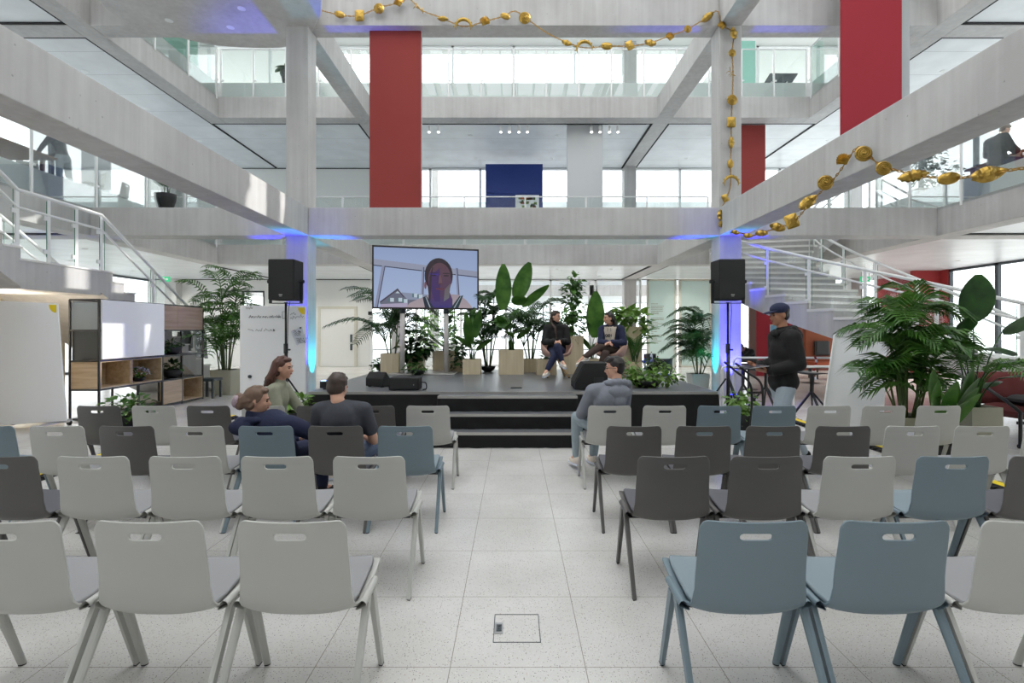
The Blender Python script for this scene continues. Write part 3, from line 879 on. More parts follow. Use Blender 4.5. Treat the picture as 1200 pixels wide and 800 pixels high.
stp = thing('stage_steps', 'three black cloth-fronted steps with metal edged treads up to the stage', 'steps', (-0.1, 7.4, 0))
for i, (y0, z) in enumerate(((6.98, 0.205), (7.26, 0.41), (7.54, 0.63))):
    xa, xb = -1.12, 0.94
    MB().box(xa, xb, y0, 7.81, z - 0.03, z).build('tread', 'stage_top', stp)
    MB().box(xa, xb, y0 - 0.012, y0 + 0.025, z - 0.032, z + 0.003).build('tread_edge', 'alu', stp)
    cloth(stp, [(xa, 7.80, 0), (xa, y0, 0), (xb, y0, 0), (xb, 7.80, 0)], 0.004 if i == 0 else (0.20, 0.405)[i - 1], z - 0.03, 'riser_cloth', 0.018, 0.05, 5 + i)

# cable on the stage and wedge monitors
def wedge(name, label, cx, cy, w, d, h, rot, z=SZ):
    t = thing(name, label, 'stage monitor', (cx, cy, z))
    prof = [(-d / 2, 0), (d / 2, 0), (d / 2, h * 0.55), (d * 0.18, h), (-d / 2 + 0.02, h * 0.12)]
    m = MB(); n = len(prof)
    vs = [(cx - w / 2, cy + y, z + 0.012 + q) for y, q in prof] + [(cx + w / 2, cy + y, z + 0.012 + q) for y, q in prof]
    m.add(vs, [tuple(range(n)), tuple(reversed(range(n, 2 * n)))] + [(i, n + i, n + (i + 1) % n, (i + 1) % n) for i in range(n)])
    m.build('cabinet', 'rubber', t, bevel=0.012)
    a = Vector((0, -d / 2 + 0.02, h * 0.12)); b = Vector((0, d * 0.18, h)); nn = Vector((0, -(b.z - a.z), (b.y - a.y))).normalized()
    g = MB(); o = Vector((cx, cy, z + 0.012))
    q = [o + a.lerp(b, .06) + Vector((-w / 2 + .03, 0, 0)), o + a.lerp(b, .06) + Vector((w / 2 - .03, 0, 0)), o + a.lerp(b, .94) + Vector((w / 2 - .03, 0, 0)), o + a.lerp(b, .94) + Vector((-w / 2 + .03, 0, 0))]
    g.slab(q, nn * 0.008); g.build('grille', 'grille', t)
    f = MB()
    for sx in (-1, 1):
        for sy in (-1, 1): f.box(cx + sx * (w / 2 - .05) - .02, cx + sx * (w / 2 - .05) + .02, cy + sy * (d / 2 - .05) - .02, cy + sy * (d / 2 - .05) + .02, z, z + 0.013)
    f.build('foot', 'rubber', t)
    t.rotation_euler = (0, 0, rot)
    return t
p = at(444, 455, 8.55); wedge('stage_monitor', 'black wedge monitor turned towards the seats, beside the boxy one', p.x, 8.62, 0.36, 0.30, 0.24, 2.7)
p = at(475, 458, 8.1)
t = thing('stage_speaker', 'low black box speaker at the stage edge left of the steps', 'speaker', (p.x, 8.12, SZ))
MB().box(p.x - 0.235, p.x + 0.235, 7.98, 8.28, SZ + 0.01, SZ + 0.20).build('cabinet', 'rubber', t, bevel=0.012)
MB().box(p.x - 0.21, p.x + 0.21, 7.972, 7.982, SZ + 0.03, SZ + 0.185).build('grille', 'grille', t)
MB().box(p.x + 0.15, p.x + 0.162, 7.966, 7.974, SZ + 0.085, SZ + 0.1).build('logo', 'alu', t)
MB().tube(catmull([(p.x + 0.235, 8.2, SZ + 0.11), (p.x + 0.31, 8.18, SZ + 0.1), (p.x + 0.33, 8.12, SZ + 0.02), (p.x + 0.30, 8.0, SZ + 0.012)], 6), 0.009, 6).build('cable', 'rubber', t)
# big monitor seen from its side in front of the second speaker
p = at(688, 441, 8.25)
t = thing('stage_monitor', 'large black wedge monitor in front of the seated speaker in the hooded jumper', 'stage monitor', (p.x, 8.3, SZ))
mb = MB(); x0 = p.x - 0.22
prof = [(x0 - 0.0, 0.0), (x0 + 0.52, 0.0), (x0 + 0.52, 0.415), (x0 + 0.16, 0.415), (x0 + 0.0, 0.09)]
n = len(prof)
mb.add([(x, 8.05, SZ + .01 + z) for x, z in prof] + [(x, 8.62, SZ + .01 + z) for x, z in prof], [tuple(range(n)), tuple(reversed(range(n, 2 * n)))] + [(i, n + i, n + (i + 1) % n, (i + 1) % n) for i in range(n)])
mb.build('cabinet', 'rubber', t, bevel=0.012)
MB().slab([(x0 + .005, 8.09, SZ + .12), (x0 + .005, 8.58, SZ + .12), (x0 + .15, 8.58, SZ + .405), (x0 + .15, 8.09, SZ + .405)], (-0.01, 0, 0.005)).build('grille', 'grille', t)
MB().box(x0 + 0.30, x0 + 0.46, 8.035, 8.052, SZ + 0.05, SZ + 0.2).build('connector_plate', 'black_steel', t)
# LED floor lights at the columns
def uplight(name, label, loc, col, energy, spot_to, size=1.2, part_rot=0.0):
    t = thing(name, label, 'floor light', loc)
    x, y, z = loc
    MB().box(x - 0.16, x + 0.16, y - 0.07, y + 0.07, z + 0.02, z + 0.13).build('housing', 'black_steel', t, bevel=0.01)
    MB().box(x - 0.145, x + 0.145, y - 0.055, y + 0.055, z + 0.13, z + 0.136).build('lens', emit_mat(name + '_glow', (*col, 1), 6.0), t)
    MB().box(x - 0.1, x + 0.1, y - 0.09, y + 0.09, z, z + 0.02).build('foot', 'black_steel', t)
    ld = bpy.data.lights.new(name, 'SPOT'); ld.energy = energy; ld.color = col; ld.spot_size = size; ld.spot_blend = 0.6; ld.shadow_soft_size = 0.04
    lo = bpy.data.objects.new('lamp', ld); COL.objects.link(lo); lo.parent = t
    lo.location = (0, 0, 0.16)
    d = Vector(spot_to) - (Vector(loc) + Vector((0, 0, 0.16)))
    lo.rotation_euler = d.to_track_quat('-Z', 'Y').to_euler()
    return t
for sx, side in ((-1, 'at the column beside the whiteboard'), (1, 'at the column beside the curving stair')):
    uplight('led_floor_light', 'small black floor light glowing blue ' + side, (sx * 5.1, 11.72, 0), (0.03, 0.03, 1.0), 1900, (sx * 5.08, 12.0, 1.5), 0.75)
    uplight('led_floor_light', 'small black floor light glowing cyan ' + side, (sx * 4.56, 12.25, 0), (0.0, 0.66, 1.0), 380, (sx * 4.82, 12.25, 1.8), 0.8)
uplight('led_floor_light', 'small black light with a blue top on the near corner of the stage', (-2.93, 8.22, SZ), (0.2, 0.45, 1.0), 3, (-3.6, 9.6, 3.0), 1.0)

M['post_grey'] = mat('pale_grey_post', rgb(226, 220, 218), 0.4, var=0.03)
# ================================================================ television on two posts
tv = thing('television', 'large television on two steel posts showing a video caller', 'television', (-1.9, 11.0, SZ))
TLp, TRp = Vector(((436 - 602) * 10.7 / F, 10.7, 0)), Vector(((561 - 602) * 11.3 / F, 11.3, 0))
zT = H + (387 - 287) * 10.7 / F; zB = H + (387 - 361.5) * 10.7 / F
ux = (TRp - TLp).normalized(); W_ = (TRp - TLp).length; nrm = Vector((ux.y, -ux.x, 0))
def tvp(u, v, d=0.0):
    """u, v in 0..1 over the set's face, d metres out of it"""
    return TLp + ux * (u * W_) + Vector((0, 0, zB + (zT - zB) * v)) + nrm * d
m = MB(); m.slab([tvp(0, 0), tvp(1, 0), tvp(1, 1), tvp(0, 1)], -nrm * 0.07); m.build('cabinet', 'screen_bezel', tv, bevel=0.006)
b = MB()
for q in ([(0, 0), (1, 0), (1, .026), (0, .026)], [(0, .974), (1, .974), (1, 1), (0, 1)], [(0, 0), (.015, 0), (.015, 1), (0, 1)], [(.985, 0), (1, 0), (1, 1), (.985, 1)]):
    b.slab([tvp(u, v, 0.001) for u, v in q], nrm * 0.008)
b.build('bezel', 'screen_bezel', tv)
for px in (473, 522):
    x = (px - 602) * 11.1 / F; y = TLp.y + (x - TLp.x) * ux.y / ux.x + 0.12
    pp = MB().tube([(x, y, SZ + 0.03), (x, y, zB + 0.3)], 0.052, 16).build('post', 'post_grey', tv, smooth=True)
    MB().tube([(x, y, zB - 0.09), (x, y, zB + 0.05)], 0.060, 16).build('collar', 'anthracite', pp, smooth=True)
MB().box(-2.65, -1.25, 10.75, 11.62, SZ, SZ + 0.03).build('base_plate', 'alu', tv, bevel=0.01)
MB().slab([tvp(-.035, -.10), tvp(.0, -.10), tvp(.0, -.045), tvp(-.035, -.045)], -nrm * 0.05).build('camera', 'black_steel', tv)
# the picture on the screen: flat coloured shapes that give off light
SCR = {}
class Screen:
    def __init__(self): self.v = []; self.f = []; self.c = []; self.k = 0
    def shape(self, pts, col, col2=None):
        """pts in picture pixels of a 1040 x 630 field; col2 = colour at the foot"""
        self.k += 1
        n = len(self.v); ys = [p[1] for p in pts]; y0, y1 = min(ys), max(ys)
        for x, y in pts:
            u = 0.012 + 0.976 * x / 1040; v = 0.978 - 0.956 * y / 630
            self.v.append(tvp(u, v, 0.0015 + self.k * 0.00012))
            t = (y - y0) / (y1 - y0) if y1 > y0 else 0
            c = [a + (b - a) * t for a, b in zip(col, col2 or col)]
            self.c.append((lin(c[0]), lin(c[1]), lin(c[2]), 1))
        self.f.append(tuple(range(n, n + len(pts))))
    def oval(self, cx, cy, rx, ry, col, col2=None, n=28):
        self.shape([(cx + rx * math.cos(2 * PI * i / n), cy + ry * math.sin(2 * PI * i / n)) for i in range(n)], col, col2)
S = Screen()
S.shape([(0, 0), (1040, 0), (1040, 630), (0, 630)], (158, 178, 220), (184, 202, 238))
S.shape([(0, 128), (1040, 226), (1040, 284), (0, 188)], (160, 166, 190))
S.shape([(0, 188), (1040, 284), (1040, 294), (0, 198)], (60, 64, 88))
for x0, x1, a in ((82, 10, 24), (470, 458, 16), (808, 836, 16)):
    S.shape([(x0, 195), (x0 + a, 197), (x1 + a, 630), (x1, 630)], (150, 156, 184)); S.shape([(x0 + a, 197), (x0 + a + 9, 197), (x1 + a + 9, 630), (x1 + a, 630)], (74, 80, 106))
S.shape([(270, 470), (560, 490), (560, 630), (250, 630)], (150, 160, 186))
S.shape([(60, 580), (232, 434), (288, 500), (330, 545), (480, 545), (480, 630), (80, 630)], (112, 116, 136))
S.shape([(60, 570), (232, 428), (300, 520), (288, 520), (232, 448), (66, 582)], (74, 66, 84))
for x, y in ((160, 530), (240, 528), (292, 540), (392, 480), (440, 490)):
    S.shape([(x, y), (x + 36, y), (x + 36, y + 40), (x, y + 40)], (206, 222, 236)); S.shape([(x - 16, y), (x, y), (x, y + 40), (x - 16, y + 40)], (86, 124, 132))
S.shape([(210, 480), (232, 458), (254, 480)], (206, 220, 232))
S.shape([(70, 596), (330, 580), (330, 630), (60, 630)], (186, 176, 206))
# sitter
S.shape([(310, 630), (350, 580), (430, 540), (520, 500), (560, 480), (760, 480), (850, 486), (920, 540), (970, 600), (985, 630)], (172, 160, 172), (186, 170, 176))
S.oval(640, 285, 143, 190, (44, 34, 44), (52, 36, 50))
S.shape([(515, 240), (560, 180), (580, 500), (540, 520)], (48, 36, 46))
S.oval(505, 390, 12, 40, (128, 80, 92))
S.shape([(560, 430), (740, 430), (780, 540), (780, 630), (540, 630)], (96, 62, 88), (64, 56, 130))
S.oval(650, 330, 118, 185, (98, 68, 80), (84, 58, 96))
S.shape([(545, 300), (650, 200), (655, 560), (600, 560), (560, 440)], (74, 46, 100), (66, 46, 112))
S.oval(590, 270, 46, 22, (70, 48, 150)); S.oval(590, 282, 30, 9, (46, 34, 60)); S.oval(715, 282, 30, 9, (52, 40, 50))
S.oval(590, 258, 40, 6, (50, 36, 50)); S.oval(715, 258, 38, 6, (54, 40, 46))
S.shape([(645, 280), (662, 280), (676, 370), (636, 370)], (112, 80, 86)); S.oval(656, 372, 26, 9, (88, 56, 72))
S.oval(656, 425, 48, 12, (110, 58, 78)); S.oval(656, 423, 40, 3, (70, 40, 56))
S.shape([(700, 430), (760, 360), (745, 520), (690, 560)], (108, 94, 100), (112, 116, 122))
S.shape([(530, 620), (548, 300), (575, 190), (582, 200), (566, 320), (552, 630)], (54, 40, 52))
S.shape([(750, 180), (780, 260), (775, 360), (760, 300)], (46, 34, 44))
S.shape([(478, 520), (515, 500), (590, 630), (500, 630)], (40, 50, 66)); S.shape([(505, 512), (512, 508), (560, 630), (548, 630)], (170, 180, 190))
S.shape([(760, 630), (850, 500), (890, 490), (840, 630)], (36, 62, 70)); S.shape([(790, 630), (864, 500), (870, 500), (802, 630)], (170, 180, 190))
me = bpy.data.meshes.new('screen'); off = tv.location
me.from_pydata([tuple(v - off) for v in S.v], [], S.f)
ca = me.color_attributes.new('picture', 'FLOAT_COLOR', 'POINT')
for i, c in enumerate(S.c): ca.data[i].color = c
sm_, nt, N, L, bs = new_mat('screen_picture')
at_ = N.new('ShaderNodeAttribute'); at_.attribute_name = 'picture'
L.new(at_.outputs['Color'], bs.inputs['Emission Color']); bs.inputs['Emission Strength'].default_value = 0.72
bs.inputs['Base Color'].default_value = (0.02, 0.02, 0.02, 1); bs.inputs['Roughness'].default_value = 0.25
me.materials.append(sm_)
so = bpy.data.objects.new('screen', me); COL.objects.link(so); so.parent = tv

# ================================================================ loudspeakers on stands
def pa(px, label_s, label_t, sgn):
    Y = 8.5; x = (px - 602) * Y / F; zt = H + (387 - 305) * Y / F; zb = H + (387 - 352) * Y / F
    t = thing('speaker_stand', label_t, 'speaker stand', (x, Y, 0))
    MB().tube([(x, Y, 0.25), (x, Y, 1.35)], 0.024, 12).build('pole', 'black_steel', t, smooth=True)
    MB().tube([(x, Y, 1.3), (x, Y, zb - 0.03)], 0.018, 12).build('upper_pole', 'black_steel', t, smooth=True)
    MB().tube([(x, Y, 1.22), (x, Y, 1.38)], 0.036, 12).tube([(x, Y, 1.28), (x + 0.08, Y - 0.02, 1.28)], 0.014, 8).build('clamp', 'black_steel', t)
    MB().tube([(x, Y, 0.42), (x, Y, 0.52)], 0.036, 12).build('collar', 'black_steel', t)
    for k in range(3):
        a = 0.6 + k * 2 * PI / 3; d = Vector((math.cos(a), math.sin(a), 0))
        lg = MB().bar(Vector((x, Y, 0.80)) + d * 0.03, Vector((x, Y, 0.03)) + d * 0.52, 0.018, 0.026).bar(Vector((x, Y, 0.28)) + d * 0.02, Vector((x, Y, 0.40)) + d * 0.29, 0.014, 0.02).build('leg', 'black_steel', t)
        MB().tube([Vector((x, Y, 0.0)) + d * 0.53, Vector((x, Y, 0.05)) + d * 0.50], 0.02, 8).build('foot', 'rubber', lg)
    w = 0.215
    s = thing('loudspeaker', label_s, 'loudspeaker', (x, Y, zb - 0.03))
    MB().box(x - w, x + w, Y - 0.18, Y + 0.20, zb, zt).build('cabinet', 'rubber', s, bevel=0.02)
    MB().box(x - w + 0.015, x + w - 0.015, Y - 0.192, Y - 0.181, zb + 0.015, zt - 0.015).build('grille', 'grille', s, bevel=0.004)
    MB().box(x - 0.028, x + 0.028, Y - 0.197, Y - 0.192, zb + 0.075, zb + 0.09).box(x - 0.02, x + 0.02, Y - 0.197, Y - 0.192, zb + 0.055, zb + 0.063).build('logo', 'alu', s)
    zm = (zb + zt) / 2 - 0.02
    br = MB().bar((x - w - 0.045, Y, zb - 0.045), (x + w + 0.045, Y, zb - 0.045), 0.06, 0.012)
    for q in (-1, 1): br.bar((x + q * (w + 0.04), Y, zb - 0.05), (x + q * (w + 0.04), Y, zm + 0.03), 0.012, 0.05, (1, 0, 0))
    br.tube([(x, Y, zb - 0.05), (x, Y, zb - 0.03)], 0.03, 10)
    br.build('yoke', 'black_steel', s)
    for q in (-1, 1):
        MB().tube([(x + q * (w - 0.005), Y, zm), (x + q * (w + 0.085), Y, zm)], 0.013, 8).tube([(x + q * (w + 0.06), Y, zm), (x + q * (w + 0.085), Y, zm)], 0.03, 10).build('knob', 'rubber', s)
    MB().tube(catmull([(x + 0.06, Y + 0.02, zb - 0.02), (x + 0.05, Y - 0.02, zb - 0.2), (x + 0.035, Y - 0.01, 1.5), (x + 0.03, Y, 0.9), (x + 0.05, Y + 0.04, 0.1)], 6), 0.006, 5).build('cable', 'rubber', s)
pa(335, 'black loudspeaker on a stand before the written whiteboard', 'black tripod speaker stand before the written whiteboard', -1)
pa(853, 'black loudspeaker on a stand before the curving staircase', 'black tripod speaker stand before the curving staircase', 1)

# ================================================================ whiteboards
def whiteboard(name, label, quad, Y, foot_z=0.0, lean=0.0):
    """quad: top left, top right, bottom right, bottom left as (x, z)"""
    cx = sum(q[0] for q in quad) / 4
    t = thing(name, label, 'whiteboard', (cx, Y, 0))
    zt = max(q[1] for q in quad)
    pts = [Vector((x, Y + lean * (z / zt), z)) for x, z in quad]
    nn = Vector((0, -1, lean / zt)).normalized()
    MB().slab(pts, -nn * 0.025).build('panel', 'board_white', t, bevel=0.004)
    return t, pts, nn
Y = 8.3
q = [((-24 - 602) * Y / F, H + 36 * Y / F), ((67 - 602) * Y / F, H + 31.5 * Y / F), ((77.5 - 602) * Y / F, H - 106 * Y / F), ((-24 - 602) * Y / F, H - 113 * Y / F)]
t, pts, nn = whiteboard('whiteboard', 'tall blank whiteboard with a yellow corner sticker beside the shelving', q, Y)
a, b = Vector((q[1][0], Y - 0.003, q[1][1])), Vector((q[2][0], Y, q[2][1]))
sticker = [Vector((q[1][0] - 0.012, Y - 0.002, q[1][1] - 0.02))]
for i in range(7):
    an = PI + i / 6 * PI / 2
    sticker.append(Vector((q[1][0] - 0.012 + 0.12 * math.cos(an), Y - 0.002, q[1][1] - 0.02 + 0.13 * math.sin(an))))
MB().slab(sticker, (0, -0.002, 0)).build('sticker', 'yellow', t)
MB().box(q[3][0] + 0.05, q[2][0] - 0.02, Y + 0.03, Y + 0.10, 0.10, 0.15).build('base_bar', 'steel', t)
for x in (q[3][0] + 0.2, q[2][0] - 0.25):
    MB().bar((x, Y - 0.25, 0.09), (x, Y + 0.38, 0.09), 0.05, 0.03).bar((x, Y + 0.065, 0.1), (x, Y + 0.065, 0.5), 0.04, 0.04, (0, 1, 0)).build('foot', 'steel', t)
    for yy in (Y - 0.22, Y + 0.35): MB().tube([(x - 0.02, yy, 0.04), (x + 0.02, yy, 0.04)], 0.038, 14).build('wheel', 'rubber', t)
Y = 8.95
x0, x1 = (283 - 602) * Y / F, (358 - 602) * Y / F
q = [(x0, H + 29.5 * Y / F), (x1, H + 28 * Y / F), (x1, 0.10), (x0, 0.10)]
t, pts, nn = whiteboard('whiteboard', 'tall whiteboard with handwritten notes and a pinned sheet behind the speaker stand', q, Y)
MB().box(x0 - 0.06, x1 - 0.06, Y + 0.06, Y + 0.085, 0.10, H + 29 * Y / F).build('back_panel', 'board_white', t, bevel=0.004)
st_ = [Vector((x1 - 0.012, Y - 0.002, q[1][1] - 0.02))]
for i in range(7):
    an = PI + i / 6 * PI / 2; st_.append(Vector((x1 - 0.012 + 0.115 * math.cos(an), Y - 0.002, q[1][1] - 0.02 + 0.12 * math.sin(an))))
MB().slab(st_, (0, -0.002, 0)).build('sticker', 'yellow', t)
def scrawl(mb, px0, px1, py, seed, size=2.2):
    """a line of marker handwriting"""
    rr = random.Random(seed); x = px0
    while x < px1:
        wl = rr.uniform(4, 10); pts = []; n = int(wl / 0.8); xe = min(x + wl, px1)
        for i in range(n + 1):
            u = i / n; yy = py + math.sin(u * n * 1.9 + rr.random()) * size * 0.5 + (rr.random() < 0.18) * -size * 0.8
            p = at(x + (xe - x) * u, yy, Y); pts.append((p.x, Y - 0.003, p.z))
        mb.tube(pts, 0.0028, 4); x = xe + rr.uniform(1.2, 2.6)
ink = MB()
scrawl(ink, 288, 296, 361, 2, 2.4)
for i in range(2): scrawl(ink, 291.5, 329, 371.2 + i * 0.3, 3 + i * 7, 2.0)
scrawl(ink, 290.5, 322, 387, 9, 2.2); scrawl(ink, 340, 347, 368, 11); scrawl(ink, 340, 346, 373, 12); scrawl(ink, 351, 356, 371, 13)
for pp in (((331, 365), (335, 365)), ((331, 365), (331, 373)), ((331, 373), (335, 373)), ((346, 373.5), (347.5, 371)), ((347.5, 371), (351, 371))):
    ink.tube([(at(*pp[0], Y).x, Y - 0.003, at(*pp[0], Y).z), (at(*pp[1], Y).x, Y - 0.003, at(*pp[1], Y).z)], 0.0028, 4)
ink.build('handwriting', 'ink', t)
sh = MB()
def bq(pts): return [Vector((at(a, b, Y).x, Y - 0.004, at(a, b, Y).z)) for a, b in pts]
sh.slab(bq([(341, 388), (354, 382.5), (356, 391), (344, 396)]), (0, -0.002, 0)); sh.build('pinned_sheet', 'paper', t)
s2 = MB().slab([v + Vector((0, -0.003, 0)) for v in bq([(344.5, 396), (357, 391), (361, 398.5), (348, 404.5)])], (0, -0.002, 0)).build('pinned_sheet', 'paper', t)
tx = MB()
for k in range(4):
    scrawl(tx, 343.5 + k * .7, 352 + k * .8, 388.6 + k * 1.6 - 1.0, 31 + k, 1.0)
    scrawl(tx, 347.5 + k * .6, 356 + k * .8, 397.5 + k * 1.5 - .6, 41 + k, 1.0)
tx.v = [(x, y - 0.009, z) for x, y, z in tx.v]
tx.build('sheet_writing', 'ink', t)
p = at(352.5, 384, Y); MB().tube([(p.x, Y - 0.004, p.z), (p.x, Y - 0.022, p.z)], 0.014, 10).build('magnet', 'ink', t)
p = at(293, 441, Y); mg = MB().tube([(p.x, Y, p.z), (p.x, Y - 0.02, p.z)], 0.03, 10).build('magnet', 'anthracite', t)
for x in (x0 + 0.15, x1 - 0.15):
    MB().bar((x, Y - 0.22, 0.09), (x, Y + 0.35, 0.09), 0.05, 0.03).build('foot', 'steel', t)
    for yy in (Y - 0.2, Y + 0.33): MB().tube([(x - 0.02, yy, 0.04), (x + 0.02, yy, 0.04)], 0.038, 14).build('wheel', 'rubber', t)

# ================================================================ shelving unit (runs away from us, long face towards the hall)
shf = thing('shelving_unit', 'black steel shelving unit with oak boxes and a white sliding panel', 'shelving', (-7.55, 9, 0))
XF, XB = -7.29, -7.80       # face, back
YS = [9.0, 10.62, 12.0]
ZS = [0.03, 0.55, 1.06, 1.60, 2.14]
fr = MB(); b_ = 0.028
def fbar(p, q): fr.bar(p, q, b_, b_, (0, 0, 1) if abs(Vector(q).z - Vector(p).z) < 0.01 else (0, 1, 0))
for y in YS + [9.95]:
    for x in (XF, XB):
        if y == 9.95 : fbar((x, y, 0), (x, y, 0.55)); continue
        fbar((x, y, 0), (x, y, ZS[4]))
for y in YS:
    for z in ZS: fbar((XB, y, z), (XF, y, z))
for z in ZS:
    for x in (XF, XB):
        fbar((x, YS[0], z), (x, YS[2], z))
fbar((XF, 11.25, 0.0), (XF, 11.25, 1.08)); fbar((XB, 11.25, 0.0), (XB, 11.25, 1.6))
fr.build('frame', 'black_steel', shf)
g_ = 0.016
# end cells
MB().box(XB + g_, XF - g_, 9.005, 9.02, ZS[3] + g_, ZS[4] - 0.06).build('end_panel', glass_mat('milky_panel', (0.8, 0.85, 0.86, 1), 0.1, milk=0.55, milkcol=(0.72, 0.76, 0.77, 1)), shf)
MB().box(XB + g_, XF - g_, 9.03, 9.045, ZS[2] + g_, ZS[3] - g_).build('end_panel', glass_mat('smoked_panel', (0.42, 0.46, 0.46, 1), 0.12, milk=0.35, milkcol=(0.22, 0.24, 0.24, 1)), shf)
MB().box(XB + g_, XF - g_, 9.0, 9.02, ZS[1] + g_, ZS[2] - g_).build('end_panel', 'oak_x', shf)
# back panels in grey
MB().box(XB - 0.005, XB + 0.01, 9.05, 10.6, ZS[2], ZS[4] - 0.02).build('back_panel', 'grey_felt', shf)
# sliding white board over the upper two rows
MB().box(XF + 0.016, XF + 0.045, 9.02, 10.62, ZS[2] + 0.03, ZS[4] - 0.0).build('sliding_panel', 'board_white', shf, bevel=0.004)
def oak_box(y0, y1, z0, z1, name='box', m='oak', depth=None):
    th = 0.022; xb = XB + 0.02 if depth is None else XF - depth
    mb = MB()
    mb.box(xb, XF + 0.01, y0, y1, z0, z0 + th).box(xb, XF + 0.01, y0, y1, z1 - th, z1).box(xb, XF + 0.01, y0, y0 + th, z0 + th, z1 - th).box(xb, XF + 0.01, y1 - th, y1, z0 + th, z1 - th).box(xb, xb + th, y0 + th, y1 - th, z0 + th, z1 - th)
    return mb.build(name, m, shf)
oak_box(9.02, 9.74, ZS[1] + 0.02, ZS[2] - 0.005)
oak_box(9.76, 10.60, ZS[1] + 0.02, ZS[2] - 0.005)
MB().box(XB + 0.05, XB + 0.07, 9.05, 9.70, ZS[1] + 0.05, ZS[2] - 0.03).build('box_back', 'oak', shf)
for y0, y1 in ((10.64, 11.08), (11.09, 11.98)):
    MB().box(XF - 0.03, XF + 0.012, y0, y1, ZS[3] + 0.018, ZS[4] - 0.018).build('door', 'oak_grey', shf)
MB().box(XB, XF - 0.04, 10.64, 11.98, ZS[3] + 0.016, ZS[3] + 0.03).box(XB, XB + 0.02, 10.64, 11.98, ZS[3] + 0.03, ZS[4] - 0.018).build('cupboard_shell', 'oak_grey', shf)
for z in (ZS[2], ZS[1]): MB().box(XB, XF, 10.64, 11.98, z + 0.0, z + 0.018).build('shelf_board', 'black_steel', shf)
MB().box(XF - 0.02, XF + 0.012, 10.64, 11.24, 0.06, ZS[1] - 0.02).build('door', 'oak', shf)
oak_box(11.27, 11.98, 0.04, 0.30 + 0.24)
MB().box(XB, XF, 9.02, 11.98, 0.03, 0.05).build('bottom_board', 'black_steel', shf)

# ================================================================ stacking chairs
SHELL = {'light': mat('light_grey_plastic', rgb(184, 184, 179), 0.42, var=0.015), 'dark': mat('charcoal_plastic', rgb(90, 88, 86), 0.42, var=0.02), 'blue': mat('grey_blue_plastic', rgb(114, 131, 140), 0.42, var=0.015)}
PAD = {'light': mat('grey_fabric', rgb(150, 150, 152), 0.95, var=0.07, scale=120, stretch=(1, 8, 1)), 'dark': mat('charcoal_fabric', rgb(98, 98, 104), 0.95, var=0.07, scale=120, stretch=(1, 8, 1)), 'blue': mat('blue_grey_fabric', rgb(134, 147, 154), 0.95, var=0.07, scale=120, stretch=(1, 8, 1))}
PITCH = 0.567
def shell_mesh(parent):
    prof = [  # y, z, half width
        (0.000, 0.822, .222), (.0003, .820, .222), (.0007, .815, .222), (.0012, .808, .222), (.002, .798, .222), (.003, .788, .2225), (.0045, .7775, .223), (.005, .774, .223), (.0055, .7685, .223), (.006, .763, .2235), (.0065, .7575, .2235), (.007, .752, .2235), (.0073, .7485, .2235),
        (.010, .730, .224), (.016, .690, .2255), (.024, .640, .227), (.034, .580, .229), (.044, .525, .231), (.054, .475, .234), (.066, .436, .238), (.086, .410, .242), (.118, .396, .246), (.18, .398, .249), (.26, .412, .250), (.36, .433, .250), (.44, .447, .248), (.475, .449, .244), (.490, .446, .236)]
    zs0, zs1 = .7485, .7775; rs = (zs1 - zs0) / 2; zc = (zs0 + zs1) / 2
    rows = []
    for k, (y, z, hw) in enumerate(prof):
        # rounded top corners
        if z > 0.785:
            t = (z - 0.785) / (0.822 - 0.785); hw -= 0.036 * (1 - math.sqrt(max(0, 1 - t * t)))
        inn = [0.0, 0.025, 0.05]
        sx = 0.052 + (math.sqrt(max(0, rs * rs - (z - zc) ** 2)) if zs0 <= z <= zs1 else 0.008)
        cols = inn + [sx] + [0.085 + (hw - 0.085) * q for q in (0.0, 0.25, 0.5, 0.75, 0.92, 1.0)]
        full = [-c for c in reversed(cols[1:])] + cols
        row = []
        for x in full:
            u = x / 0.235; back = max(0, min(1, (z - 0.44) / 0.16)) if y < 0.2 else 0.0
            yy = y + (0.030 * u * u) * (0.25 + 0.75 * back)
            zz = z + (0.012 * u * u if y > 0.05 else 0) + (0.018 * u ** 4 if 0.05 < y < 0.12 else 0) + (0.004 * u * u if k < 3 else 0)
            row.append(Vector((x, yy, zz)))
        rows.append(row)
    nc = len(rows[0]); mid = nc // 2; vs = [p for r in rows for p in r]; fs = []
    for i in range(len(rows) - 1):
        za, zb = prof[i][1], prof[i + 1][1]
        hole = zs0 - 1e-6 <= zb and za <= zs1 + 1e-6 and prof[i][0] < 0.02
        for j in range(nc - 1):
            if hole and mid - 3 <= j < mid + 3: continue
            fs.append((i * nc + j, i * nc + j + 1, (i + 1) * nc + j + 1, (i + 1) * nc + j))
    mb = MB(); mb.add(vs, fs)
    o = mb.build('shell', SHELL['light'], parent, smooth=True, fix=False)
    s = o.modifiers.new('solid', 'SOLIDIFY'); s.thickness = 0.010; s.offset = 0
    bv = o.modifiers.new('bevel', 'BEVEL'); bv.width = 0.003; bv.segments = 2; bv.limit_method = 'ANGLE'; bv.angle_limit = 1.0
    return o
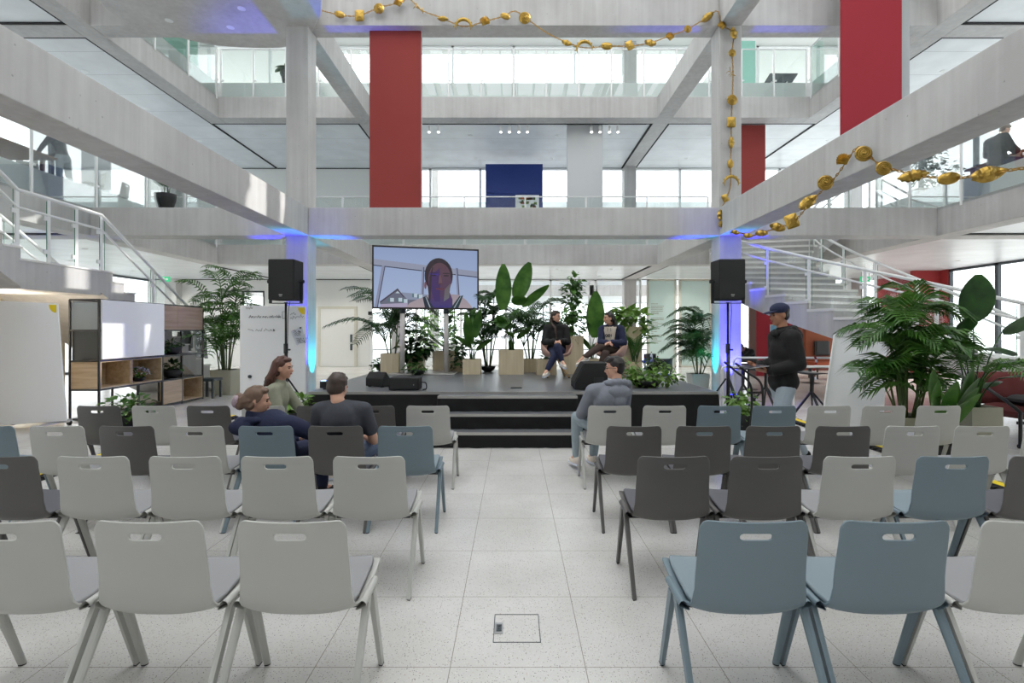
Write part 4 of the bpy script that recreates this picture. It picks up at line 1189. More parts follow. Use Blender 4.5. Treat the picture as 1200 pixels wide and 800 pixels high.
def make_chair():
    t = thing('stacking_chair', 'x', 'chair', (0, 0, 0), 'audience chairs')
    shell_mesh(t)
    rows = []
    for y, z, hw in ((.105, .420, .205), (.13, .412, .216), (.2, .417, .224), (.3, .435, .226), (.40, .455, .225), (.455, .460, .218), (.478, .458, .205)):
        rows.append([Vector((hw * q, y, z + 0.010 * q * q)) for q in (-1, -.95, -.6, -.2, .2, .6, .95, 1)])
    pd = MB().grid(rows).build('seat_pad', PAD['light'], t, smooth=True)
    s = pd.modifiers.new('solid', 'SOLIDIFY'); s.thickness = 0.016; s.offset = -1 if False else 1
    for sx in (-1, 1):
        x = sx * 0.266
        m = MB()
        rows = []
        for k, (xx, zz) in enumerate(((0.236, .424), (0.243, .436), (0.252, .452), (0.263, .460), (0.275, .457), (0.282, .446), (0.281, .436), (0.262, .428), (0.243, .420))):
            rows.append([Vector((sx * xx, y, zz + (y - 0.2) * 0.06)) for y in (.10, .12, .2, .28, .30)])
        m.grid(rows + [rows[0]]).build('side_arm', SHELL['light'], t, smooth=True)
        MB().box(min(x - .012, x + .012), max(x - .012, x + .012), .155, .25, .428, .436).build('joint', 'black_steel', t)
        for (ya, za, yb, top, bot) in ((.165, .432, -.095, .046, .034), (.235, .432, .385, .046, .034)):
            # D-shaped tapering leg, flat face outwards
            def ring(y, z, w):
                out = []
                for a in range(9):
                    an = -PI / 2 + PI * a / 8
                    out.append(Vector((x + sx * (0.0155 - math.cos(an) * (w * 0.72)), y + math.sin(an) * w * 0.5, z)))
                return out
            r0 = ring(ya, za, top); r1 = ring(yb, 0.006, bot); n = len(r0)
            mb = MB().add(r0 + r1, [tuple(range(n)), tuple(reversed(range(n, 2 * n)))] + [(i, (i + 1) % n, n + (i + 1) % n, n + i) for i in range(n)])
            lg = mb.build('leg', SHELL['light'], t)
            MB().add([Vector((p.x, p.y, 0.007)) for p in ring(yb, 0, bot)] + ring(yb, 0.0, bot * 0.9), [tuple(range(n)), tuple(reversed(range(n, 2 * n)))] + [(i, (i + 1) % n, n + (i + 1) % n, n + i) for i in range(n)]).build('foot', 'rubber', lg)
    MB().bar((-.25, .2, .392), (.25, .2, .392), 0.05, 0.012).build('cross_bar', 'black_steel', t)
    return t
chair0 = make_chair()
ROWS = [
    (2.07, [(-1, 'light'), (171, 'light'), (339, 'light')], [(887, 'blue'), (1052, 'blue'), (1222, 'light')]),
    (3.14, [(-4, 'dark'), (105, 'light'), (212, 'light'), (320, 'light'), (431, 'light')], [(791, 'dark'), (901, 'dark'), (1009, 'light'), (1120, 'blue'), (1231, 'dark')]),
    (4.14, [(-10, 'blue'), (73, 'light'), (151, 'dark'), (229, 'light'), (308, 'blue'), (391, 'dark'), (474, 'blue')], [(744, 'dark'), (826, 'dark'), (906, 'dark'), (987, 'dark'), (1067, 'light'), (1149, 'light'), (1230, 'light')]),
    (5.26, [(118, 'dark'), (182, 'light'), (244, 'dark'), (308, 'light'), (372, 'dark'), (437, 'dark'), (501, 'light')], [(715, 'light'), (780, 'light'), (846, 'blue'), (910, 'blue'), (970, 'light'), (1034, 'light'), (1097, 'light')]),
]
CNAME = {'light': 'light grey', 'dark': 'charcoal', 'blue': 'grey blue'}
RNAME = ['nearest row', 'second nearest row', 'third nearest row', 'farthest row']
ONAME = ['on the aisle', 'second from the aisle', 'third from the aisle', 'fourth from the aisle', 'fifth from the aisle', 'sixth from the aisle', 'seventh from the aisle']
CH = {}
first = True
rr = random.Random(11)
for ri, (Y, left, right) in enumerate(ROWS):
    for side, lst in (('L', left), ('R', right)):
        n = len(lst)
        sp = max(PITCH, abs(lst[-1][0] - lst[0][0]) / (n - 1) * Y / F)
        x_a = (lst[-1][0] - 602) * Y / F if side == 'L' else (lst[0][0] - 602) * Y / F
        for i, (px, col) in enumerate(lst):
            k = n - 1 - i if side == 'L' else i
            lab = f"{CNAME[col]} shell chair, {RNAME[ri]}, {'television' if side == 'L' else 'sofa'} side, {ONAME[k]}"
            loc = (x_a + (-k if side == 'L' else k) * sp, Y, 0)
            sw = {} if col == 'light' else {'light_grey_plastic': SHELL[col], 'grey_fabric': PAD[col]}
            if first and col == 'light':
                c = chair0; c.location = loc; c['label'] = lab; first = False
            else:
                c = dup(chair0, loc, lab, 'audience chairs', 0.0, sw)
            CH[(ri, side, k)] = c
# ================================================================ people
def frame(f, up=(0, 0, 1)):
    f = Vector(f).normalized(); u = Vector(up); r = f.cross(u).normalized(); u = r.cross(f).normalized()
    m = Matrix((r, f, u)).transposed()
    return m, r, f, u
def capsule(mb, p, q, r1, r2, n=12):
    p = Vector(p); q = Vector(q); d = (q - p)
    if d.length < 1e-5: mb.ell(p, (r1, r1, r1), n, 8); return
    d.normalize(); pts = []; rs = []
    for i in range(5):
        a = PI / 2 * (1 - i / 4); pts.append(p - d * r1 * math.sin(a)); rs.append(max(r1 * math.cos(a), 1e-4))
    for i in range(5):
        a = PI / 2 * i / 4; pts.append(q + d * r2 * math.sin(a)); rs.append(max(r2 * math.cos(a), 1e-4))
    mb.tube(pts, rs, n)
def limb(mb, pts, rs, n=12):
    for a, b, ra, rb in zip(pts[:-1], pts[1:], rs[:-1], rs[1:]): capsule(mb, a, b, ra, rb, n)
def melt(mb, name, m, parent, voxel=0.009, smooth=4, extra=None, factor=0.5):
    """grow one continuous skin over the overlapping volumes"""
    tmp = mb.build('tmp', m)
    rm = tmp.modifiers.new('r', 'REMESH'); rm.mode = 'VOXEL'; rm.voxel_size = voxel; rm.use_smooth_shade = True
    s = tmp.modifiers.new('s', 'SMOOTH'); s.iterations = smooth; s.factor = factor
    dg = bpy.context.evaluated_depsgraph_get()
    me = bpy.data.meshes.new_from_object(tmp.evaluated_get(dg))
    bpy.data.objects.remove(tmp)
    off = Vector((0, 0, 0)); p = parent
    while p is not None: off += p.location; p = p.parent
    if extra is not None:
        bm = bmesh.new(); bm.from_mesh(me)
        e = bpy.data.meshes.new('e'); e.from_pydata(extra.v, [], extra.f); bm.from_mesh(e); bpy.data.meshes.remove(e)
        bmesh.ops.recalc_face_normals(bm, faces=bm.faces); bm.to_mesh(me); bm.free()
    me.transform(Matrix.Translation(-off))
    for pl in me.polygons: pl.use_smooth = True
    me.name = name
    if not me.materials: me.materials.append(M[m] if isinstance(m, str) else m)
    o = bpy.data.objects.new(name, me); COL.objects.link(o); o.parent = parent
    return o
def hand_into(body, fingers, wrist, d, palm_n, side, curl=0.6, k=1.0):
    """palm melts into the body; five bent fingers rooted in it. palm_n points out of the palm, side = +1 when the thumb lies on d x palm_n"""
    wrist = Vector(wrist); d = Vector(d).normalized(); nn = Vector(palm_n); nn = (nn - d * nn.dot(d)).normalized(); w = d.cross(nn) * side
    c = wrist + d * 0.05 * k
    m = Matrix((w, d, nn)).transposed()
    body.ell(c, (0.040 * k, 0.052 * k, 0.016 * k), 12, 8, m)
    capsule(body, wrist - d * 0.02, wrist + d * 0.02, 0.026 * k, 0.026 * k)
    for i, (off, ln) in enumerate(((0.030, .072), (0.010, .082), (-0.010, .076), (-0.029, .058))):
        b = c + w * off * k + d * 0.036 * k; a = curl * (0.9 + 0.1 * i); dd = d; p = b; pts = [b - d * 0.012]
        for j in range(3):
            an = a * (j + 0.6) * 0.75
            p = p + (d * math.cos(an) + nn * math.sin(an)) * ln * (0.42, .33, .25)[j] * k; pts.append(p)
        fingers.tube(pts, [.0095 * k, .009 * k, .0083 * k, .0062 * k], 7)
    t0 = c + w * 0.030 * k - d * 0.022 * k
    fingers.tube([t0 - w * 0.008, t0 + w * 0.022 * k + d * 0.018 * k + nn * 0.01, t0 + w * 0.026 * k + d * 0.045 * k + nn * 0.020 * k, t0 + w * 0.018 * k + d * 0.066 * k + nn * 0.026 * k], [.0115 * k, .0105 * k, .0095 * k, .007 * k], 7)

def head_into(body, c, hf, up=(0, 0, 1), k=1.0):
    m, r, f, u = frame(hf, up); c = Vector(c)
    def P(a, b, d): return c + (r * a + f * b + u * d) * k
    body.ell(P(0, -0.012, 0.028), (0.076 * k, 0.094 * k, 0.088 * k), 16, 12, m)
    body.ell(P(0, 0.018, -0.035), (0.060 * k, 0.070 * k, 0.080 * k), 14, 10, m)
    body.ell(P(0, 0.056, -0.088), (0.030 * k, 0.026 * k, 0.024 * k), 10, 8, m)     # chin
    body.ell(P(0, 0.074, 0.020), (0.050 * k, 0.016 * k, 0.014 * k), 10, 8, m)      # brow
    limb(body, [P(0, 0.078, 0.012), P(0, 0.100, -0.028)], [0.010 * k, 0.015 * k], 8)   # nose
    body.ell(P(0, 0.078, -0.058), (0.026 * k, 0.013 * k, 0.013 * k), 10, 8, m)     # mouth
    for s in (-1, 1):
        body.ell(P(s * 0.036, 0.066, -0.022), (0.022 * k, 0.016 * k, 0.022 * k), 10, 8, m)
        body.ell(P(s * 0.076, -0.012, -0.010), (0.010 * k, 0.020 * k, 0.032 * k), 10, 8, m)
    return m, r, f, u, P
def face_parts(t, P, m, k=1.0, brow='eye'):
    for s in (-1, 1):
        MB().ell(P(s * 0.031, 0.078, 0.002), (0.013 * k, 0.007 * k, 0.007 * k), 10, 6, m).build('eye', 'eye', t, smooth=True)
        MB().tube([P(s * 0.014, 0.088, 0.020), P(s * 0.032, 0.087, 0.025), P(s * 0.050, 0.076, 0.019)], 0.0045 * k, 6).build('eyebrow', brow, t, smooth=True)
    MB().ell(P(0, 0.089, -0.057), (0.023 * k, 0.006 * k, 0.008 * k), 10, 6, m).build('mouth', 'lips', t, smooth=True)

def person(label, J, skin='skin', top=None, top_len=1.0, trousers=None, shoes=None, hair=None, k=1.0, infl=0.016, cat='person', voxel=0.010, hood=None, sleeve_mat=None):
    """J: pelvis, chest, neck, head, hf (facing of the head), bf (facing of the body), and sh/el/wr, hip/kn/an as [left, right]"""
    V = lambda a: Vector(a)
    t = thing('person', label, cat, (J['pelvis'][0], J['pelvis'][1], J.get('base', 0)))
    mB, rB, fB, uB = frame(J['bf'])
    spine = (V(J['chest']) - V(J['pelvis'])).normalized()
    mT, rT, fT, uT = frame((fB - spine * fB.dot(spine)), spine)
    body = MB(); fing = MB()
    mH, r, f, u, P = head_into(body, J['head'], J['hf'], J.get('hup', (0, 0, 1)), k)
    neck = V(J['neck'])
    limb(body, [P(0, -0.02, -0.05), neck], [0.052 * k, 0.058 * k])
    def torso(mb, e):
        mb.ell(V(J['pelvis']), ((0.165 + e) * k, (0.115 + e) * k, (0.12 + e) * k), 16, 10, mT)
        mid = V(J['pelvis']).lerp(V(J['chest']), 0.5)
        mb.ell(mid, ((0.145 + e) * k, (0.100 + e) * k, (0.17 + e) * k), 16, 10, mT)
        mb.ell(V(J['chest']), ((0.165 + e) * k, (0.110 + e) * k, (0.16 + e) * k), 16, 10, mT)
        for s in (0, 1):
            sh = V(J['sh'][s])
            limb(mb, [neck - spine * 0.05 * k, sh], [(0.055 + e) * k, (0.056 + e) * k])
            limb(mb, [V(J['chest']), sh], [(0.09 + e) * k, (0.05 + e) * k])
    def arm(mb, s, e, frac=2.0):
        sh, el, wr = V(J['sh'][s]), V(J['el'][s]), V(J['wr'][s])
        if frac <= 1.0: el = sh.lerp(el, frac); limb(mb, [sh, el], [(0.054 + e) * k, (0.045 + e * 1.3) * k]); return
        limb(mb, [sh, el], [(0.054 + e) * k, (0.041 + e) * k])
        wr2 = el.lerp(wr, frac - 1.0)
        limb(mb, [el, wr2], [(0.041 + e) * k, (0.041 + (0.027 - 0.041) * (frac - 1) + e) * k])
    def leg(mb, s, e, full=True):
        hp, kn, an = V(J['hip'][s]), V(J['kn'][s]), V(J['an'][s])
        limb(mb, [hp, kn], [(0.082 + e) * k, (0.056 + e) * k]); limb(mb, [kn, kn.lerp(an, .35), kn.lerp(an, 0.92) if not full else an], [(0.056 + e) * k, (0.056 + e) * k, (0.040 + e) * k])
    torso(body, 0)
    for s in (0, 1):
        arm(body, s, 0); leg(body, s, 0)
        d = (V(J['wr'][s]) - V(J['el'][s])).normalized()
        hd = V(J['hd'][s]) if 'hd' in J else d
        pn = V(J['pn'][s]) if 'pn' in J else Vector((0, 0, -1))
        hand_into(body, fing, V(J['wr'][s]) + d * 0.01, hd, pn, J.get('ts', (1, -1))[s], J.get('curl', 0.6), k)
        limb(body, [V(J['an'][s]), V(J['an'][s]) + V(J['toe'][s]).normalized() * 0.12 * k + Vector((0, 0, -0.03))], [0.036 * k, 0.03 * k])
    melt(body, 'body', skin, t, voxel, 4, fing)
    face_parts(t, P, mH, k)
    if top:
        mb = MB(); torso(mb, infl)
        for s in (0, 1): arm(mb, s, infl, top_len)
        if top_len > 1.0: limb(mb, [neck - spine * 0.03, neck + uT * 0.012], [0.072 * k, 0.066 * k])
        if J.get('collar'): limb(mb, [neck, neck + (P(0, -0.01, -0.06) - neck) * 0.7], [0.07 * k, 0.066 * k])
        to = melt(mb, J.get('topname', 'shirt'), top, t, voxel, 14, None, 0.7)
        if top_len > 1.5:
            for s in (0, 1):
                e, w = V(J['el'][s]), V(J['wr'][s]); q = e.lerp(w, top_len - 1.0); d = (w - e).normalized()
                MB().tube([q - d * 0.03, q + d * 0.012], 0.027 * k + 0.041 * k * 0.1 + infl, 12).build('cuff', sleeve_mat or top, to, smooth=True)
    if trousers:
        mb = MB(); e = 0.014
        mb.ell(V(J['pelvis']) - spine * 0.02, ((0.165 + e) * k, (0.118 + e) * k, (0.115 + e) * k), 16, 10, mT)
        for s in (0, 1): leg(mb, s, e, False)
        melt(mb, J.get('legname', 'trousers'), trousers, t, voxel, 3)
    if shoes:
        for s in (0, 1):
            an = V(J['an'][s]); d = V(J['toe'][s]).normalized(); sd = d.cross(Vector((0, 0, 1))).normalized(); ud = sd.cross(d)
            m = Matrix((sd, d, ud)).transposed()
            mb = MB(); mb.ell(an + d * 0.075 - ud * 0.045, (0.046, 0.135, 0.040), 14, 8, m); mb.ell(an - ud * 0.02 - d * 0.01, (0.046, 0.062, 0.055), 12, 8, m)
            so = melt(mb, 'shoe', shoes, t, 0.008, 3)
            MB().slab([an - ud * 0.085 + sd * a * 0.043 + d * b for a, b in ((-.7, -.07), (.7, -.07), (1, 0), (1, .12), (.6, .205), (-.6, .205), (-1, .12), (-1, 0))], ud * 0.022).build('sole', 'paper', so)
    return t, P, mH, k
def hair_cap(t, P, m, mat_, k=1.0, back=0.0, low=0.0, strands=(), name='hair', fringe=True):
    mb = MB()
    mb.ell(P(0, -0.024 - back, 0.040), (0.084 * k, 0.094 * k, 0.084 * k), 18, 12, m)
    mb.ell(P(0, -0.050, -0.005 - low), (0.078 * k, 0.060 * k, 0.075 * k), 16, 10, m)
    if fringe: mb.ell(P(0, 0.040, 0.088), (0.062 * k, 0.040 * k, 0.030 * k), 14, 8, m)
    for pts, rs in strands: limb(mb, pts, rs, 8)
    rr = random.Random(len(strands) + 5)
    for i in range(46):
        a = rr.uniform(-1, 1); h0 = rr.uniform(0.05, 0.125)
        x = a * 0.078; pts = [P(x * 0.5, -0.02 + rr.uniform(-.03, .04), 0.122), P(x * 1.03, -0.075 * math.sqrt(max(0.1, 1 - a * a)) - 0.03, 0.05), P(x * 0.95, -0.09 * math.sqrt(max(0.1, 1 - a * a)), -0.03 - low * rr.uniform(.6, 1.2))]
        limb(mb, pts, [0.008, 0.010, 0.006], 5)
    return melt(mb, name, mat_, t, 0.007, 1)
HAIR = {'brown': mat('brown_hair', rgb(84, 50, 40), 0.5, var=0.35, scale=60), 'light': mat('light_brown_hair', rgb(112, 88, 72), 0.55, var=0.3, scale=60), 'dark': mat('dark_brown_hair', rgb(62, 48, 40), 0.5, var=0.3, scale=60), 'black': mat('black_hair', rgb(40, 34, 34), 0.45, var=0.3, scale=60)}
for nm, c in (('tee', (66, 68, 76)), ('navy', (36, 42, 70)), ('sage', (150, 152, 132)), ('hoodgrey', (128, 132, 142)), ('blacktop', (30, 29, 30)), ('denim', (38, 44, 72)), ('lightdenim', (172, 184, 194)), ('jeans', (86, 98, 122)), ('brownpants', (70, 56, 50)), ('beige', (206, 194, 180)), ('cream', (226, 216, 204)), ('washed', (150, 164, 172))):
    M[nm] = mat('cloth_' + nm, rgb(*c), 0.9, var=0.10, scale=14, bump=0.25, bscale=40)

def X(px, Y): return (px - 602) * Y / F
# --- man in dark T-shirt, third nearest row
cx = X(391, 4.14)
J = dict(pelvis=(cx, 4.40, .57), chest=(cx + .0, 4.34, .83), neck=(X(396, 4.34), 4.34, 1.00), head=at(396, 454, 4.40), hf=(0.12, 1, -0.28), bf=(0.05, 1, 0),
         sh=[(cx - .19, 4.35, .925), (cx + .185, 4.35, .925)], el=[(cx - .245, 4.40, .66), (cx + .25, 4.42, .65)], wr=[(cx - .09, 4.64, .63), (cx + .12, 4.66, .63)],
         hip=[(cx - .09, 4.44, .53), (cx + .09, 4.44, .53)], kn=[(cx - .12, 4.86, .53), (cx + .21, 4.84, .54)], an=[(cx - .12, 4.86, .10), (cx + .20, 4.86, .10)], toe=[(0, 1, -.05), (0.2, 1, -.05)])
t, P, m, k = person('man with short dark hair in a charcoal T-shirt, seen from behind, seated', J, 'skin', 'tee', 0.62, 'jeans', 'rubber')
hair_cap(t, P, m, HAIR['dark'])
# --- person in a navy hooded top, same row
cx = X(308, 4.14)
hx = at(302, 469, 4.42)
J = dict(pelvis=(cx, 4.42, .56), chest=(cx - .04, 4.42, .74), neck=(hx.x - .03, 4.41, .87), head=hx, hf=(1, 0.35, -0.12), bf=(0.45, 1, 0),
         sh=[(cx - .17, 4.45, .80), (cx + .13, 4.36, .80)], el=[(cx - .18, 4.62, .60), (cx + .36, 4.42, .69)], wr=[(cx + .02, 4.74, .60), (cx + .40, 4.68, .62)],
         hip=[(cx - .09, 4.46, .53), (cx + .09, 4.44, .53)], kn=[(cx - .02, 4.88, .53), (cx + .2, 4.86, .53)], an=[(cx, 4.88, .10), (cx + .2, 4.9, .10)], toe=[(.2, 1, -.05), (0.2, 1, -.05)], topname='hoodie')
t, P, m, k = person('person with a hair bun in a navy hooded top, leaning towards the man beside', J, 'skin', 'navy', 1.9, 'navy', 'rubber', infl=0.026)
hair_cap(t, P, m, HAIR['light'], low=0.02, strands=[([P(0, -0.06, 0.0), P(0, -0.115, -0.02)], [0.085, 0.06]), ([P(.02, -0.13, -0.05), P(-.02, -0.15, 0.02)], [0.04, 0.035]), ([P(.06, 0.01, 0.02), P(.075, -.04, -.05)], [.022, .014]), ([P(-.06, 0.01, 0.02), P(-.075, -.04, -.05)], [.022, .014])])
MB().ell(P(0, -0.165, -0.02), (0.055, 0.035, 0.055), 10, 8, m).build('hair_clip', mat('checked_clip', rgb(170, 150, 160), 0.6, var=0.5, scale=90), t, smooth=True)
mb = MB()
nk = Vector(J['neck'])
for i in range(13):
    a = PI * 2 * i / 12; mb.ell(nk + Vector((math.cos(a) * 0.105, math.sin(a) * 0.085 - 0.015, -0.045 - 0.02 * math.sin(a))), (0.045, 0.045, 0.032), 8, 6)
mb.ell(nk + Vector((-0.05, -0.115, -0.085)), (0.105, 0.055, 0.07), 12, 8)
melt(mb, 'hood', 'navy', t, 0.01, 3)
# --- woman in a sage top, farthest row, turned to the side
cx = X(308, 5.26)
hx = at(332, 431, 5.55)
J = dict(pelvis=(cx - .02, 5.56, .57), chest=(cx - .0, 5.56, .86), neck=(hx.x - .045, 5.56, 1.04), head=hx, hf=(1, 0.0, -0.05), bf=(1, 0.15, 0),
         sh=[(cx + .0, 5.74, .965), (cx + .04, 5.39, .965)], el=[(cx + .16, 5.80, .70), (cx + .13, 5.36, .68)], wr=[(cx + .36, 5.66, .66), (cx + .36, 5.44, .63)],
         hip=[(cx + .05, 5.65, .53), (cx + .05, 5.47, .53)], kn=[(cx + .46, 5.66, .54), (cx + .46, 5.48, .54)], an=[(cx + .46, 5.66, .10), (cx + .5, 5.48, .10)], toe=[(1, .1, -.05), (1, 0, -.05)])
t, P, m, k = person('woman with shoulder-length brown hair in a sage top, turned sideways', J, 'skin', 'sage', 1.25, 'jeans', 'cream')
rr = random.Random(4); strands = []
for i in range(46):
    a = rr.uniform(-1.15, 1.15); s = math.sin(a * 1.5); c_ = -math.cos(a * 1.25)
    pts = [P(.03 * s, -.01, .122), P(.085 * s, .085 * c_ - .01, .06), P(.108 * s + rr.uniform(-.015, .015), .105 * c_ - .01, -.04), P(.115 * s + rr.uniform(-.02, .02), .115 * c_ - .035 + rr.uniform(-.02, .02), -.11), P(.095 * s + rr.uniform(-.025, .025), .115 * c_ - .04 + rr.uniform(-.03, .02), -.17 + rr.uniform(-.03, .02))]
    strands.append((pts, [.014, .018, .019, .017, .008]))
hair_cap(t, P, m, HAIR['brown'], low=0.03, strands=strands)
# --- young man in a grey hooded top, farthest row beyond the aisle
cx = X(715, 5.26)
hx = at(720, 431, 5.52)
J = dict(pelvis=(cx + .03, 5.54, .57), chest=(cx + .04, 5.46, .85), neck=(hx.x + .02, 5.48, 1.03), head=hx, hf=(-1, 0.18, -0.08), bf=(-0.45, 1, 0),
         sh=[(cx - .15, 5.44, .955), (cx + .21, 5.52, .955)], el=[(cx - .25, 5.60, .69), (cx + .24, 5.72, .70)], wr=[(cx - .17, 5.86, .66), (cx - .02, 5.88, .66)],
         hip=[(cx - .05, 5.60, .53), (cx + .11, 5.64, .53)], kn=[(cx - .26, 5.90, .60), (cx - .02, 6.06, .56)], an=[(cx - .26, 5.92, .13), (cx - .04, 6.1, .10)], toe=[(-.3, 1, -.05), (-.2, 1, -.05)], topname='hoodie')
t, P, m, k = person('young man with glasses in a grey hooded top looking across the aisle', J, 'skin', 'hoodgrey', 1.9, 'washed', 'cream', infl=0.026)
hair_cap(t, P, m, HAIR['black'], strands=[([P(0, .05, .10), P(0, .085, .085)], [.035, .02]), ([P(.04, .02, .10), P(.05, .07, .08)], [.03, .018]), ([P(-.04, .02, .10), P(-.05, .07, .08)], [.03, .018])])
g = MB()
for s in (-1, 1):
    g.tube([P(s * (.034 + .022 * math.cos(a)), .098, .002 + .018 * math.sin(a)) for a in [2 * PI * i / 14 for i in range(14)]], 0.0025, 5, closed=True)
    g.tube([P(s * .056, .097, .006), P(s * .08, .04, .008), P(s * .083, -.02, .0)], 0.0025, 5)
g.tube([P(-.012, .1, .004), P(.012, .1, .004)], 0.0025, 5)
g.build('glasses', 'black_steel', t)
nk = Vector(J['neck']); mb = MB()
for i in range(13):
    a = PI * 2 * i / 12; mb.ell(nk + Vector((math.cos(a) * 0.120, math.sin(a) * 0.10 - 0.01, -0.005 - 0.03 * math.sin(a))), (0.045, 0.045, 0.042), 8, 6)
mb.ell(nk + Vector((0.0, -0.125, -0.08)), (0.135, 0.055, 0.075), 12, 8); mb.ell(nk + Vector((0.0, -0.135, -0.17)), (0.075, 0.045, 0.075), 12, 8)
melt(mb, 'hood', 'hoodgrey', t, 0.01, 3)

# --- shell armchairs on the stage
def stage_chair(label, cx, cy, rot):
    t = thing('tub_chair', label, 'chair', (0, 0, 0), 'tub chairs on the stage')
    m_pink = bpy.data.materials.get('blush_fabric') or mat('blush_fabric', rgb(196, 160, 146), 0.9, var=0.05, scale=60)
    rows = []
    for i in range(15):
        a = -PI * 0.92 + PI * 1.84 * i / 14        # 0 = back of the chair (local +y)
        hgt = 0.36 * (0.5 + 0.5 * math.cos(a * 0.80)) ** 0.9 + 0.10 * (abs(a) > 2.2) * 0
        hgt = max(0.03, hgt * (1.0 if abs(a) < 2.1 else max(0.0, (2.9 - abs(a)) / 0.8)))
        rx, ry = 0.25, 0.25
        base = Vector((rx * math.sin(a) * .9, ry * math.cos(a) * .9, .44)); top = Vector((rx * 1.25 * math.sin(a), ry * 1.2 * math.cos(a), .44 + hgt))
        rows.append([base, base.lerp(top, .15) + Vector((math.sin(a), math.cos(a), 0)) * 0.035, base.lerp(top, .55) + Vector((math.sin(a), math.cos(a), 0)) * 0.03, top])
    o = MB().grid(rows).build('shell', m_pink, t, smooth=True)
    s = o.modifiers.new('s', 'SOLIDIFY'); s.thickness = 0.03; s.offset = 0
    MB().lathe([(0.0, .405), (.19, .41), (.245, .43), (.255, .45), (.24, .468), (.0, .474)], (0, 0, 0), 22).build('seat', m_pink, t, smooth=True)
    MB().lathe([(.05, .34), (.05, .41)], (0, 0, 0), 12).build('hub', 'black_steel', t)
    for kx in range(4):
        a = PI / 4 + kx * PI / 2; d = Vector((math.cos(a), math.sin(a), 0))
        lg = MB().tube([d * 0.03 + Vector((0, 0, .385)), d * 0.30 + Vector((0, 0, .012))], [.024, .016], 10).build('leg', 'beech', t, smooth=True)
        MB().tube([d * 0.2985 + Vector((0, 0, .014)), d * 0.308 + Vector((0, 0, 0))], .017, 8).build('foot', 'rubber', lg)
    t.location = (cx, cy, SZ); t.rotation_euler = (0, 0, rot)
    return t
stage_chair('blush tub chair holding the woman in the black jumper', X(652, 10.3), 10.3, 0.1)
stage_chair('blush tub chair holding the woman in the hooded jumper', X(716, 10.15), 10.15, -0.55)
# --- speaker in black
cx, cy = X(652, 10.3), 10.25
J = dict(base=SZ, pelvis=(cx, cy + .02, SZ + .58), chest=(cx - .01, cy + .08, SZ + .86), neck=(cx - .02, cy + .05, SZ + 1.06), head=at(651.5, 371, 10.25), hf=(0.8, -0.6, -0.03), bf=(-0.05, -1, 0),
         sh=[(cx + .175, cy + .06, SZ + .98), (cx - .185, cy + .06, SZ + .98)], el=[(cx + .22, cy - .03, SZ + .71), (cx - .24, cy - .03, SZ + .71)], wr=[(cx + .06, cy - .24, SZ + .73), (cx - .06, cy - .25, SZ + .72)],
         hip=[(cx + .085, cy - .04, SZ + .53), (cx - .085, cy - .04, SZ + .53)], kn=[(cx - .03, cy - .44, SZ + .63), (cx - .06, cy - .40, SZ + .48)], an=[at(658.5, 423, 9.78), at(641, 434, 9.75)], toe=[(0.35, -1, -.35), (-.5, -1, -.25)],
         collar=True, hd=[(-.8, -.5, -.1), (.8, -.5, -.1)], ts=(1, -1), topname='jumper', legname='jeans')
t, P, m, k = person('woman in a black high-necked jumper and dark jeans seated on stage', J, 'skin', 'blacktop', 1.93, 'denim', 'cream', infl=0.03)
st_ = [([P(.02 * i, -.06, .03 - .02 * abs(i)), P(.03 + .01 * i, -.10, -.06), P(.055 + .008 * i, -.06, -.14), P(.07, .03, -.22), P(.075 + .008 * i, .06, -.34), P(.075, .07, -.43)], [.03, .03, .028, .026, .022, .012]) for i in (-1, 0, 1)]
hair_cap(t, P, m, HAIR['dark'], strands=st_)
# --- speaker in the two-tone hooded jumper
cx, cy = X(716, 10.15), 10.1
J = dict(base=SZ, pelvis=(cx, cy + .02, SZ + .57), chest=(cx + .015, cy + .06, SZ + .86), neck=(cx + .0, cy + .03, SZ + 1.05), head=at(713, 373, 10.05), hf=(-0.95, -0.3, 0.03), bf=(-0.55, -1, 0),
         sh=[(cx + .175, cy - .02, SZ + .965), (cx - .16, cy + .11, SZ + .965)], el=[(cx + .22, cy - .13, SZ + .70), (cx - .22, cy - .05, SZ + .71)], wr=[(cx - .06, cy - .28, SZ + .71), (cx - .14, cy - .25, SZ + .70)],
         hip=[(cx + .07, cy - .06, SZ + .53), (cx - .09, cy + .0, SZ + .53)], kn=[(cx - .30, cy - .33, SZ + .62), (cx - .20, cy - .36, SZ + .49)], an=[at(684, 419, 9.62), at(703, 431, 9.7)], toe=[(-1, -.25, -.55), (-.4, -1, -.1)],
         hd=[(-.8, -.5, -.1), (.5, -.7, -.1)], topname='hoodie')
t, P, m, k = person('woman in a beige and navy lettered hooded jumper seated on stage', J, 'skin', 'navy', 1.93, 'brownpants', 'cream', infl=0.028)
rr = random.Random(14); st_ = []
for i in range(16):
    a = rr.uniform(-1, 1)
    st_.append(([P(.05 * a, -.08, .06), P(.07 * a, -.115, 0), P(.08 * a, -.125 + rr.uniform(-.02, .02), -.08), P(.09 * a, -.11 + rr.uniform(-.02, .02), -.15 + rr.uniform(-.03, .03))], [.02, .024, .022, .012]))
hair_cap(t, P, m, HAIR['black'], strands=st_)
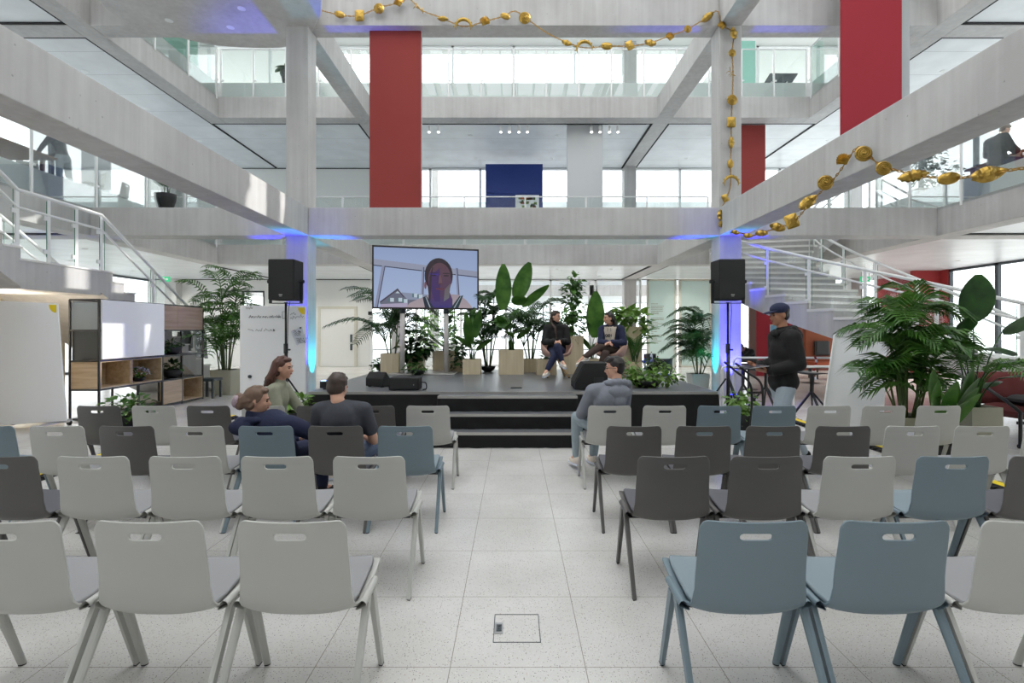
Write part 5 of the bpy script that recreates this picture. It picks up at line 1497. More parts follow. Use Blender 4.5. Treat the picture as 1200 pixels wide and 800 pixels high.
# beige front and hood, letters
ch = Vector(J['chest']); mF, rF, fF, uF = frame(J['bf'])
def fp(a, b, d=0.150): return ch + rF * a + uF * b + fF * (d - 1.9 * a * a - 0.25 * max(0, b - 0.02) ** 1.0 * 0.5)
rows = []
for b in (-.20, -.12, -.04, .04, .10, .15):
    w = 0.085 + 0.33 * max(0, b + .20) * 0.42
    rows.append([fp(w * q, b, 0.152 if b > -.1 else 0.148) for q in (-1, -.6, -.2, .2, .6, 1)])
fr_ = MB().grid(rows).build('front_panel', 'beige', t, smooth=True)
s = fr_.modifiers.new('s', 'SOLIDIFY'); s.thickness = 0.012; s.offset = 0
nk = Vector(J['neck']); mb = MB()
for i in range(13):
    a = PI * 2 * i / 12; mb.ell(nk + rF * math.cos(a) * 0.10 + fF * (math.sin(a) * 0.075 - 0.0) + Vector((0, 0, -0.035 - 0.03 * math.sin(a))), (0.038, 0.038, 0.034), 8, 6)
mb.ell(nk - fF * 0.10 + Vector((0, 0, -0.07)), (0.10, 0.05, 0.07), 12, 8)
melt(mb, 'hood', 'beige', t, 0.01, 3)
lt_ = MB()
for cxx in (-.055, 0.0):
    lt_.tube([fp(-(cxx + .021 * math.cos(a)), -.02 + .024 * math.sin(a), 0.163) for a in [2 * PI * i / 16 for i in range(16)]], 0.007, 6, closed=True)
lt_.tube([fp(-.045, -.044, 0.163), fp(-.045, .006, 0.163)], 0.007, 6)
lt_.build('lettering', 'ink', t)
MB().tube([fp(.03, .13, .165), fp(.035, .06, .165)], 0.004, 5).tube([fp(-.03, .13, .165), fp(-.035, .06, .165)], 0.004, 5).build('drawstring', 'ink', t)

# --- man in a cap walking past
cx, cy = X(917, 5.9), 5.9
hx = at(913, 369, 5.9)
J = dict(pelvis=(cx + .01, cy, 1.02), chest=(cx + .02, cy, 1.36), neck=(cx - .0, cy, 1.60), head=hx, hf=(-1, -0.05, -0.10), bf=(-1, 0, 0),
         sh=[(cx + .02, cy - .19, 1.52), (cx + .02, cy + .19, 1.52)], el=[(cx + .06, cy - .24, 1.22), (cx + .04, cy + .24, 1.22)], wr=[(cx - .20, cy - .10, 1.14), (cx - .22, cy + .10, 1.18)],
         hip=[(cx, cy - .09, .96), (cx, cy + .09, .96)], kn=[(cx - .12, cy - .10, .54), (cx + .10, cy + .09, .52)], an=[(cx - .12, cy - .10, .10), (cx + .30, cy + .09, .16)], toe=[(-1, -.1, 0), (-1, .05, -.5)], hd=[(-1, .3, .1), (-1, -.3, .1)], pn=[(0, .5, 1), (0, -.5, 1)], ts=(-1, 1), topname='jacket', legname='jeans')
t, P, m, k = person('man in a navy cap, black jacket and pale jeans walking past', J, 'skin_tan', 'blacktop', 1.93, 'lightdenim', 'rubber', infl=0.032, k=1.05)
hair_cap(t, P, m, HAIR['black'], fringe=False)
mb = MB(); mb.ell(P(0, -0.012, 0.062), (0.096, 0.112, 0.078), 16, 10, m); cp_ = melt(mb, 'cap', 'navy', t, 0.008, 2)
rows = []
for b in (0.06, 0.10, 0.14, 0.175):
    w = 0.078 * math.sqrt(max(0.05, 1 - ((b - .06) / .13) ** 2)); rows.append([P(w * q, b, 0.062 - (b - .06) * 0.22 - 0.012 * q * q) for q in (-1, -.5, 0, .5, 1)])
pk = MB().grid(rows).build('peak', 'navy', cp_, smooth=True); s = pk.modifiers.new('s', 'SOLIDIFY'); s.thickness = 0.006
nk = Vector(J['neck']); mb = MB()
for i in range(13):
    a = PI * 2 * i / 12; mb.ell(nk + Vector((math.cos(a) * 0.10 + .02, math.sin(a) * 0.115, -0.01 + 0.03 * math.cos(a))), (0.045, 0.045, 0.045), 8, 6)
mb.ell(nk + Vector((0.15, 0, -0.06)), (0.065, 0.12, 0.085), 12, 8)
melt(mb, 'hood', 'blacktop', t, 0.01, 3)
p = at(886, 430, cy)
tb = thing('tablet', 'thin tablet held flat by the walking man in the cap', 'tablet', (p.x, cy, p.z))
MB().cbox((cx - .33, cy, 1.185), (0.22, 0.28, 0.009), Matrix.Rotation(-.12, 3, 'Y')).build('case', 'steel', tb, bevel=0.003)
MB().cbox((cx - .33, cy, 1.191), (0.205, 0.262, 0.003), Matrix.Rotation(-.12, 3, 'Y')).build('screen', 'black_steel', tb)

# --- people on the galleries and under the stair
cx, cy, fz = -11.35, 12.9, 4.98
J = dict(base=fz, pelvis=(cx, cy, fz + .98), chest=(cx - .10, cy, fz + 1.30), neck=(cx - .2, cy, fz + 1.50), head=(cx - .27, cy, fz + 1.66), hf=(-1, -.2, -.3), bf=(-1, -.1, 0),
         sh=[(cx - .14, cy - .18, fz + 1.44), (cx - .14, cy + .18, fz + 1.44)], el=[(cx - .32, cy - .22, fz + 1.18), (cx - .3, cy + .2, fz + 1.18)], wr=[(cx - .52, cy - .16, fz + 1.0), (cx - .5, cy + .1, fz + 1.0)],
         hip=[(cx, cy - .1, fz + .95), (cx, cy + .1, fz + .95)], kn=[(cx + .0, cy - .11, fz + .52), (cx + .06, cy + .1, fz + .52)], an=[(cx + .02, cy - .12, fz + .1), (cx + .14, cy + .12, fz + .1)], toe=[(-1, -.1, 0), (-1, .1, 0)])
t, P, m, k = person('person in pale jeans standing by the table on the first floor gallery', J, 'skin', 'blacktop', 1.9, 'washed', 'rubber', voxel=0.014)
hair_cap(t, P, m, HAIR['dark'])
cx, cy = 11.15, 11.9
J = dict(base=fz, pelvis=(cx + .1, cy, fz + .60), chest=(cx + .02, cy - .05, fz + .90), neck=(cx + .06, cy - .1, fz + 1.1), head=(cx + .12, cy - .16, fz + 1.22), hf=(1, -.3, -.5), bf=(1, .1, 0),
         sh=[(cx + .04, cy + .16, fz + 1.03), (cx + .04, cy - .22, fz + 1.03)], el=[(cx + .12, cy + .28, fz + .78), (cx + .08, cy - .34, fz + .76)], wr=[(cx + .36, cy + .16, fz + .72), (cx + .34, cy - .2, fz + .72)],
         hip=[(cx + .1, cy + .1, fz + .55), (cx + .1, cy - .1, fz + .55)], kn=[(cx + .52, cy + .12, fz + .54), (cx + .52, cy - .12, fz + .54)], an=[(cx + .5, cy + .12, fz + .1), (cx + .5, cy - .12, fz + .1)], toe=[(1, 0, 0), (1, 0, 0)])
t, P, m, k = person('person in a black jacket sitting behind the glass on the upper gallery, sofa side', J, 'skin', 'blacktop', 1.9, 'navy', 'rubber', voxel=0.014, infl=0.05)
hair_cap(t, P, m, HAIR['light'])
cx, cy = 6.75, 14.6
J = dict(pelvis=(cx + .1, cy, .62), chest=(cx - .02, cy + .02, .92), neck=(cx - .14, cy, 1.06), head=(cx - .30, cy - .02, 1.10), hf=(-1, -.1, -.7), bf=(-1, 0, 0),
         sh=[(cx - .05, cy - .19, 1.0), (cx - .05, cy + .19, 1.0)], el=[(cx - .26, cy - .26, .84), (cx - .26, cy + .26, .84)], wr=[(cx - .5, cy - .1, .80), (cx - .5, cy + .1, .80)],
         hip=[(cx + .08, cy - .1, .58), (cx + .08, cy + .1, .58)], kn=[(cx - .34, cy - .12, .56), (cx - .34, cy + .12, .56)], an=[(cx - .3, cy - .12, .1), (cx - .3, cy + .12, .1)], toe=[(-1, 0, 0), (-1, 0, 0)])
t, P, m, k = person('person in black bent over a table beneath the curving stair', J, 'skin', 'blacktop', 1.9, 'navy', 'rubber', voxel=0.014, infl=0.03)
hair_cap(t, P, m, HAIR['black'])
# ================================================================ plants
def frond_mesh(p0, az, length, rise, droop, n=20, ll=0.30, lw=0.022, start=0.30, vee=0.5, rr=None, tip_droop=0.35):
    """one feathered palm frond: a curved rib with drooping leaflets in pairs"""
    rr = rr or random
    d = Vector((math.cos(az), math.sin(az), 0)); p0 = Vector(p0)
    p1 = p0 + d * length * 0.22 + Vector((0, 0, length * rise)); p2 = p0 + d * length * 0.85 + Vector((0, 0, length * (rise * 1.35 - droop)))
    rib = bez(p0, p1, p2, 14)
    mb = MB(); mb.tube(rib, [0.011 * (1 - i / 15) + 0.003 for i in range(14)], 4)
    side = d.cross(Vector((0, 0, 1))).normalized()
    for i in range(n):
        t = start + (1 - start) * i / (n - 1)
        q = t * 13; k = min(int(q), 12); p = rib[k].lerp(rib[k + 1], q - k); tan = (rib[k + 1] - rib[k]).normalized()
        L_ = ll * (0.55 + 0.75 * math.sin(PI * min(1, (t - start) / (1 - start) * 0.85 + 0.12))) * rr.uniform(.9, 1.1)
        up = side.cross(tan).normalized()
        for s in (-1, 1):
            v = (side * s * 0.86 + tan * 0.55 + up * vee * 0.45).normalized()
            a = p; b = p + v * L_ * 0.5; c = p + v * L_ * 0.95 + Vector((0, 0, -L_ * tip_droop * rr.uniform(.7, 1.3)))
            w = tan * lw * 0.5
            mb.add([a - w * .5, a + w * .5, b + w, b - w, c], [(0, 1, 2, 3), (3, 2, 4)])
    return mb
def palm(name, label, base, h, n, length, pot_fn, seed, mat_='leaf_dark', stems=5, spread=0.14, ll=0.30, az0=0, azs=2 * PI, rise=(0.55, 1.0), droop=(0.2, 0.75), trunk=0.25, lw=0.024, leaflets=20, group=None):
    rr = random.Random(seed)
    t = thing(name, label, 'plant', base, group)
    zt = pot_fn(t, base)
    b = Vector((base[0], base[1], zt))
    per = max(2, round(n / stems)); k = 0
    for i in range(stems):
        a = 2 * PI * i / stems + rr.uniform(-.4, .4); r_ = rr.uniform(0.25, 1) * spread
        q = b + Vector((r_ * math.cos(a), r_ * math.sin(a), -0.04))
        hs = h * trunk * (0.22 + 0.78 * ((i * 0.618 + .37) % 1.0))
        tip = q + Vector((math.cos(a) * .10 * h * trunk, math.sin(a) * .10 * h * trunk, hs))
        sp = bez(q, q.lerp(tip, .5) + Vector((0, 0, hs * .1)), tip, 6)
        MB().tube(sp, [.016, .015, .014, .013, .011, .009], 7).build('stem', 'stem', t, smooth=True)
        for j in range(per):
            az = az0 + azs * ((k * 0.381966) % 1.0) + rr.uniform(-.25, .25); k += 1
            o = sp[-1] if j < per - 1 or per < 4 else sp[3]
            mb = frond_mesh(o, az, length * rr.uniform(.75, 1.1) * (1.0 if j else .9), rr.uniform(*rise) * (1.15 if j == 0 else .85), rr.uniform(*droop), leaflets, ll, lw, 0.20, 0.5, rr)
            mb.build('frond', mat_, t, fix=False)
    return t
def blade(p0, az, stalk, length, width, tilt, bend, fold=0.25, rr=None, wave=0.0, pointed=1.0, m='leaf_dark', t=None, name='leaf', lean=0.15, stalk_r=0.012, lat=0.0, off=(0, 0)):
    """one big paddle leaf on a stalk; tilt = upward angle of the blade, bend = how far it arches over"""
    rr = rr or random
    d = Vector((math.cos(az), math.sin(az), 0)); p0 = Vector(p0); s = d.cross(Vector((0, 0, 1)))
    top = p0 + Vector((off[0], off[1], stalk)) + d * stalk * lean
    mb = MB()
    if stalk > 0.02: mb.tube(bez(p0, p0 + Vector((0, 0, stalk * .6)) + d * stalk * lean * .2, top, 6), [stalk_r, stalk_r * .9, stalk_r * .8, stalk_r * .75, stalk_r * .7, stalk_r * .6], 6)
    rows = []; p = top; n = 9; a = tilt
    for i in range(n + 1):
        u = i / n
        w = width * 0.5 * math.sin(PI * (u * 0.95 + 0.025) ** 0.85) ** 0.62
        tan = (d * math.cos(a) + Vector((0, 0, math.sin(a))) + Vector((lat, 0, 0))).normalized(); n0 = d * math.sin(a) - Vector((0, 0, math.cos(a))); s = tan.cross(n0).normalized(); nr = s.cross(tan).normalized()
        row = []
        for q in (-1, -.5, 0, .5, 1):
            row.append(p + s * w * q + nr * (-1) * (-fold) * w * abs(q) + nr * wave * w * math.sin(u * 9 + q * 2))
        rows.append(row)
        p = p + tan * length / n; a -= bend / n
    mb.grid(rows)
    o = mb.build(name, m, t, smooth=True, fix=False)
    return o
def leaf_cloud(mb, c, r, n, size, rr, up=0.3, heart=True):
    """many small pointed leaves scattered through a rounded volume"""
    for i in range(n):
        v = Vector((rr.gauss(0, 1), rr.gauss(0, 1), rr.gauss(0, 1))).normalized() * rr.random() ** 0.4
        p = Vector(c) + Vector((v.x * r[0], v.y * r[1], v.z * r[2]))
        d = (Vector((v.x, v.y, v.z * .4 + rr.uniform(-.6, .3)))).normalized() if v.length > .05 else Vector((1, 0, 0))
        s = d.cross(Vector((rr.uniform(-.4, .4), rr.uniform(-.4, .4), 1))).normalized(); nn = s.cross(d)
        L_ = size * rr.uniform(.7, 1.25); w = L_ * rr.uniform(.62, .85) * 0.5
        q = [p, p + d * L_ * .3 + s * w + nn * w * .2, p + d * L_ * .62 + s * w * .75 + nn * w * .15, p + d * L_ - nn * L_ * .12, p + d * L_ * .62 - s * w * .75 + nn * w * .15, p + d * L_ * .3 - s * w + nn * w * .2, p + d * L_ * .45]
        mb.add(q, [(0, 1, 6), (1, 2, 6), (2, 3, 6), (3, 4, 6), (4, 5, 6), (5, 0, 6)])
def box_pot(m='ply', w=0.5, h=0.45, d=None):
    def fn(t, b):
        d_ = d or w; x, y, z = b; th = 0.02
        mb = MB().box(x - w / 2, x + w / 2, y - d_ / 2, y - d_ / 2 + th, z, z + h).box(x - w / 2, x + w / 2, y + d_ / 2 - th, y + d_ / 2, z, z + h).box(x - w / 2, x - w / 2 + th, y - d_ / 2 + th, y + d_ / 2 - th, z, z + h).box(x + w / 2 - th, x + w / 2, y - d_ / 2 + th, y + d_ / 2 - th, z, z + h).box(x - w / 2 + th, x + w / 2 - th, y - d_ / 2 + th, y + d_ / 2 - th, z, z + 0.02)
        mb.build('planter', m, t)
        MB().box(x - w / 2 + th, x + w / 2 - th, y - d_ / 2 + th, y + d_ / 2 - th, z + h - .06, z + h - .03).build('soil', 'soil', t)
        return z + h - 0.03
    return fn
def taper_pot(m='pot_concrete', w0=0.36, w1=0.46, h=0.5):
    def fn(t, b):
        x, y, z = b
        def sq(w, zz): return [(x - w / 2, y - w / 2, zz), (x + w / 2, y - w / 2, zz), (x + w / 2, y + w / 2, zz), (x - w / 2, y + w / 2, zz)]
        vs = sq(w0, z) + sq(w1, z + h) + sq(w1 - .05, z + h) + sq(w1 - .06, z + h - .06)
        fs = [(3, 2, 1, 0)] + [(k * 4 + i, k * 4 + (i + 1) % 4, (k + 1) * 4 + (i + 1) % 4, (k + 1) * 4 + i) for k in range(3) for i in range(4)]
        MB().add(vs, fs).build('planter', m, t, bevel=0.012)
        MB().add(sq(w1 - .06, z + h - .05), [(0, 1, 2, 3)]).build('soil', 'soil', t)
        return z + h - 0.05
    return fn
def bowl_pot(r=0.18, h=0.16, m='pot_black'):
    def fn(t, b):
        x, y, z = b
        MB().lathe([(r * .45, 0), (r * .75, h * .25), (r * .96, h * .7), (r, h), (r * .92, h), (r * .86, h * .75)], b, 22).build('bowl', m, t, smooth=True)
        MB().lathe([(r * .9, h * .8), (0, h * .82)], b, 18).build('soil', 'soil', t)
        return z + h * 0.8
    return fn
def bushy(name, label, base, pot_fn, clouds, seed, m='leaf_mid', size=0.07, trails=0):
    rr = random.Random(seed); t = thing(name, label, 'plant', base); zt = pot_fn(t, base)
    mb = MB()
    for c, r, n in clouds: leaf_cloud(mb, (base[0] + c[0], base[1] + c[1], zt + c[2]), r, n, size, rr)
    mb.build('foliage', m, t, fix=False)
    st_ = MB()
    for i in range(9):
        a = rr.uniform(0, 2 * PI); c, r, n = clouds[i % len(clouds)]
        e = Vector((base[0] + c[0] + math.cos(a) * r[0] * .7, base[1] + c[1] + math.sin(a) * r[1] * .7, zt + c[2] + rr.uniform(-.2, .6) * r[2]))
        b = Vector((base[0], base[1], zt)); st_.tube(bez(b, b.lerp(e, .5) + Vector((0, 0, .1)), e, 6), 0.005, 5)
    st_.build('stems', 'stem', t)
    return t
def paddles(name, label, base, pot_fn, specs, seed, m='leaf_mid'):
    rr = random.Random(seed); t = thing(name, label, 'plant', base); zt = pot_fn(t, base)
    for sp in specs:
        az, stalk, ln, w, tilt, bend = sp[:6]; lat = sp[6] if len(sp) > 6 else 0.0; off = (sp[7], 0) if len(sp) > 7 else (0, 0)
        o = (rr.uniform(-.06, .06), rr.uniform(-.06, .06))
        blade((base[0] + o[0], base[1] + o[1], zt - .03), az, stalk, ln, w, tilt, bend, 0.22, rr, 0.04, 1.0, m, t, lat=lat, off=off)
    return t
def S(px, py, Y): p = at(px, py, Y); return p

# --- along the back of the stage, from the television to the frosted screen
g0 = SZ
palm('potted_palm', 'tall palm in a plywood planter beside the near television post', (X(459, 11.35), 11.35, g0), 2.3, 20, 1.30, box_pot('ply', .40, .43), 21, 'leaf_dark', 5, .11, .34, az0=-.15, azs=PI * 1.15, rise=(.45, .95), droop=(.35, .85), trunk=.36, lw=.036, leaflets=22)
bushy('ivy_bowl', 'small trailing plant in a black bowl on the stage corner behind the monitors', (X(447, 11.9), 11.9, g0), bowl_pot(.13, .15), [((-.08, -.05, .04), (.16, .14, .12), 60), ((-.16, -.06, -.10), (.10, .08, .14), 30)], 22, 'leaf_mid', .08)
bushy('philodendron', 'large-leaved plant spilling from a plywood planter between the television posts', (X(488, 11.9), 11.9, g0), box_pot('ply', .36, .38), [((-.0, -.05, .22), (.36, .30, .30), 90), ((-.1, -.2, -.05), (.34, .12, .2), 40)], 23, 'leaf_dark', .20)
bushy('ivy_bowl', 'ivy creeping over the stage floor at the foot of the television', (X(491, 11.0) + 0.02, 10.78, g0), bowl_pot(.15, .12), [((-.06, 0, .05), (.27, .16, .12), 110)], 24, 'leaf_mid', .08)
paddles('rubber_plant', 'dark broad-leaved plant in a plywood planter behind the far television post', (X(522, 11.95), 11.95, g0), box_pot('ply', .52, .46), [(a, s, .34, .22, t_, b_) for a, s, t_, b_ in ((0.3, .5, .6, 1.2), (1.6, .7, .8, 1.0), (2.9, .4, .5, 1.2), (4.4, .55, .5, 1.4), (5.3, .75, .9, 1.0), (3.6, .85, 1.0, .8), (0.9, .95, 1.1, .8), (5.9, .3, .3, 1.3))], 25, 'leaf_dark')
bushy('trailing_plant', 'dark trailing plant in a narrow planter right of the far television post', (X(537, 11.6), 11.6, g0), box_pot('ply', .24, .36), [((0, -.06, .18), (.2, .18, .22), 60), ((.02, -.12, -.12), (.14, .08, .2), 34)], 26, 'leaf_dark', .13)
paddles('strelitzia', 'upright paddle-leaved plant in a small cube planter right of the television', (X(553.5, 11.1), 11.1, g0), box_pot('ply', .38, .32), [(-1.4, .40, .70, .17, 1.45, .3, -.25, -.02), (-1.8, .52, .66, .17, 1.4, .4, .25, .04), (4.6, .34, .60, .16, 1.3, .4, -.1), (1.6, .55, .70, .17, 1.5, .2, .05), (-1.2, .25, .55, .16, 1.1, .9, .6, .05), (-1.9, .3, .55, .16, 1.1, .8, -.6, -.05), (0.4, .3, .5, .15, .9, .8), (2.8, .3, .5, .15, .9, .8)], 27, 'leaf_mid')
palm('bamboo_palm', 'slender dark palm reaching up beside the edge of the television', (X(572, 11.7), 11.7, g0), 2.5, 30, .72, bowl_pot(.17, .12), 28, 'leaf_dark', 9, .13, .24, rise=(.4, .9), droop=(.3, .8), trunk=.66, lw=.036)
paddles('strelitzia', 'giant strelitzia with two upright leaves in the large plywood cube', (X(599, 11.15), 11.15, g0), box_pot('ply', .53, .52), [(-1.3, .92, .98, .36, 1.50, .10, -.02, -.22), (-1.8, 1.12, .88, .36, 1.35, .30, .42, .10), (-1.4, 1.0, .74, .22, 1.2, .35, 1.0, .22), (-1.6, .80, .40, .36, -.5, .5, .1, -.20), (-1.5, 1.02, .44, .34, .9, .9, -.1, .22), (1.2, .7, .5, .2, .9, .7), (4.2, .35, .4, .16, .7, .9), (5.9, .45, .4, .16, .6, .9), (2.2, .5, .5, .18, 1.0, .6), (3.7, .62, .45, .20, .5, 1.0), (0.6, .4, .45, .18, .8, .9), (-1.6, .5, .5, .2, 1.1, .8, -.4, -.1), (-1.2, .3, .5, .18, 1.1, .9, .5, .1)], 29, 'leaf_mid')
palm('kentia_palm', 'kentia palm arching behind the woman in black', (X(622, 11.6), 11.6, g0), 2.0, 18, 1.15, box_pot('ply', .32, .30), 30, 'leaf_dark', 6, .09, .34, az0=-.9, azs=PI * 1.5, rise=(.45, .85), droop=(.4, .85), trunk=.45, lw=.036)
bushy('low_planter', 'low plywood planter of small leaves directly behind the black jumper chair', (X(640, 11.0), 11.0, g0), box_pot('ply', .42, .33), [((0, 0, .08), (.18, .16, .10), 40)], 31, 'leaf_dark', .09)
bushy('fiddle_leaf_tree', 'leafy little tree on a tall plywood plinth between the two speakers', (X(671, 11.2), 11.2, g0), box_pot('ply', .42, .82), [((-.02, 0, .25), (.30, .26, .22), 110), ((.0, 0, .62), (.27, .24, .28), 110), ((.0, 0, 1.0), (.22, .20, .26), 90), ((.05, 0, 1.25), (.14, .12, .14), 30)], 32, 'leaf_mid', .13)
paddles('banana_plant', 'banana plant with one huge upright leaf between the two speakers', (X(692, 11.35), 11.35, g0), box_pot('ply', .34, .32), [(-1.45, .52, 1.02, .42, 1.52, .08, .0, .06), (2.9, .75, .62, .20, .9, 1.1), (5.2, .3, .5, .18, .7, .9), (0.1, .35, .5, .18, .8, .8), (3.9, .25, .55, .16, 1.0, .7)], 33, 'leaf_mid')
bushy('monstera', 'monstera on a tall plywood plinth behind the woman in the hooded jumper', (X(739, 11.2), 11.2, g0), box_pot('ply', .40, 1.02), [((0, -.02, .22), (.36, .28, .26), 80), ((.22, -.05, .05), (.22, .18, .26), 34), ((-.22, 0, .30), (.20, .2, .18), 30)], 34, 'leaf_light', .19)
palm('areca_palm', 'small upright palm in a plywood planter in front of the monstera plinth', (X(743, 10.85), 10.85, g0), .9, 13, .62, box_pot('ply', .28, .28), 35, 'leaf_mid', 5, .05, .13, rise=(.7, 1.2), droop=(.2, .5), lw=.016)
bushy('ivy_trough', 'ivy trough spreading along the stage edge beside the big monitor', (X(755, 8.6), 8.5, g0), bowl_pot(.26, .12), [((-.25, -.05, .08), (.20, .16, .12), 70), ((.02, -.08, .10), (.28, .18, .13), 110), ((.34, -.08, .06), (.26, .14, .10), 70), ((-.22, .08, .22), (.14, .12, .13), 30)], 36, 'leaf_light', .10)
bushy('ivy_bowl', 'bowl of ivy further back on the stage by the office chairs', (X(766, 11.2), 11.2, g0), bowl_pot(.16, .14), [((0, -.05, .08), (.26, .2, .16), 80), ((.25, -.05, .0), (.16, .12, .1), 30)], 37, 'leaf_light', .10)
# --- around the hall
palm('potted_palm', 'tall bushy palm in a concrete planter behind the written whiteboard', (X(265, 12.9), 12.9, 0), 3.1, 44, 1.05, taper_pot('pot_concrete', .44, .54, .62), 41, 'leaf_mid', 11, .16, .32, rise=(.45, .95), droop=(.35, .85), trunk=.62, lw=.042, leaflets=15)
palm('potted_palm', 'palm in a white planter behind the stage, left of the lit column', (X(818, 13.1), 13.1, 0), 2.5, 28, .98, taper_pot('pot_white', .36, .46, .50), 42, 'leaf_dark', 7, .12, .30, az0=PI * .45, azs=PI * 1.2, rise=(.4, .9), droop=(.4, .85), trunk=.52, lw=.036)
palm('potted_palm', 'huge feathery palm in a concrete pot in front of the curving stair', (X(1062, 6.9), 6.9, 0), 1.85, 52, .60, taper_pot('pot_concrete', .40, .50, .46), 43, 'leaf_mid', 17, .17, .34, rise=(.35, .9), droop=(.35, .8), trunk=.80, leaflets=13, lw=.044)
pt = paddles('strelitzia', 'strelitzia with broad paddle leaves in the big grey planter beside the sofa', (X(1141, 7.1), 7.1, 0), box_pot('pot_concrete', .42, .56), [(-1.75, 1.22, .64, .44, 1.45, .2, -.05, -.12), (-1.3, 1.08, .74, .34, 1.1, .3, 1.15, .12), (-1.5, 1.05, .36, .26, 1.0, .6, -.5, -.30), (4.6, .85, .5, .30, .3, 1.0, .1), (1.4, .95, .55, .30, .9, 1.0), (3.5, .7, .44, .26, .7, .8), (-1.2, .62, .46, .28, .6, .5, .9, .12), (0.2, .30, .40, .2, .5, .6), (2.2, .8, .5, .24, .9, .7), (-1.0, .45, .42, .22, .5, .6, .9, .2)], 44, 'leaf_dark')
for i, (az, ln, rise, dr) in enumerate(((3.3, 1.1, .95, .75), (3.9, 1.0, .85, .7), (0.0, .9, .75, .55), (5.6, .95, .8, .7), (4.7, .9, .8, .7))):
    frond_mesh((X(1141, 7.1), 7.1, .6), az, ln * 1.15, rise, dr, 22, .26, .034, .35, .5, random.Random(60 + i)).build('frond', 'leaf_mid', pt, fix=False)
paddles('aspidistra', 'clump of dark upright leaves in front of the big grey planter', (X(1104, 6.35), 6.35, 0), bowl_pot(.2, .2), [(-1.5 + .25 * math.sin(a * 3), s, .56, .17, t_ + .1, b_, .35 * math.cos(a), .12 * math.cos(a)) for a, s, t_, b_ in ((2.7, .36, 1.35, .5), (0.4, .40, 1.4, .4), (1.6, .34, 1.3, .5), (3.3, .22, 1.1, .9), (5.9, .26, 1.2, .6), (4.6, .22, 1.1, .7), (2.2, .45, 1.45, .3), (0.9, .48, 1.5, .3), (5.3, .3, 1.3, .6), (3.9, .1, .6, .9), (0.0, .08, .5, .7), (1.2, .3, 1.45, .2))], 45, 'leaf_mid')
bushy('leafy_planter', 'leafy plant at the foot of the speaker stand by the black trolley', (X(868, 7.6), 7.55, 0), bowl_pot(.24, .38), [((0, -.02, .10), (.22, .2, .17), 80), ((-.02, -.05, .28), (.20, .18, .13), 60), ((.0, -.1, -.12), (.2, .1, .14), 30)], 46, 'leaf_light', .11)
bushy('leafy_planter', 'leafy plant in a black pot beside the woman in sage', (X(352, 7.5), 7.5, 0), bowl_pot(.20, .42), [((0, -.02, .16), (.20, .18, .16), 80), ((.05, -.05, -.06), (.16, .14, .14), 36)], 47, 'leaf_light', .12)
shx = XF - 0.26
bushy('bowl_plant', 'trailing plant in a black bowl on the upper open shelf', (shx + .1, 11.15, ZS[2] + .018), bowl_pot(.20, .17), [((0, 0, .08), (.20, .20, .10), 70), ((.05, -.30, .0), (.12, .18, .06), 30)], 51, 'leaf_dark', .09)
bushy('bowl_plant', 'plant in a black bowl on the lower open shelf', (shx + .1, 11.15, ZS[1] + .018), bowl_pot(.20, .19), [((0, 0, .09), (.22, .2, .10), 70)], 52, 'leaf_dark', .10)
fl = bushy('flower_bowl', 'pale flowering plant in the open oak box', (shx + .1, 10.16, ZS[1] + .042), bowl_pot(.12, .08), [((0, 0, .12), (.17, .20, .13), 60)], 53, 'leaf_mid', .07)
rr = random.Random(8); mb = MB()
for i in range(70):
    v = Vector((rr.gauss(0, 1), rr.gauss(0, 1), abs(rr.gauss(0, 1)))).normalized()
    c = Vector((shx + .1 + v.x * .18, 10.16 + v.y * .21, ZS[1] + .17 + v.z * .16)); mb.ell(c, (.017, .017, .012), 6, 4)
mb.build('blossoms', mat('lilac_blossom', rgb(186, 182, 202), 0.8), fl)
bushy('floor_plant', 'low green plant in a black bowl on the floor before the shelving', (X(150, 8.45), 8.5, 0), bowl_pot(.25, .22), [((0, -.02, .16), (.36, .3, .22), 120), ((.28, -.1, -.06), (.14, .12, .14), 28)], 54, 'leaf_mid', .12)
paddles('gallery_plant', 'small plant on the first floor behind the pale grey panel', (X(747, 17.75), 17.75, 4.98), bowl_pot(.2, .35), [(a, .15, .5, .16, 1.2, .7) for a in (0.2, 1.4, 2.7, 3.9, 5.2)], 55, 'leaf_mid')
paddles('gallery_plant', 'tall plant on the first floor gallery above the staircase landing', (X(195, 14.6), 14.6, 4.98), bowl_pot(.25, .5), [(a, .35, .4, .18, 1.0, 1.0) for a in (0.2, 1.4, 2.7, 3.9, 5.2, 4.5)], 56, 'leaf_dark')
paddles('gallery_plant', 'plant hanging over the second floor edge beside the concrete column', (X(325, 17.0), 17.75, 9.95), bowl_pot(.2, .6), [(a, .25, .5, .28, .4, 1.4) for a in (0.2, 2.2, 3.1, 4.0, 5.2)], 57, 'leaf_dark')
# greenery seen through the far glass
for i, (px, Y_, lab) in enumerate(((500, 30, 'green bush seen through the glass behind the television posts'), (530, 38, 'bush in the far hall right of the television posts'), (660, 37, 'bush in the far hall behind the woman in black'))):
    bushy('far_bush', lab, (X(px, Y_), Y_, 0), taper_pot('pot_white', .6, .8, .6), [((0, 0, .6), (1.0, .8, .9), 160), ((0, 0, 1.6), (.7, .6, .8), 110)], 70 + i, 'leaf_light', .28)

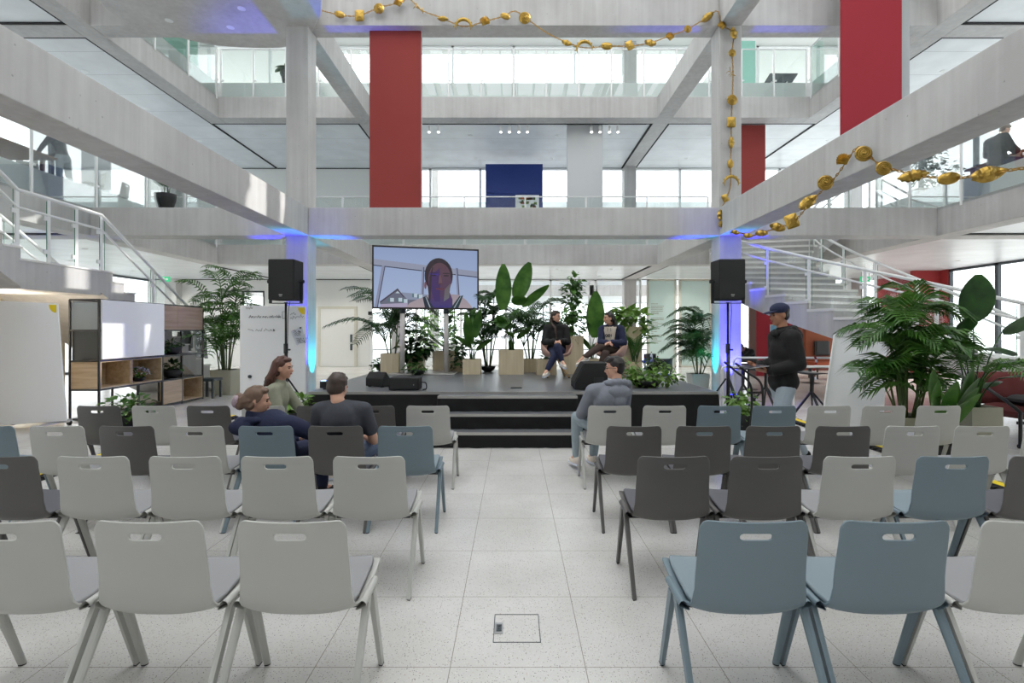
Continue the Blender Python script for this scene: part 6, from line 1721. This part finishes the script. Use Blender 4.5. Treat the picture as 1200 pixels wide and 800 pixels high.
# ================================================================ gilded shell garland
ga = thing('shell_garland', 'long chain of gilded shells and coins strung over the beams and down the column', 'garland', (4.8, 11.85, 8.9))
YF = 11.93
def gp(px, py, Y=YF): return at(px, py, Y)
path = [gp(376, 12), gp(400, 18), gp(421, 18), (gp(444, 9)), gp(468, 3), gp(480, -1), gp(494, 12), gp(518, 21), gp(543, 31), gp(568, 25), gp(590, 19), gp(603, 13), gp(616, 21), gp(640, 38), gp(663, 49), gp(685, 56), gp(711, 54), gp(738, 54), gp(762, 50), gp(785, 42), gp(806, 34), gp(829, 20), gp(841, 13), gp(846, 30), gp(859, 38), gp(858, 62), gp(859, 85), gp(858, 116), gp(857, 142), gp(857, 166), gp(856, 192), gp(856, 216), gp(852, 231), gp(844, 248), gp(845, 263), gp(852, 272)]
# along and under the right beam towards us, hung from its hall-side face
XR = 4.76
def gx(px, py):  # a point on the plane x = XR seen at this pixel column
    Y = F * XR / (px - 602); return Vector((XR, Y, H - (py - 387) * Y / F))
p2 = [gx(868, 273), gx(882, 276), gx(898, 271), gx(915, 266), gx(932, 258), gx(950, 237), gx(973, 214), gx(986, 198), gx(993, 187), gx(1006, 172), gx(1017, 181), gx(1028, 191), gx(1041, 197), gx(1056, 201), gx(1076, 206), gx(1096, 208), gx(1118, 209), gx(1142, 206), gx(1164, 203), gx(1185, 199), gx(1215, 195)]
full = catmull(path + p2, 6)
full = [v for v in full]
# chain of small oval links
lk = MB(); acc = 0.0; i = 0; n_l = 0
def resample(pts, step):
    out = [pts[0]]; rest = step
    for a, b in zip(pts[:-1], pts[1:]):
        L_ = (b - a).length; u = 0
        while L_ - u >= rest:
            u += rest; out.append(a.lerp(b, u / L_)); rest = step
        rest -= (L_ - u)
    return out
rs_ = resample(full, 0.055)
for a, b in zip(rs_[:-1], rs_[1:]):
    d = (b - a).normalized(); s = d.orthogonal().normalized() if n_l % 2 else d.cross(d.orthogonal()).normalized(); n_l += 1; c = (a + b) / 2
    lk.tube([c + d * .038 * math.cos(2 * PI * j / 6) + s * .014 * math.sin(2 * PI * j / 6) for j in range(6)], 0.0065, 4, closed=True)
lk.build('chain', 'chain', ga)
rg = random.Random(5)
def shell(kind, c, size, rot=0.0, face=(0, -1, 0), name=None):
    """one gilded piece, flat side towards `face`, turned by rot in its plane"""
    m, r, f, u = frame(face); R_ = Matrix.Rotation(rot, 3, Vector(face)); r = R_ @ r; u = R_ @ u; c = Vector(c)
    mb = MB(); s = size
    def P(a, b, d): return c + r * a * s + u * b * s + f * d * s
    if kind == 'scallop':
        rows = []
        for i in range(8):
            v = i / 7; row = []
            for j in range(21):
                a = -1.15 + 2.3 * j / 20; q = v * (1 + .05 * math.cos(j * PI)); row.append(P(math.sin(a) * q * .62, math.cos(a) * q * 1.0 - .5, .28 * math.sin(PI * min(1, v * .9 + .05)) * math.cos(a * .9) + .05 * math.cos(j * PI) * v))
            rows.append(row)
        mb.grid(rows); mb.grid([[p - f * .06 * s for p in rw] for rw in rows])
    elif kind == 'crescent':
        pts = [P(.5 * math.cos(a), .5 * math.sin(a), 0.02) for a in [-.35 + (PI + .7) * i / 18 for i in range(19)]]
        mb.tube(pts, [max(.012, .11 * math.sin(PI * (i + .6) / 19.2)) * s for i in range(19)], 8)
        for i in range(2, 17, 2): mb.ell(pts[i] + (pts[i] - c) * .2, (.05 * s,) * 3, 6, 4)
    elif kind == 'coin':
        mb.lathe([(.0, -.05), (.5, -.05), (.53, 0), (.46, .07), (.34, .09), (.30, .14), (.18, .13), (.13, .2), (0, .2)], (0, 0, 0), 22)
        mb.v = [tuple(P(x, y * 1.05, z)) for x, y, z in mb.v]
        mb.tube([P(math.cos(q * .55) * (.46 - q * .0115), math.sin(q * .55) * (.46 - q * .0115), .08 + q * .004) for q in range(36)], .055 * s, 5)
    elif kind == 'plate':
        n = 20; o = [(.46 * (abs(math.cos(a)) ** .4) * (1 if math.cos(a) > 0 else -1) * (1 - .12 * math.cos(2 * a)), .5 * (abs(math.sin(a)) ** .5) * (1 if math.sin(a) > 0 else -1)) for a in [2 * PI * i / n for i in range(n)]]
        rows = [[P(x * v, y * v, .14 * (1 - v * v)) for x, y in o + [o[0]]] for v in (0.02, .35, .7, .9, 1.0)]
        mb.grid(rows); mb.grid([[P(x * v, y * v, -.05) for x, y in o + [o[0]]] for v in (0.02, 1.0)])
    elif kind == 'twig':
        for k in range(5):
            a = rg.uniform(0, 2 * PI); mb.tube([P(0, -.3 + k * .15, 0), P(.25 * math.cos(a), -.2 + k * .15 + .2, .1), P(.4 * math.cos(a), k * .15, .1 * math.sin(a))], .03 * s, 5)
    elif kind == 'conch':
        mb.tube([P(0, -.62 + 1.24 * i / 12, .03 * math.sin(i * 2.2)) for i in range(13)], [max(.01, .27 * math.sin(PI * (i + .3) / 12.6) ** .8 * (1 + .16 * math.cos(i * PI))) * s for i in range(13)], 10)
    elif kind == 'clam':
        mb.ell(c, (.36 * s, .18 * s, .56 * s), 16, 12, Matrix((r, f, u)).transposed())
        mb.tube([P(.0, -.5 + i * .1, .17) for i in range(11)], .03 * s, 5)
    elif kind == 'leaf':
        rows = [[P(q * .34 * math.sin(PI * (.06 + .9 * v)) ** .7, v * 1.2 - .6, .15 * (1 - q * q) + .05 * math.sin(v * 14)) for q in (-1, -.6, -.2, .2, .6, 1)] for v in [i / 10 for i in range(11)]]
        mb.grid(rows); mb.grid([[p - f * .05 * s for p in rw] for rw in rows])
    mb.build(name or {'scallop': 'scallop_shell', 'crescent': 'crescent_shell', 'coin': 'coiled_shell', 'plate': 'shell_plate', 'twig': 'coral_twig', 'conch': 'conch_shell', 'clam': 'clam_shell', 'leaf': 'leaf_shell'}[kind], 'gold', ga, smooth=kind not in ('plate', 'scallop', 'leaf'))
px_ = 11.93 / 600
for kind, px, py, s, rot in (('clam', 398, 17, 14, 1.2), ('plate', 421, 18, 16, 0), ('coin', 444, 10, 14, 0), ('scallop', 467, 3, 13, .3), ('twig', 493, 12, 18, .6), ('conch', 519, 22, 13, 1.5), ('crescent', 543, 32, 22, 0), ('scallop', 568, 25, 14, -.4), ('clam', 592, 19, 13, 1.2), ('coin', 615, 21, 16, 0), ('leaf', 664, 50, 12, 1.2), ('crescent', 685, 58, 22, .2), ('clam', 711, 54, 15, 1.5), ('plate', 738, 53, 13, .5), ('leaf', 762, 50, 14, 1.3), ('scallop', 785, 43, 12, 0), ('coin', 806, 34, 10, 0), ('conch', 829, 20, 18, -.9), ('scallop', 846, 30, 12, 0), ('leaf', 860, 39, 14, .2), ('coin', 858, 62, 10, 0), ('twig', 859, 86, 16, .8), ('coin', 858, 117, 14, 0), ('plate', 857, 143, 15, 0), ('conch', 857, 167, 15, 0), ('clam', 856, 192, 12, 0), ('crescent', 857, 215, 20, 0), ('plate', 850, 232, 11, .4), ('leaf', 844, 252, 12, 0), ('coin', 846, 263, 10, 0)):
    shell(kind, gp(px, py, YF - 0.06), s * px_ * 0.82, rot)
for kind, px, py, s, rot in (('leaf', 865, 272, 9, 1.2), ('leaf', 880, 276, 10, 1.4), ('leaf', 896, 273, 13, 1.5), ('leaf', 915, 266, 17, 1.2), ('plate', 932, 259, 20, .3), ('leaf', 951, 237, 22, -.9), ('coin', 972, 214, 19, 0), ('scallop', 993, 187, 17, .5), ('coin', 1017, 180, 20, .4), ('coin', 1041, 197, 18, 0), ('conch', 1076, 206, 30, -1.45), ('clam', 1118, 209, 24, 1.7), ('leaf', 1165, 204, 32, -1.4)):
    v = gx(px, py) + Vector((-0.06, 0, 0)); dst = v.y
    shell(kind, v, s * dst / 600 * 0.85, rot, (-.35, -1, 0))
# ================================================================ furniture around the hall
# burgundy sofa chair on a black frame
sx, sy = X(1205, 7.3), 7.35
so = thing('lounge_chair', 'burgundy cushioned lounge chair on a black tube frame beside the big grey planter', 'chair', (sx, sy, 0))
def cushion(mb, x0, x1, y0, y1, z0, z1, puff=0.05, tilt=0.0):
    rows = []
    n = 9
    def P(u, v, top):
        b = (1 - (2 * u - 1) ** 4) * (1 - (2 * v - 1) ** 4); zc = (z0 + z1) / 2; hz = (z1 - z0) / 2
        wob = 0.012 * math.sin(u * 17 + v * 5) * b
        return Vector((x0 + (x1 - x0) * u, y0 + (y1 - y0) * v, zc + (1 if top else -1) * (hz * (0.25 + 0.75 * b ** .4)) + wob))
    a = [[P(i / n, j / n, True) for i in range(n + 1)] for j in range(n + 1)]; b = [[P(i / n, j / n, False) for i in range(n + 1)] for j in range(n + 1)]
    mb.grid(a); mb.grid(b)
    for ring in ((a[0], b[0]), (a[-1], b[-1]), ([r[0] for r in a], [r[0] for r in b]), ([r[-1] for r in a], [r[-1] for r in b])): mb.grid([ring[0], ring[1]])
mb = MB(); cushion(mb, sx - .42, sx + .55, sy - .40, sy + .35, .36, .54); mb.build('seat_cushion', 'sofa_red', so, smooth=True)
mb = MB(); cushion(mb, -.49, .49, -.24, .24, -.09, .09)
R_ = Matrix.Rotation(1.25, 4, 'X'); mb.v = [tuple((R_ @ Vector(v)) + Vector((sx + .06, sy + .36, .74))) for v in mb.v]
mb.build('back_cushion', 'sofa_red', so, smooth=True)
for s in (-1, 1):
    x = sx + .06 + s * .54
    MB().tube(catmull([(x, sy - .42, .02), (x, sy - .42, .42), (x, sy - .38, .52), (x, sy + .10, .78), (x, sy + .36, .86), (x, sy + .47, .78), (x, sy + .45, .03)], 5), 0.022, 8).build('arm', 'black_steel', so, smooth=True)
MB().bar((sx - .48, sy - .38, .34), (sx + .6, sy - .38, .34), .03, .04).bar((sx - .48, sy + .4, .34), (sx + .6, sy + .4, .34), .03, .04).build('frame', 'black_steel', so)
for x in (sx - .48, sx + .6):
    for y in (sy - .42, sy + .45): MB().tube([(x - .02, y, .03), (x + .02, y, .03)], .03, 10).build('foot', 'rubber', so)
bg = thing('bag', 'dark open bag lying on the burgundy lounge chair', 'bag', (sx + .02, sy - .05, .53))
mb = MB(); cushion(mb, sx - .22, sx + .3, sy - .32, sy + .1, .535, .68); mb.build('body', 'black_steel', bg, smooth=True)
MB().tube(catmull([(sx - .15, sy - .2, .66), (sx - .02, sy - .25, .72), (sx + .12, sy - .2, .67), (sx + .05, sy - .1, .7), (sx - .1, sy - .12, .67)], 6), .014, 6).build('strap', 'rubber', bg, smooth=True)

# white platform rim of the low stair start beside the sofa
# leaning white board behind the palm
lb = thing('white_board', 'white board leaning behind the huge feathery palm', 'board', (X(1000, 8.1), 8.1, 0))
a, b, c, d = at(962, 506, 8.0), at(1035, 506, 8.0), at(1040, 396, 8.35), at(978, 392, 8.35)
for v in (a, b): v.z = 0.02
MB().slab([a, b, c, d], (0, 0.03, 0)).build('panel', 'board_white', lb)
MB().bar(a + Vector((0, -.01, 0)), d + Vector((0, -.01, 0)), .03, .03, (0, 1, 0)).bar(d + Vector((0, -.01, 0)), c + Vector((0, -.01, 0)), .03, .03, (0, 1, 0)).build('rim', 'white_metal', lb)
MB().bar((X(1010, 8.2), 8.9, 0), (X(1010, 8.3), 8.4, 1.2), .04, .04).build('prop', 'white_metal', lb)

# white hoop rails of the ramp in front of the cafe
for i, (x0, x1, y, h, lab) in enumerate(((X(846, 9.6), X(994, 9.6), 9.6, .92, 'white tube railing nearest the walking man'), (X(860, 11.2), X(987, 11.2), 11.2, 1.0, 'white tube railing further back by the cafe'))):
    t = thing('railing', lab, 'railing', ((x0 + x1) / 2, y, 0))
    MB().tube([(x0, y, 0), (x0, y, h - .07), (x0 + .02, y, h - .02), (x0 + .07, y, h), (x1 - .12, y, h), (x1 - .03, y, h - .03), (x1, y, h - .12), (x1, y, 0.0)], .025, 10).build('tube', 'white_metal', t, smooth=True)
    for px in ((977,) if i else (930,)):
        x = X(px, y); pp = MB().tube([(x, y, 0), (x, y, h - .01)], .018, 8).build('post', 'white_metal', t)
        MB().lathe([(.06, 0), (.06, .012), (0, .014)], (x, y, 0), 14).build('base_plate', 'white_metal', pp)
# barrier tape on the rail
t = thing('barrier_tape', 'strip of red and white tape hanging from the further white railing', 'tape', (X(955, 11.2), 11.15, .7))
rows = [[Vector((X(955, 11.15) + dx + .03 * math.sin(v * 7), 11.15, 1.03 - v * .5)) for dx in (-.025, .025)] for v in [i / 8 for i in range(9)]]
mb = MB(); mb.grid(rows); mb.mi = [i % 2 for i in range(8)]
mb.build('strip', ['red_wall', 'paper'], t)

# black trolley with slanting handles beside the column
t = thing('folding_trolley', 'black folded trolley frame with slanting handles in front of the column', 'trolley', (X(870, 7.0), 7.0, 0))
for i, px in enumerate((849, 862)):
    p = at(px, 424 + i * 1.5, 7.0); q = at(px + 29, 448, 7.0); r_ = at(px + 32, 470, 7.0); f_ = at(px + 27, 0, 7.0); 
    MB().tube(catmull([p, p.lerp(q, .5), q, r_, Vector((r_.x - .03, 7.0, .05))], 5), .016, 8).build('handle', 'black_steel', t, smooth=True)
for z in (.08, .42, .75): MB().bar((X(877, 7.0), 7.0, z), (X(894, 7.0), 7.0, z), .02, .03).build('cross_bar', 'black_steel', t)
MB().box(X(876, 7.0), X(896, 7.0), 6.8, 7.25, .05, .075).build('plate', 'black_steel', t)
for px in (878, 893): MB().tube([(X(px, 7.0) - .015, 7.25, .05), (X(px, 7.0) + .015, 7.25, .05)], .05, 14).build('wheel', 'rubber', t)

# bar stools and high tables in the cafe under the stair
def stool(label, x, y, h=.78, rot=0.0):
    t = thing('bar_stool', label, 'stool', (0, 0, 0), 'black bar stools')
    rows = [[Vector((a, b, h + .02 * b * b * 20 * (1 if b > 0 else .2) - .03 * a * a * 8)) for a in (-.19, -.1, 0, .1, .19)] for b in (-.18, -.08, .05, .16, .22)]
    o = MB().grid(rows).build('seat', 'black_steel', t, smooth=True); s = o.modifiers.new('s', 'SOLIDIFY'); s.thickness = .025
    MB().bar((0, 0, h - .02), (0, .02, .42), .05, .05).build('stem', 'black_steel', t)
    for a in (.5, 2.6, 4.2, 5.3):
        MB().bar((0, .02, .44), (.34 * math.cos(a), .02 + .34 * math.sin(a), .0), .03, .035).build('leg', 'black_steel', t)
    t.location = (x, y, 0); t.rotation_euler = (0, 0, rot); return t
stool('black bar stool right of the walking man', X(944, 9.9) + .05, 9.75, .8, .5)
stool('black bar stool between the column and the walking man', X(898, 10.6), 10.6, .78, 2.2)
stool('black bar stool nearest the lit column', X(872, 11.0), 11.0, .80, 1.2)
def round_table(label, x, y, h, r, m='black_steel'):
    t = thing('round_table', label, 'table', (x, y, 0))
    MB().lathe([(r, h - .025), (r, h), (0, h)], (x, y, 0), 26).build('top', m, t)
    MB().tube([(x, y, .02), (x, y, h - .02)], .03, 10).build('column', m, t)
    MB().lathe([(.24, 0), (.24, .012), (.04, .03)], (x, y, 0), 22).build('foot', m, t)
round_table('dark round cafe table in front of the person in black', X(877, 13.9), 13.9, .78, .45)
round_table('low dark round table beyond the walking man', X(950, 15.6), 15.6, .5, .4)
# cafe back wall with red and brown panels and a screen, orange bench
sbox('wall_cafe', 11.0, 13.8, 20.5, 20.7, 0, 2.6, mat('rust_wall', rgb(112, 58, 44), 0.8))
t = thing('wall_panel', 'tall crimson panel under the flight of the curving stair', 'wall panel', (X(908, 18.0), 18.0, 0))
MB().box(X(886, 18.0), X(908, 18.0), 18.0, 18.06, 0, 3.4).box(X(908, 18.0) + .015, X(930, 18.0), 18.0, 18.06, 0, 3.4).build('felt', 'red_bright', t)
MB().box(X(878, 18.0), X(886, 18.0), 17.98, 18.06, 0, 3.4).build('brown_edge', mat('brown_board', rgb(112, 84, 78), 0.7), t)
t = thing('poster', 'pale blue framed poster on the crimson panel', 'poster', (X(907, 17.9), 17.9, 1.5))
p, q = at(903.5, 381, 17.95), at(912, 392, 17.95)
MB().box(p.x, q.x, 17.94, 17.985, q.z, p.z).build('sheet', mat('poster_blue', rgb(120, 178, 212), .6, var=.2, scale=6), t)
MB().box(p.x - .02, q.x + .02, 17.965, 17.99, q.z - .02, p.z + .02).build('frame', 'white_metal', t)
t = thing('bench', 'rust orange upholstered bench with a black back cushion by the cafe wall', 'bench', (X(968, 17.0), 17.0, 0))
xa, xb = X(948, 17.0), X(1000, 17.0)
MB().box(xa, xb, 16.7, 17.3, .42, .56).build('seat', 'orange_red', t, bevel=.03)
MB().box(xa, xb, 17.22, 17.36, .5, 1.75).build('backrest', mat('rust_backrest', rgb(146, 78, 50), .8), t, bevel=.03)
MB().box(X(958, 17.0), X(975, 17.0), 17.10, 17.22, .75, 1.25).build('cushion', 'black_steel', t, bevel=.04)
for x in (xa + .15, xb - .15):
    for y in (16.78, 17.25): MB().bar((x, y, 0), (x, y, .43), .04, .04).build('leg', 'black_steel', t)
t = thing('wooden_cabinet', 'low wooden cabinet beneath the flight of the curving stair', 'cabinet', (X(1005, 12.4), 12.4, 0))
MB().box(X(993, 12.4), X(1030, 12.4), 12.4, 12.9, 0.05, .95).build('body', 'oak_x', t)
MB().box(X(993, 12.4) - .02, X(1030, 12.4) + .02, 12.37, 12.93, .95, .98).build('top', 'black_steel', t)
for a, b in ((994, 1011), (1012, 1029)): MB().box(X(a, 12.4), X(b, 12.4), 12.38, 12.4, .08, .93).build('door', 'oak_x', t)
MB().box(X(995, 12.4), X(1028, 12.4), 12.45, 12.85, 0, .05).build('plinth', 'black_steel', t)

# desk corner with office chairs behind the stage
def office_chair(label, x, y, rot, seat='blue_seat'):
    t = thing('office_chair', label, 'chair', (0, 0, 0))
    MB().lathe([(0, .40), (.2, .41), (.26, .46), (.25, .50), (0, .51)], (0, 0, 0), 20).build('seat', seat, t, smooth=True)
    MB().lathe([(.0, .36), (.19, .38), (.25, .44), (.26, .46)], (0, 0, 0), 20).build('seat_shell', 'black_steel', t, smooth=True)
    rows = [[Vector((.27 * math.sin(a), .25 * math.cos(a), z)) for a in [-1.1 + 2.2 * i / 8 for i in range(9)]] for z in (.60, .72, .84, .90)]
    o = MB().grid(rows).build('backrest', 'black_steel', t, smooth=True); s = o.modifiers.new('s', 'SOLIDIFY'); s.thickness = .035
    for s_ in (-1, 1): MB().bar((s_ * .19, .12, .42), (s_ * .20, .17, .66), .035, .02).build('back_support', 'black_steel', t)
    MB().tube([(0, 0, .08), (0, 0, .40)], .028, 10).build('gas_column', 'black_steel', t)
    for k in range(5):
        a = k * 2 * PI / 5; lg = MB().bar((0, 0, .10), (.28 * math.cos(a), .28 * math.sin(a), .07), .035, .03).build('leg', 'black_steel', t)
        MB().tube([(.28 * math.cos(a) - .012, .28 * math.sin(a), .03), (.28 * math.cos(a) + .012, .28 * math.sin(a), .03)], .03, 10).build('caster', 'rubber', lg)
    t.location = (x, y, 0); t.rotation_euler = (0, 0, rot)
office_chair('black office chair with a blue seat in front of the frosted glass', X(776, 12.9), 12.9, 2.9)
office_chair('black office chair further back behind the desk', X(765, 15.2), 15.2, .5)
t = thing('desk', 'blue-topped desk with small clutter between the stage and the frosted glass', 'table', (X(760, 14.2), 14.2, 0))
MB().box(X(750, 14.2), X(775, 14.2), 13.8, 14.6, .72, .75).build('top', 'blue_seat', t)
for x in (X(752, 14.2), X(773, 14.2)):
    for y in (13.85, 14.55): MB().bar((x, y, 0), (x, y, .72), .04, .04).build('leg', 'steel', t)
for i, (dx, m_, h_, lab) in enumerate(((.08, 'blue_seat', .10, 'blue bottle on the blue-topped desk'), (.25, 'paper', .24, 'white bottle with red cap on the blue-topped desk'), (.42, 'blue_paint', .13, 'dark blue jar on the blue-topped desk'))):
    x = X(750, 14.2) + dx; b = thing('bottle', lab, 'bottle', (x, 13.95, .75))
    MB().lathe([(.035, 0), (.037, h_ * .7), (.016, h_ * .85), (.016, h_)], (x, 13.95, .75), 14).build('body', m_, b, smooth=True)
    MB().lathe([(.019, h_), (.019, h_ + .03), (0, h_ + .03)], (x, 13.95, .75), 12).build('cap', 'red_wall', b)

# frosted glass screens
for i, (a, b, lab) in enumerate(((758.5, 792, 'frosted green glass screen with lines of text beside the far column'), (796, 833, 'plain frosted green glass screen left of the lit column'))):
    Y_ = 22.35; x0, x1 = X(a, Y_), X(b, Y_)
    t = thing('frosted_glass_screen', lab, 'partition', ((x0 + x1) / 2, Y_, 0))
    MB().box(x0 + .06, x1 - .06, Y_, Y_ + .015, .06, 3.76).build('pane', 'frosted', t)
    cream = bpy.data.materials['cream_door_frame']
    MB().box(x0 - .02, x0 + .06, Y_ - .03, Y_ + .05, 0, 3.83).box(x1 - .06, x1 + .02, Y_ - .03, Y_ + .05, 0, 3.83).box(x0, x1, Y_ - .03, Y_ + .05, 3.76, 3.84).box(x0, x1, Y_ - .03, Y_ + .05, 0, .06).build('frame', cream, t)
    if i == 0:
        mb = MB(); rr = random.Random(2)
        lines = [(355.5, 8), (358.3, 15), (360.0, 14), (361.8, 14), (364.0, 14), (365.8, 9), (367.3, 9), (372.3, 15), (374.0, 15), (377.0, 8), (379.0, 16), (381, 8), (383, 6), (385, 7), (388, 7), (390, 3), (392.3, 16), (394, 6), (395.8, 7), (397.5, 7), (399.3, 12), (401.3, 8)]
        for py, w in lines:
            x = 763.0; 
            while x < 763 + w:
                wd = rr.uniform(.6, 1.8); p = at(x, py, Y_ - .004); q = at(min(x + wd, 763 + w), py + .75, Y_ - .004)
                mb.box(p.x, q.x, Y_ - .004, Y_ - .001, q.z, p.z); x += wd + .35
        mb.build('text_lines', mat('bronze_lettering', rgb(138, 128, 104), .6), t)

# small stool by the palm on the left
t = thing('side_stool', 'small dark blue stool between the shelving and the potted palm', 'stool', (X(247, 12.2), 12.2, 0))
MB().box(X(236, 12.2), X(256, 12.2), 12.0, 12.4, .40, .47).build('seat', 'anthracite', t, bevel=.02)
for x in (X(238, 12.2), X(254, 12.2)):
    for y in (12.04, 12.36): MB().bar((x, y, 0), (x, y, .42), .045, .045).build('leg', 'anthracite', t)

# coats hanging behind the shelving
for px, lab in ((227, 'dark coat hanging from a hook beside the staircase foot'), ):
    Y_ = 15.5; x = X(px, Y_); t = thing('coat_stand', 'white coat stand with dark coats by the staircase foot', 'coat stand', (x, Y_, 0))
    MB().tube([(x, Y_, 0), (x, Y_, 1.75)], .02, 8).tube([(x - .5, Y_, 1.7), (x + .5, Y_, 1.7)], .015, 8).lathe([(.25, 0), (.25, .02), (.03, .04)], (x, Y_, 0), 18).build('stand', 'white_metal', t)
    for dx in (-.25, .2):
        c = thing('coat', 'dark coat hanging on the %s side of the white coat stand' % ('shelving' if dx < 0 else 'palm'), 'coat', (x + dx, Y_, .7))
        rows = [[Vector((x + dx + w * math.cos(a), Y_ + .09 * math.sin(a) + .015 * math.sin(5 * a), z)) for a in [2 * PI * i / 14 for i in range(15)]] for z, w in ((1.69, .04), (1.6, .14), (1.45, .19), (1.1, .19), (.75, .23))]
        MB().grid(rows).build('coat_body', 'black_steel', c, smooth=True)
        MB().tube([(x + dx - .17, Y_, 1.55), (x + dx - .22, Y_ - .02, 1.2), (x + dx - .2, Y_ - .03, .95)], [.06, .055, .05], 8).build('sleeve', 'black_steel', c, smooth=True)

# safety strip on the floor: yellow and black cable ramps
for xr, y0, y1, lab in ((4.93, 4.3, 7.6, 'yellow and black cable ramp along the outer end of the sofa-side chairs'), (4.93, 8.45, 9.4, 'short yellow and black cable ramp behind the walking man'), (-5.15, 4.3, 9.4, 'long yellow and black cable ramp between the chairs and the shelving')):
    t = thing('cable_ramp', lab, 'cable ramp', (xr, (y0 + y1) / 2, 0))
    n = max(2, round((y1 - y0) / .45))
    for k in range(n):
        a = y0 + (y1 - y0) * k / n; b = y0 + (y1 - y0) * (k + 1) / n - .006
        mb = MB(); prof = [(xr - .13, .004), (xr - .055, .045), (xr + .055, .045), (xr + .13, .004)]
        mb.add([(xx, a, z) for xx, z in prof] + [(xx, b, z) for xx, z in prof] + [(xr - .13, a, 0), (xr + .13, a, 0), (xr - .13, b, 0), (xr + .13, b, 0)], [(0, 1, 5, 4), (2, 3, 7, 6), (1, 2, 6, 5), (0, 1, 2, 3, 9, 8), (4, 10, 11, 7, 6, 5), (0, 4, 10, 8), (3, 9, 11, 7)])
        for q in range(4): mb.box(xr - .125, xr - .06, a + .05 + q * .1, a + .09 + q * .1, .0, .034); mb.box(xr + .06, xr + .125, a + .05 + q * .1, a + .09 + q * .1, .0, .034)
        mb.build('ramp_segment', 'rubber', t)
        MB().box(xr - .052, xr + .052, a, b, .03, .049).build('lid', 'yellow', t)

# floor socket hatch in the aisle
Y0_, Y1_ = 2.625, 2.885
t = thing('floor_hatch', 'square metal-edged socket hatch set in the aisle floor', 'floor hatch', (.02, 2.75, 0))
x0, x1 = -.107, .140
fr_ = MB(); w = .004
for q in ((x0, x1, Y0_, Y0_ + w), (x0, x1, Y1_ - w, Y1_), (x0, x0 + w, Y0_, Y1_), (x1 - w, x1, Y0_, Y1_)): fr_.box(q[0], q[1], q[2], q[3], 0.0, .002)
fr_.build('frame', 'anthracite', t)
hp = MB().box(x0 + .006, x0 + .05, 2.70, 2.80, 0.0, .003).build('latch_plate', 'steel', t)
MB().box(x0 + .014, x0 + .042, 2.72, 2.78, .003, .005).build('recess', 'anthracite', hp)
MB().box(x0 + .026, x0 + .030, 2.735, 2.765, .005, .007).box(x0 + .022, x0 + .034, 2.762, 2.766, .005, .007).build('pull', 'black_steel', hp)

# first floor furniture behind the glass, above the landing
t = thing('long_table', 'long brown wooden table on the first floor gallery', 'table', (-11.9, 11.6, 4.98))
MB().box(-13.4, -10.95, 10.9, 12.3, 5.68, 5.73).build('top', 'table_wood', t, bevel=.01)
for x in (-13.2, -11.2):
    for y in (11.05, 12.15): MB().bar((x, y, 4.98), (x * .998, y, 5.68), .07, .07).build('leg', 'table_wood', t)
for (x, y, rz, col, lab) in ((-11.9, 12.5, 0.3, 'light', 'light grey shell chair by the brown table on the first floor gallery'), (-11.0, 13.75, 2.6, 'light', 'light grey shell chair further along the first floor gallery'), (-12.5, 14.0, 3.3, 'blue', 'grey blue shell chair behind the standing person on the gallery'), (-11.1, 14.7, 1.8, 'light', 'light grey shell chair nearest the gallery plant')):
    dup(chair0, (x, y, 4.98), lab, 'chairs on the gallery', rz, {} if col == 'light' else {'light_grey_plastic': SHELL[col], 'grey_fabric': PAD[col]})
t = thing('white_screen', 'white pin board standing on the first floor gallery over the landing', 'board', (-11.6, 14.4, 4.98))
MB().box(-11.95, -11.15, 14.15, 14.19, 5.2, 6.7).build('panel', 'board_white', t)
for x in (-11.9, -11.2): MB().bar((x, 14.17, 4.98), (x, 14.17, 5.2), .04, .04).bar((x, 13.95, 5.0), (x, 14.4, 5.0), .05, .03).build('foot', 'steel', t)
# first floor furniture on the sofa side: long wooden tables and a round mirror-like lamp
t = thing('long_table', 'wooden table behind the person in the black jacket on the upper gallery', 'table', (12.2, 12.4, 4.98))
MB().box(11.6, 13.4, 11.6, 13.2, 5.68, 5.73).build('top', 'table_wood', t, bevel=.01)
for x in (11.7, 13.3):
    for y in (11.75, 13.05): MB().bar((x, y, 4.98), (x, y, 5.68), .07, .07).build('leg', 'table_wood', t)
bushy('gallery_hedge', 'dark leafy planter on the upper gallery behind the gilded clam shells', (11.6, 14.1, 4.98), box_pot('pot_white', 1.2, .5, .4), [((0, 0, .4), (.7, .3, .5), 160), ((-.2, 0, .9), (.5, .3, .4), 90)], 91, 'leaf_dark', .14)
t = thing('stair_railing', 'dark metal railing of a further stair on the upper gallery', 'railing', (11.9, 15.4, 4.98))
for z in (6.1, 5.75): MB().tube([(11.0, 15.3, z), (13.4, 15.9, z - .9)], .025, 8).build('rail', 'anthracite', t)
for k in range(3):
    x = 11.0 + k * 1.1; MB().tube([(x, 15.3 + k * .27, 4.98), (x, 15.3 + k * .27, 6.1 - k * .41)], .022, 8).build('post', 'anthracite', t)
# desk with chair seen on the second floor, past the garlanded column
t = thing('drafting_table', 'dark drafting table on the second floor behind the crimson panel', 'table', (X(913, 18.8), 18.8, 9.95))
c = Vector((X(913, 18.8), 18.8, 10.75))
MB().cbox(c, (1.0, .7, .04), Matrix.Rotation(-.3, 3, 'X')).build('top', 'anthracite', t)
MB().bar((c.x - .35, 18.8, 9.95), (c.x + .3, 18.8, 10.72), .05, .05).bar((c.x + .35, 18.8, 9.95), (c.x - .3, 18.8, 10.72), .05, .05).build('leg', 'white_metal', t)
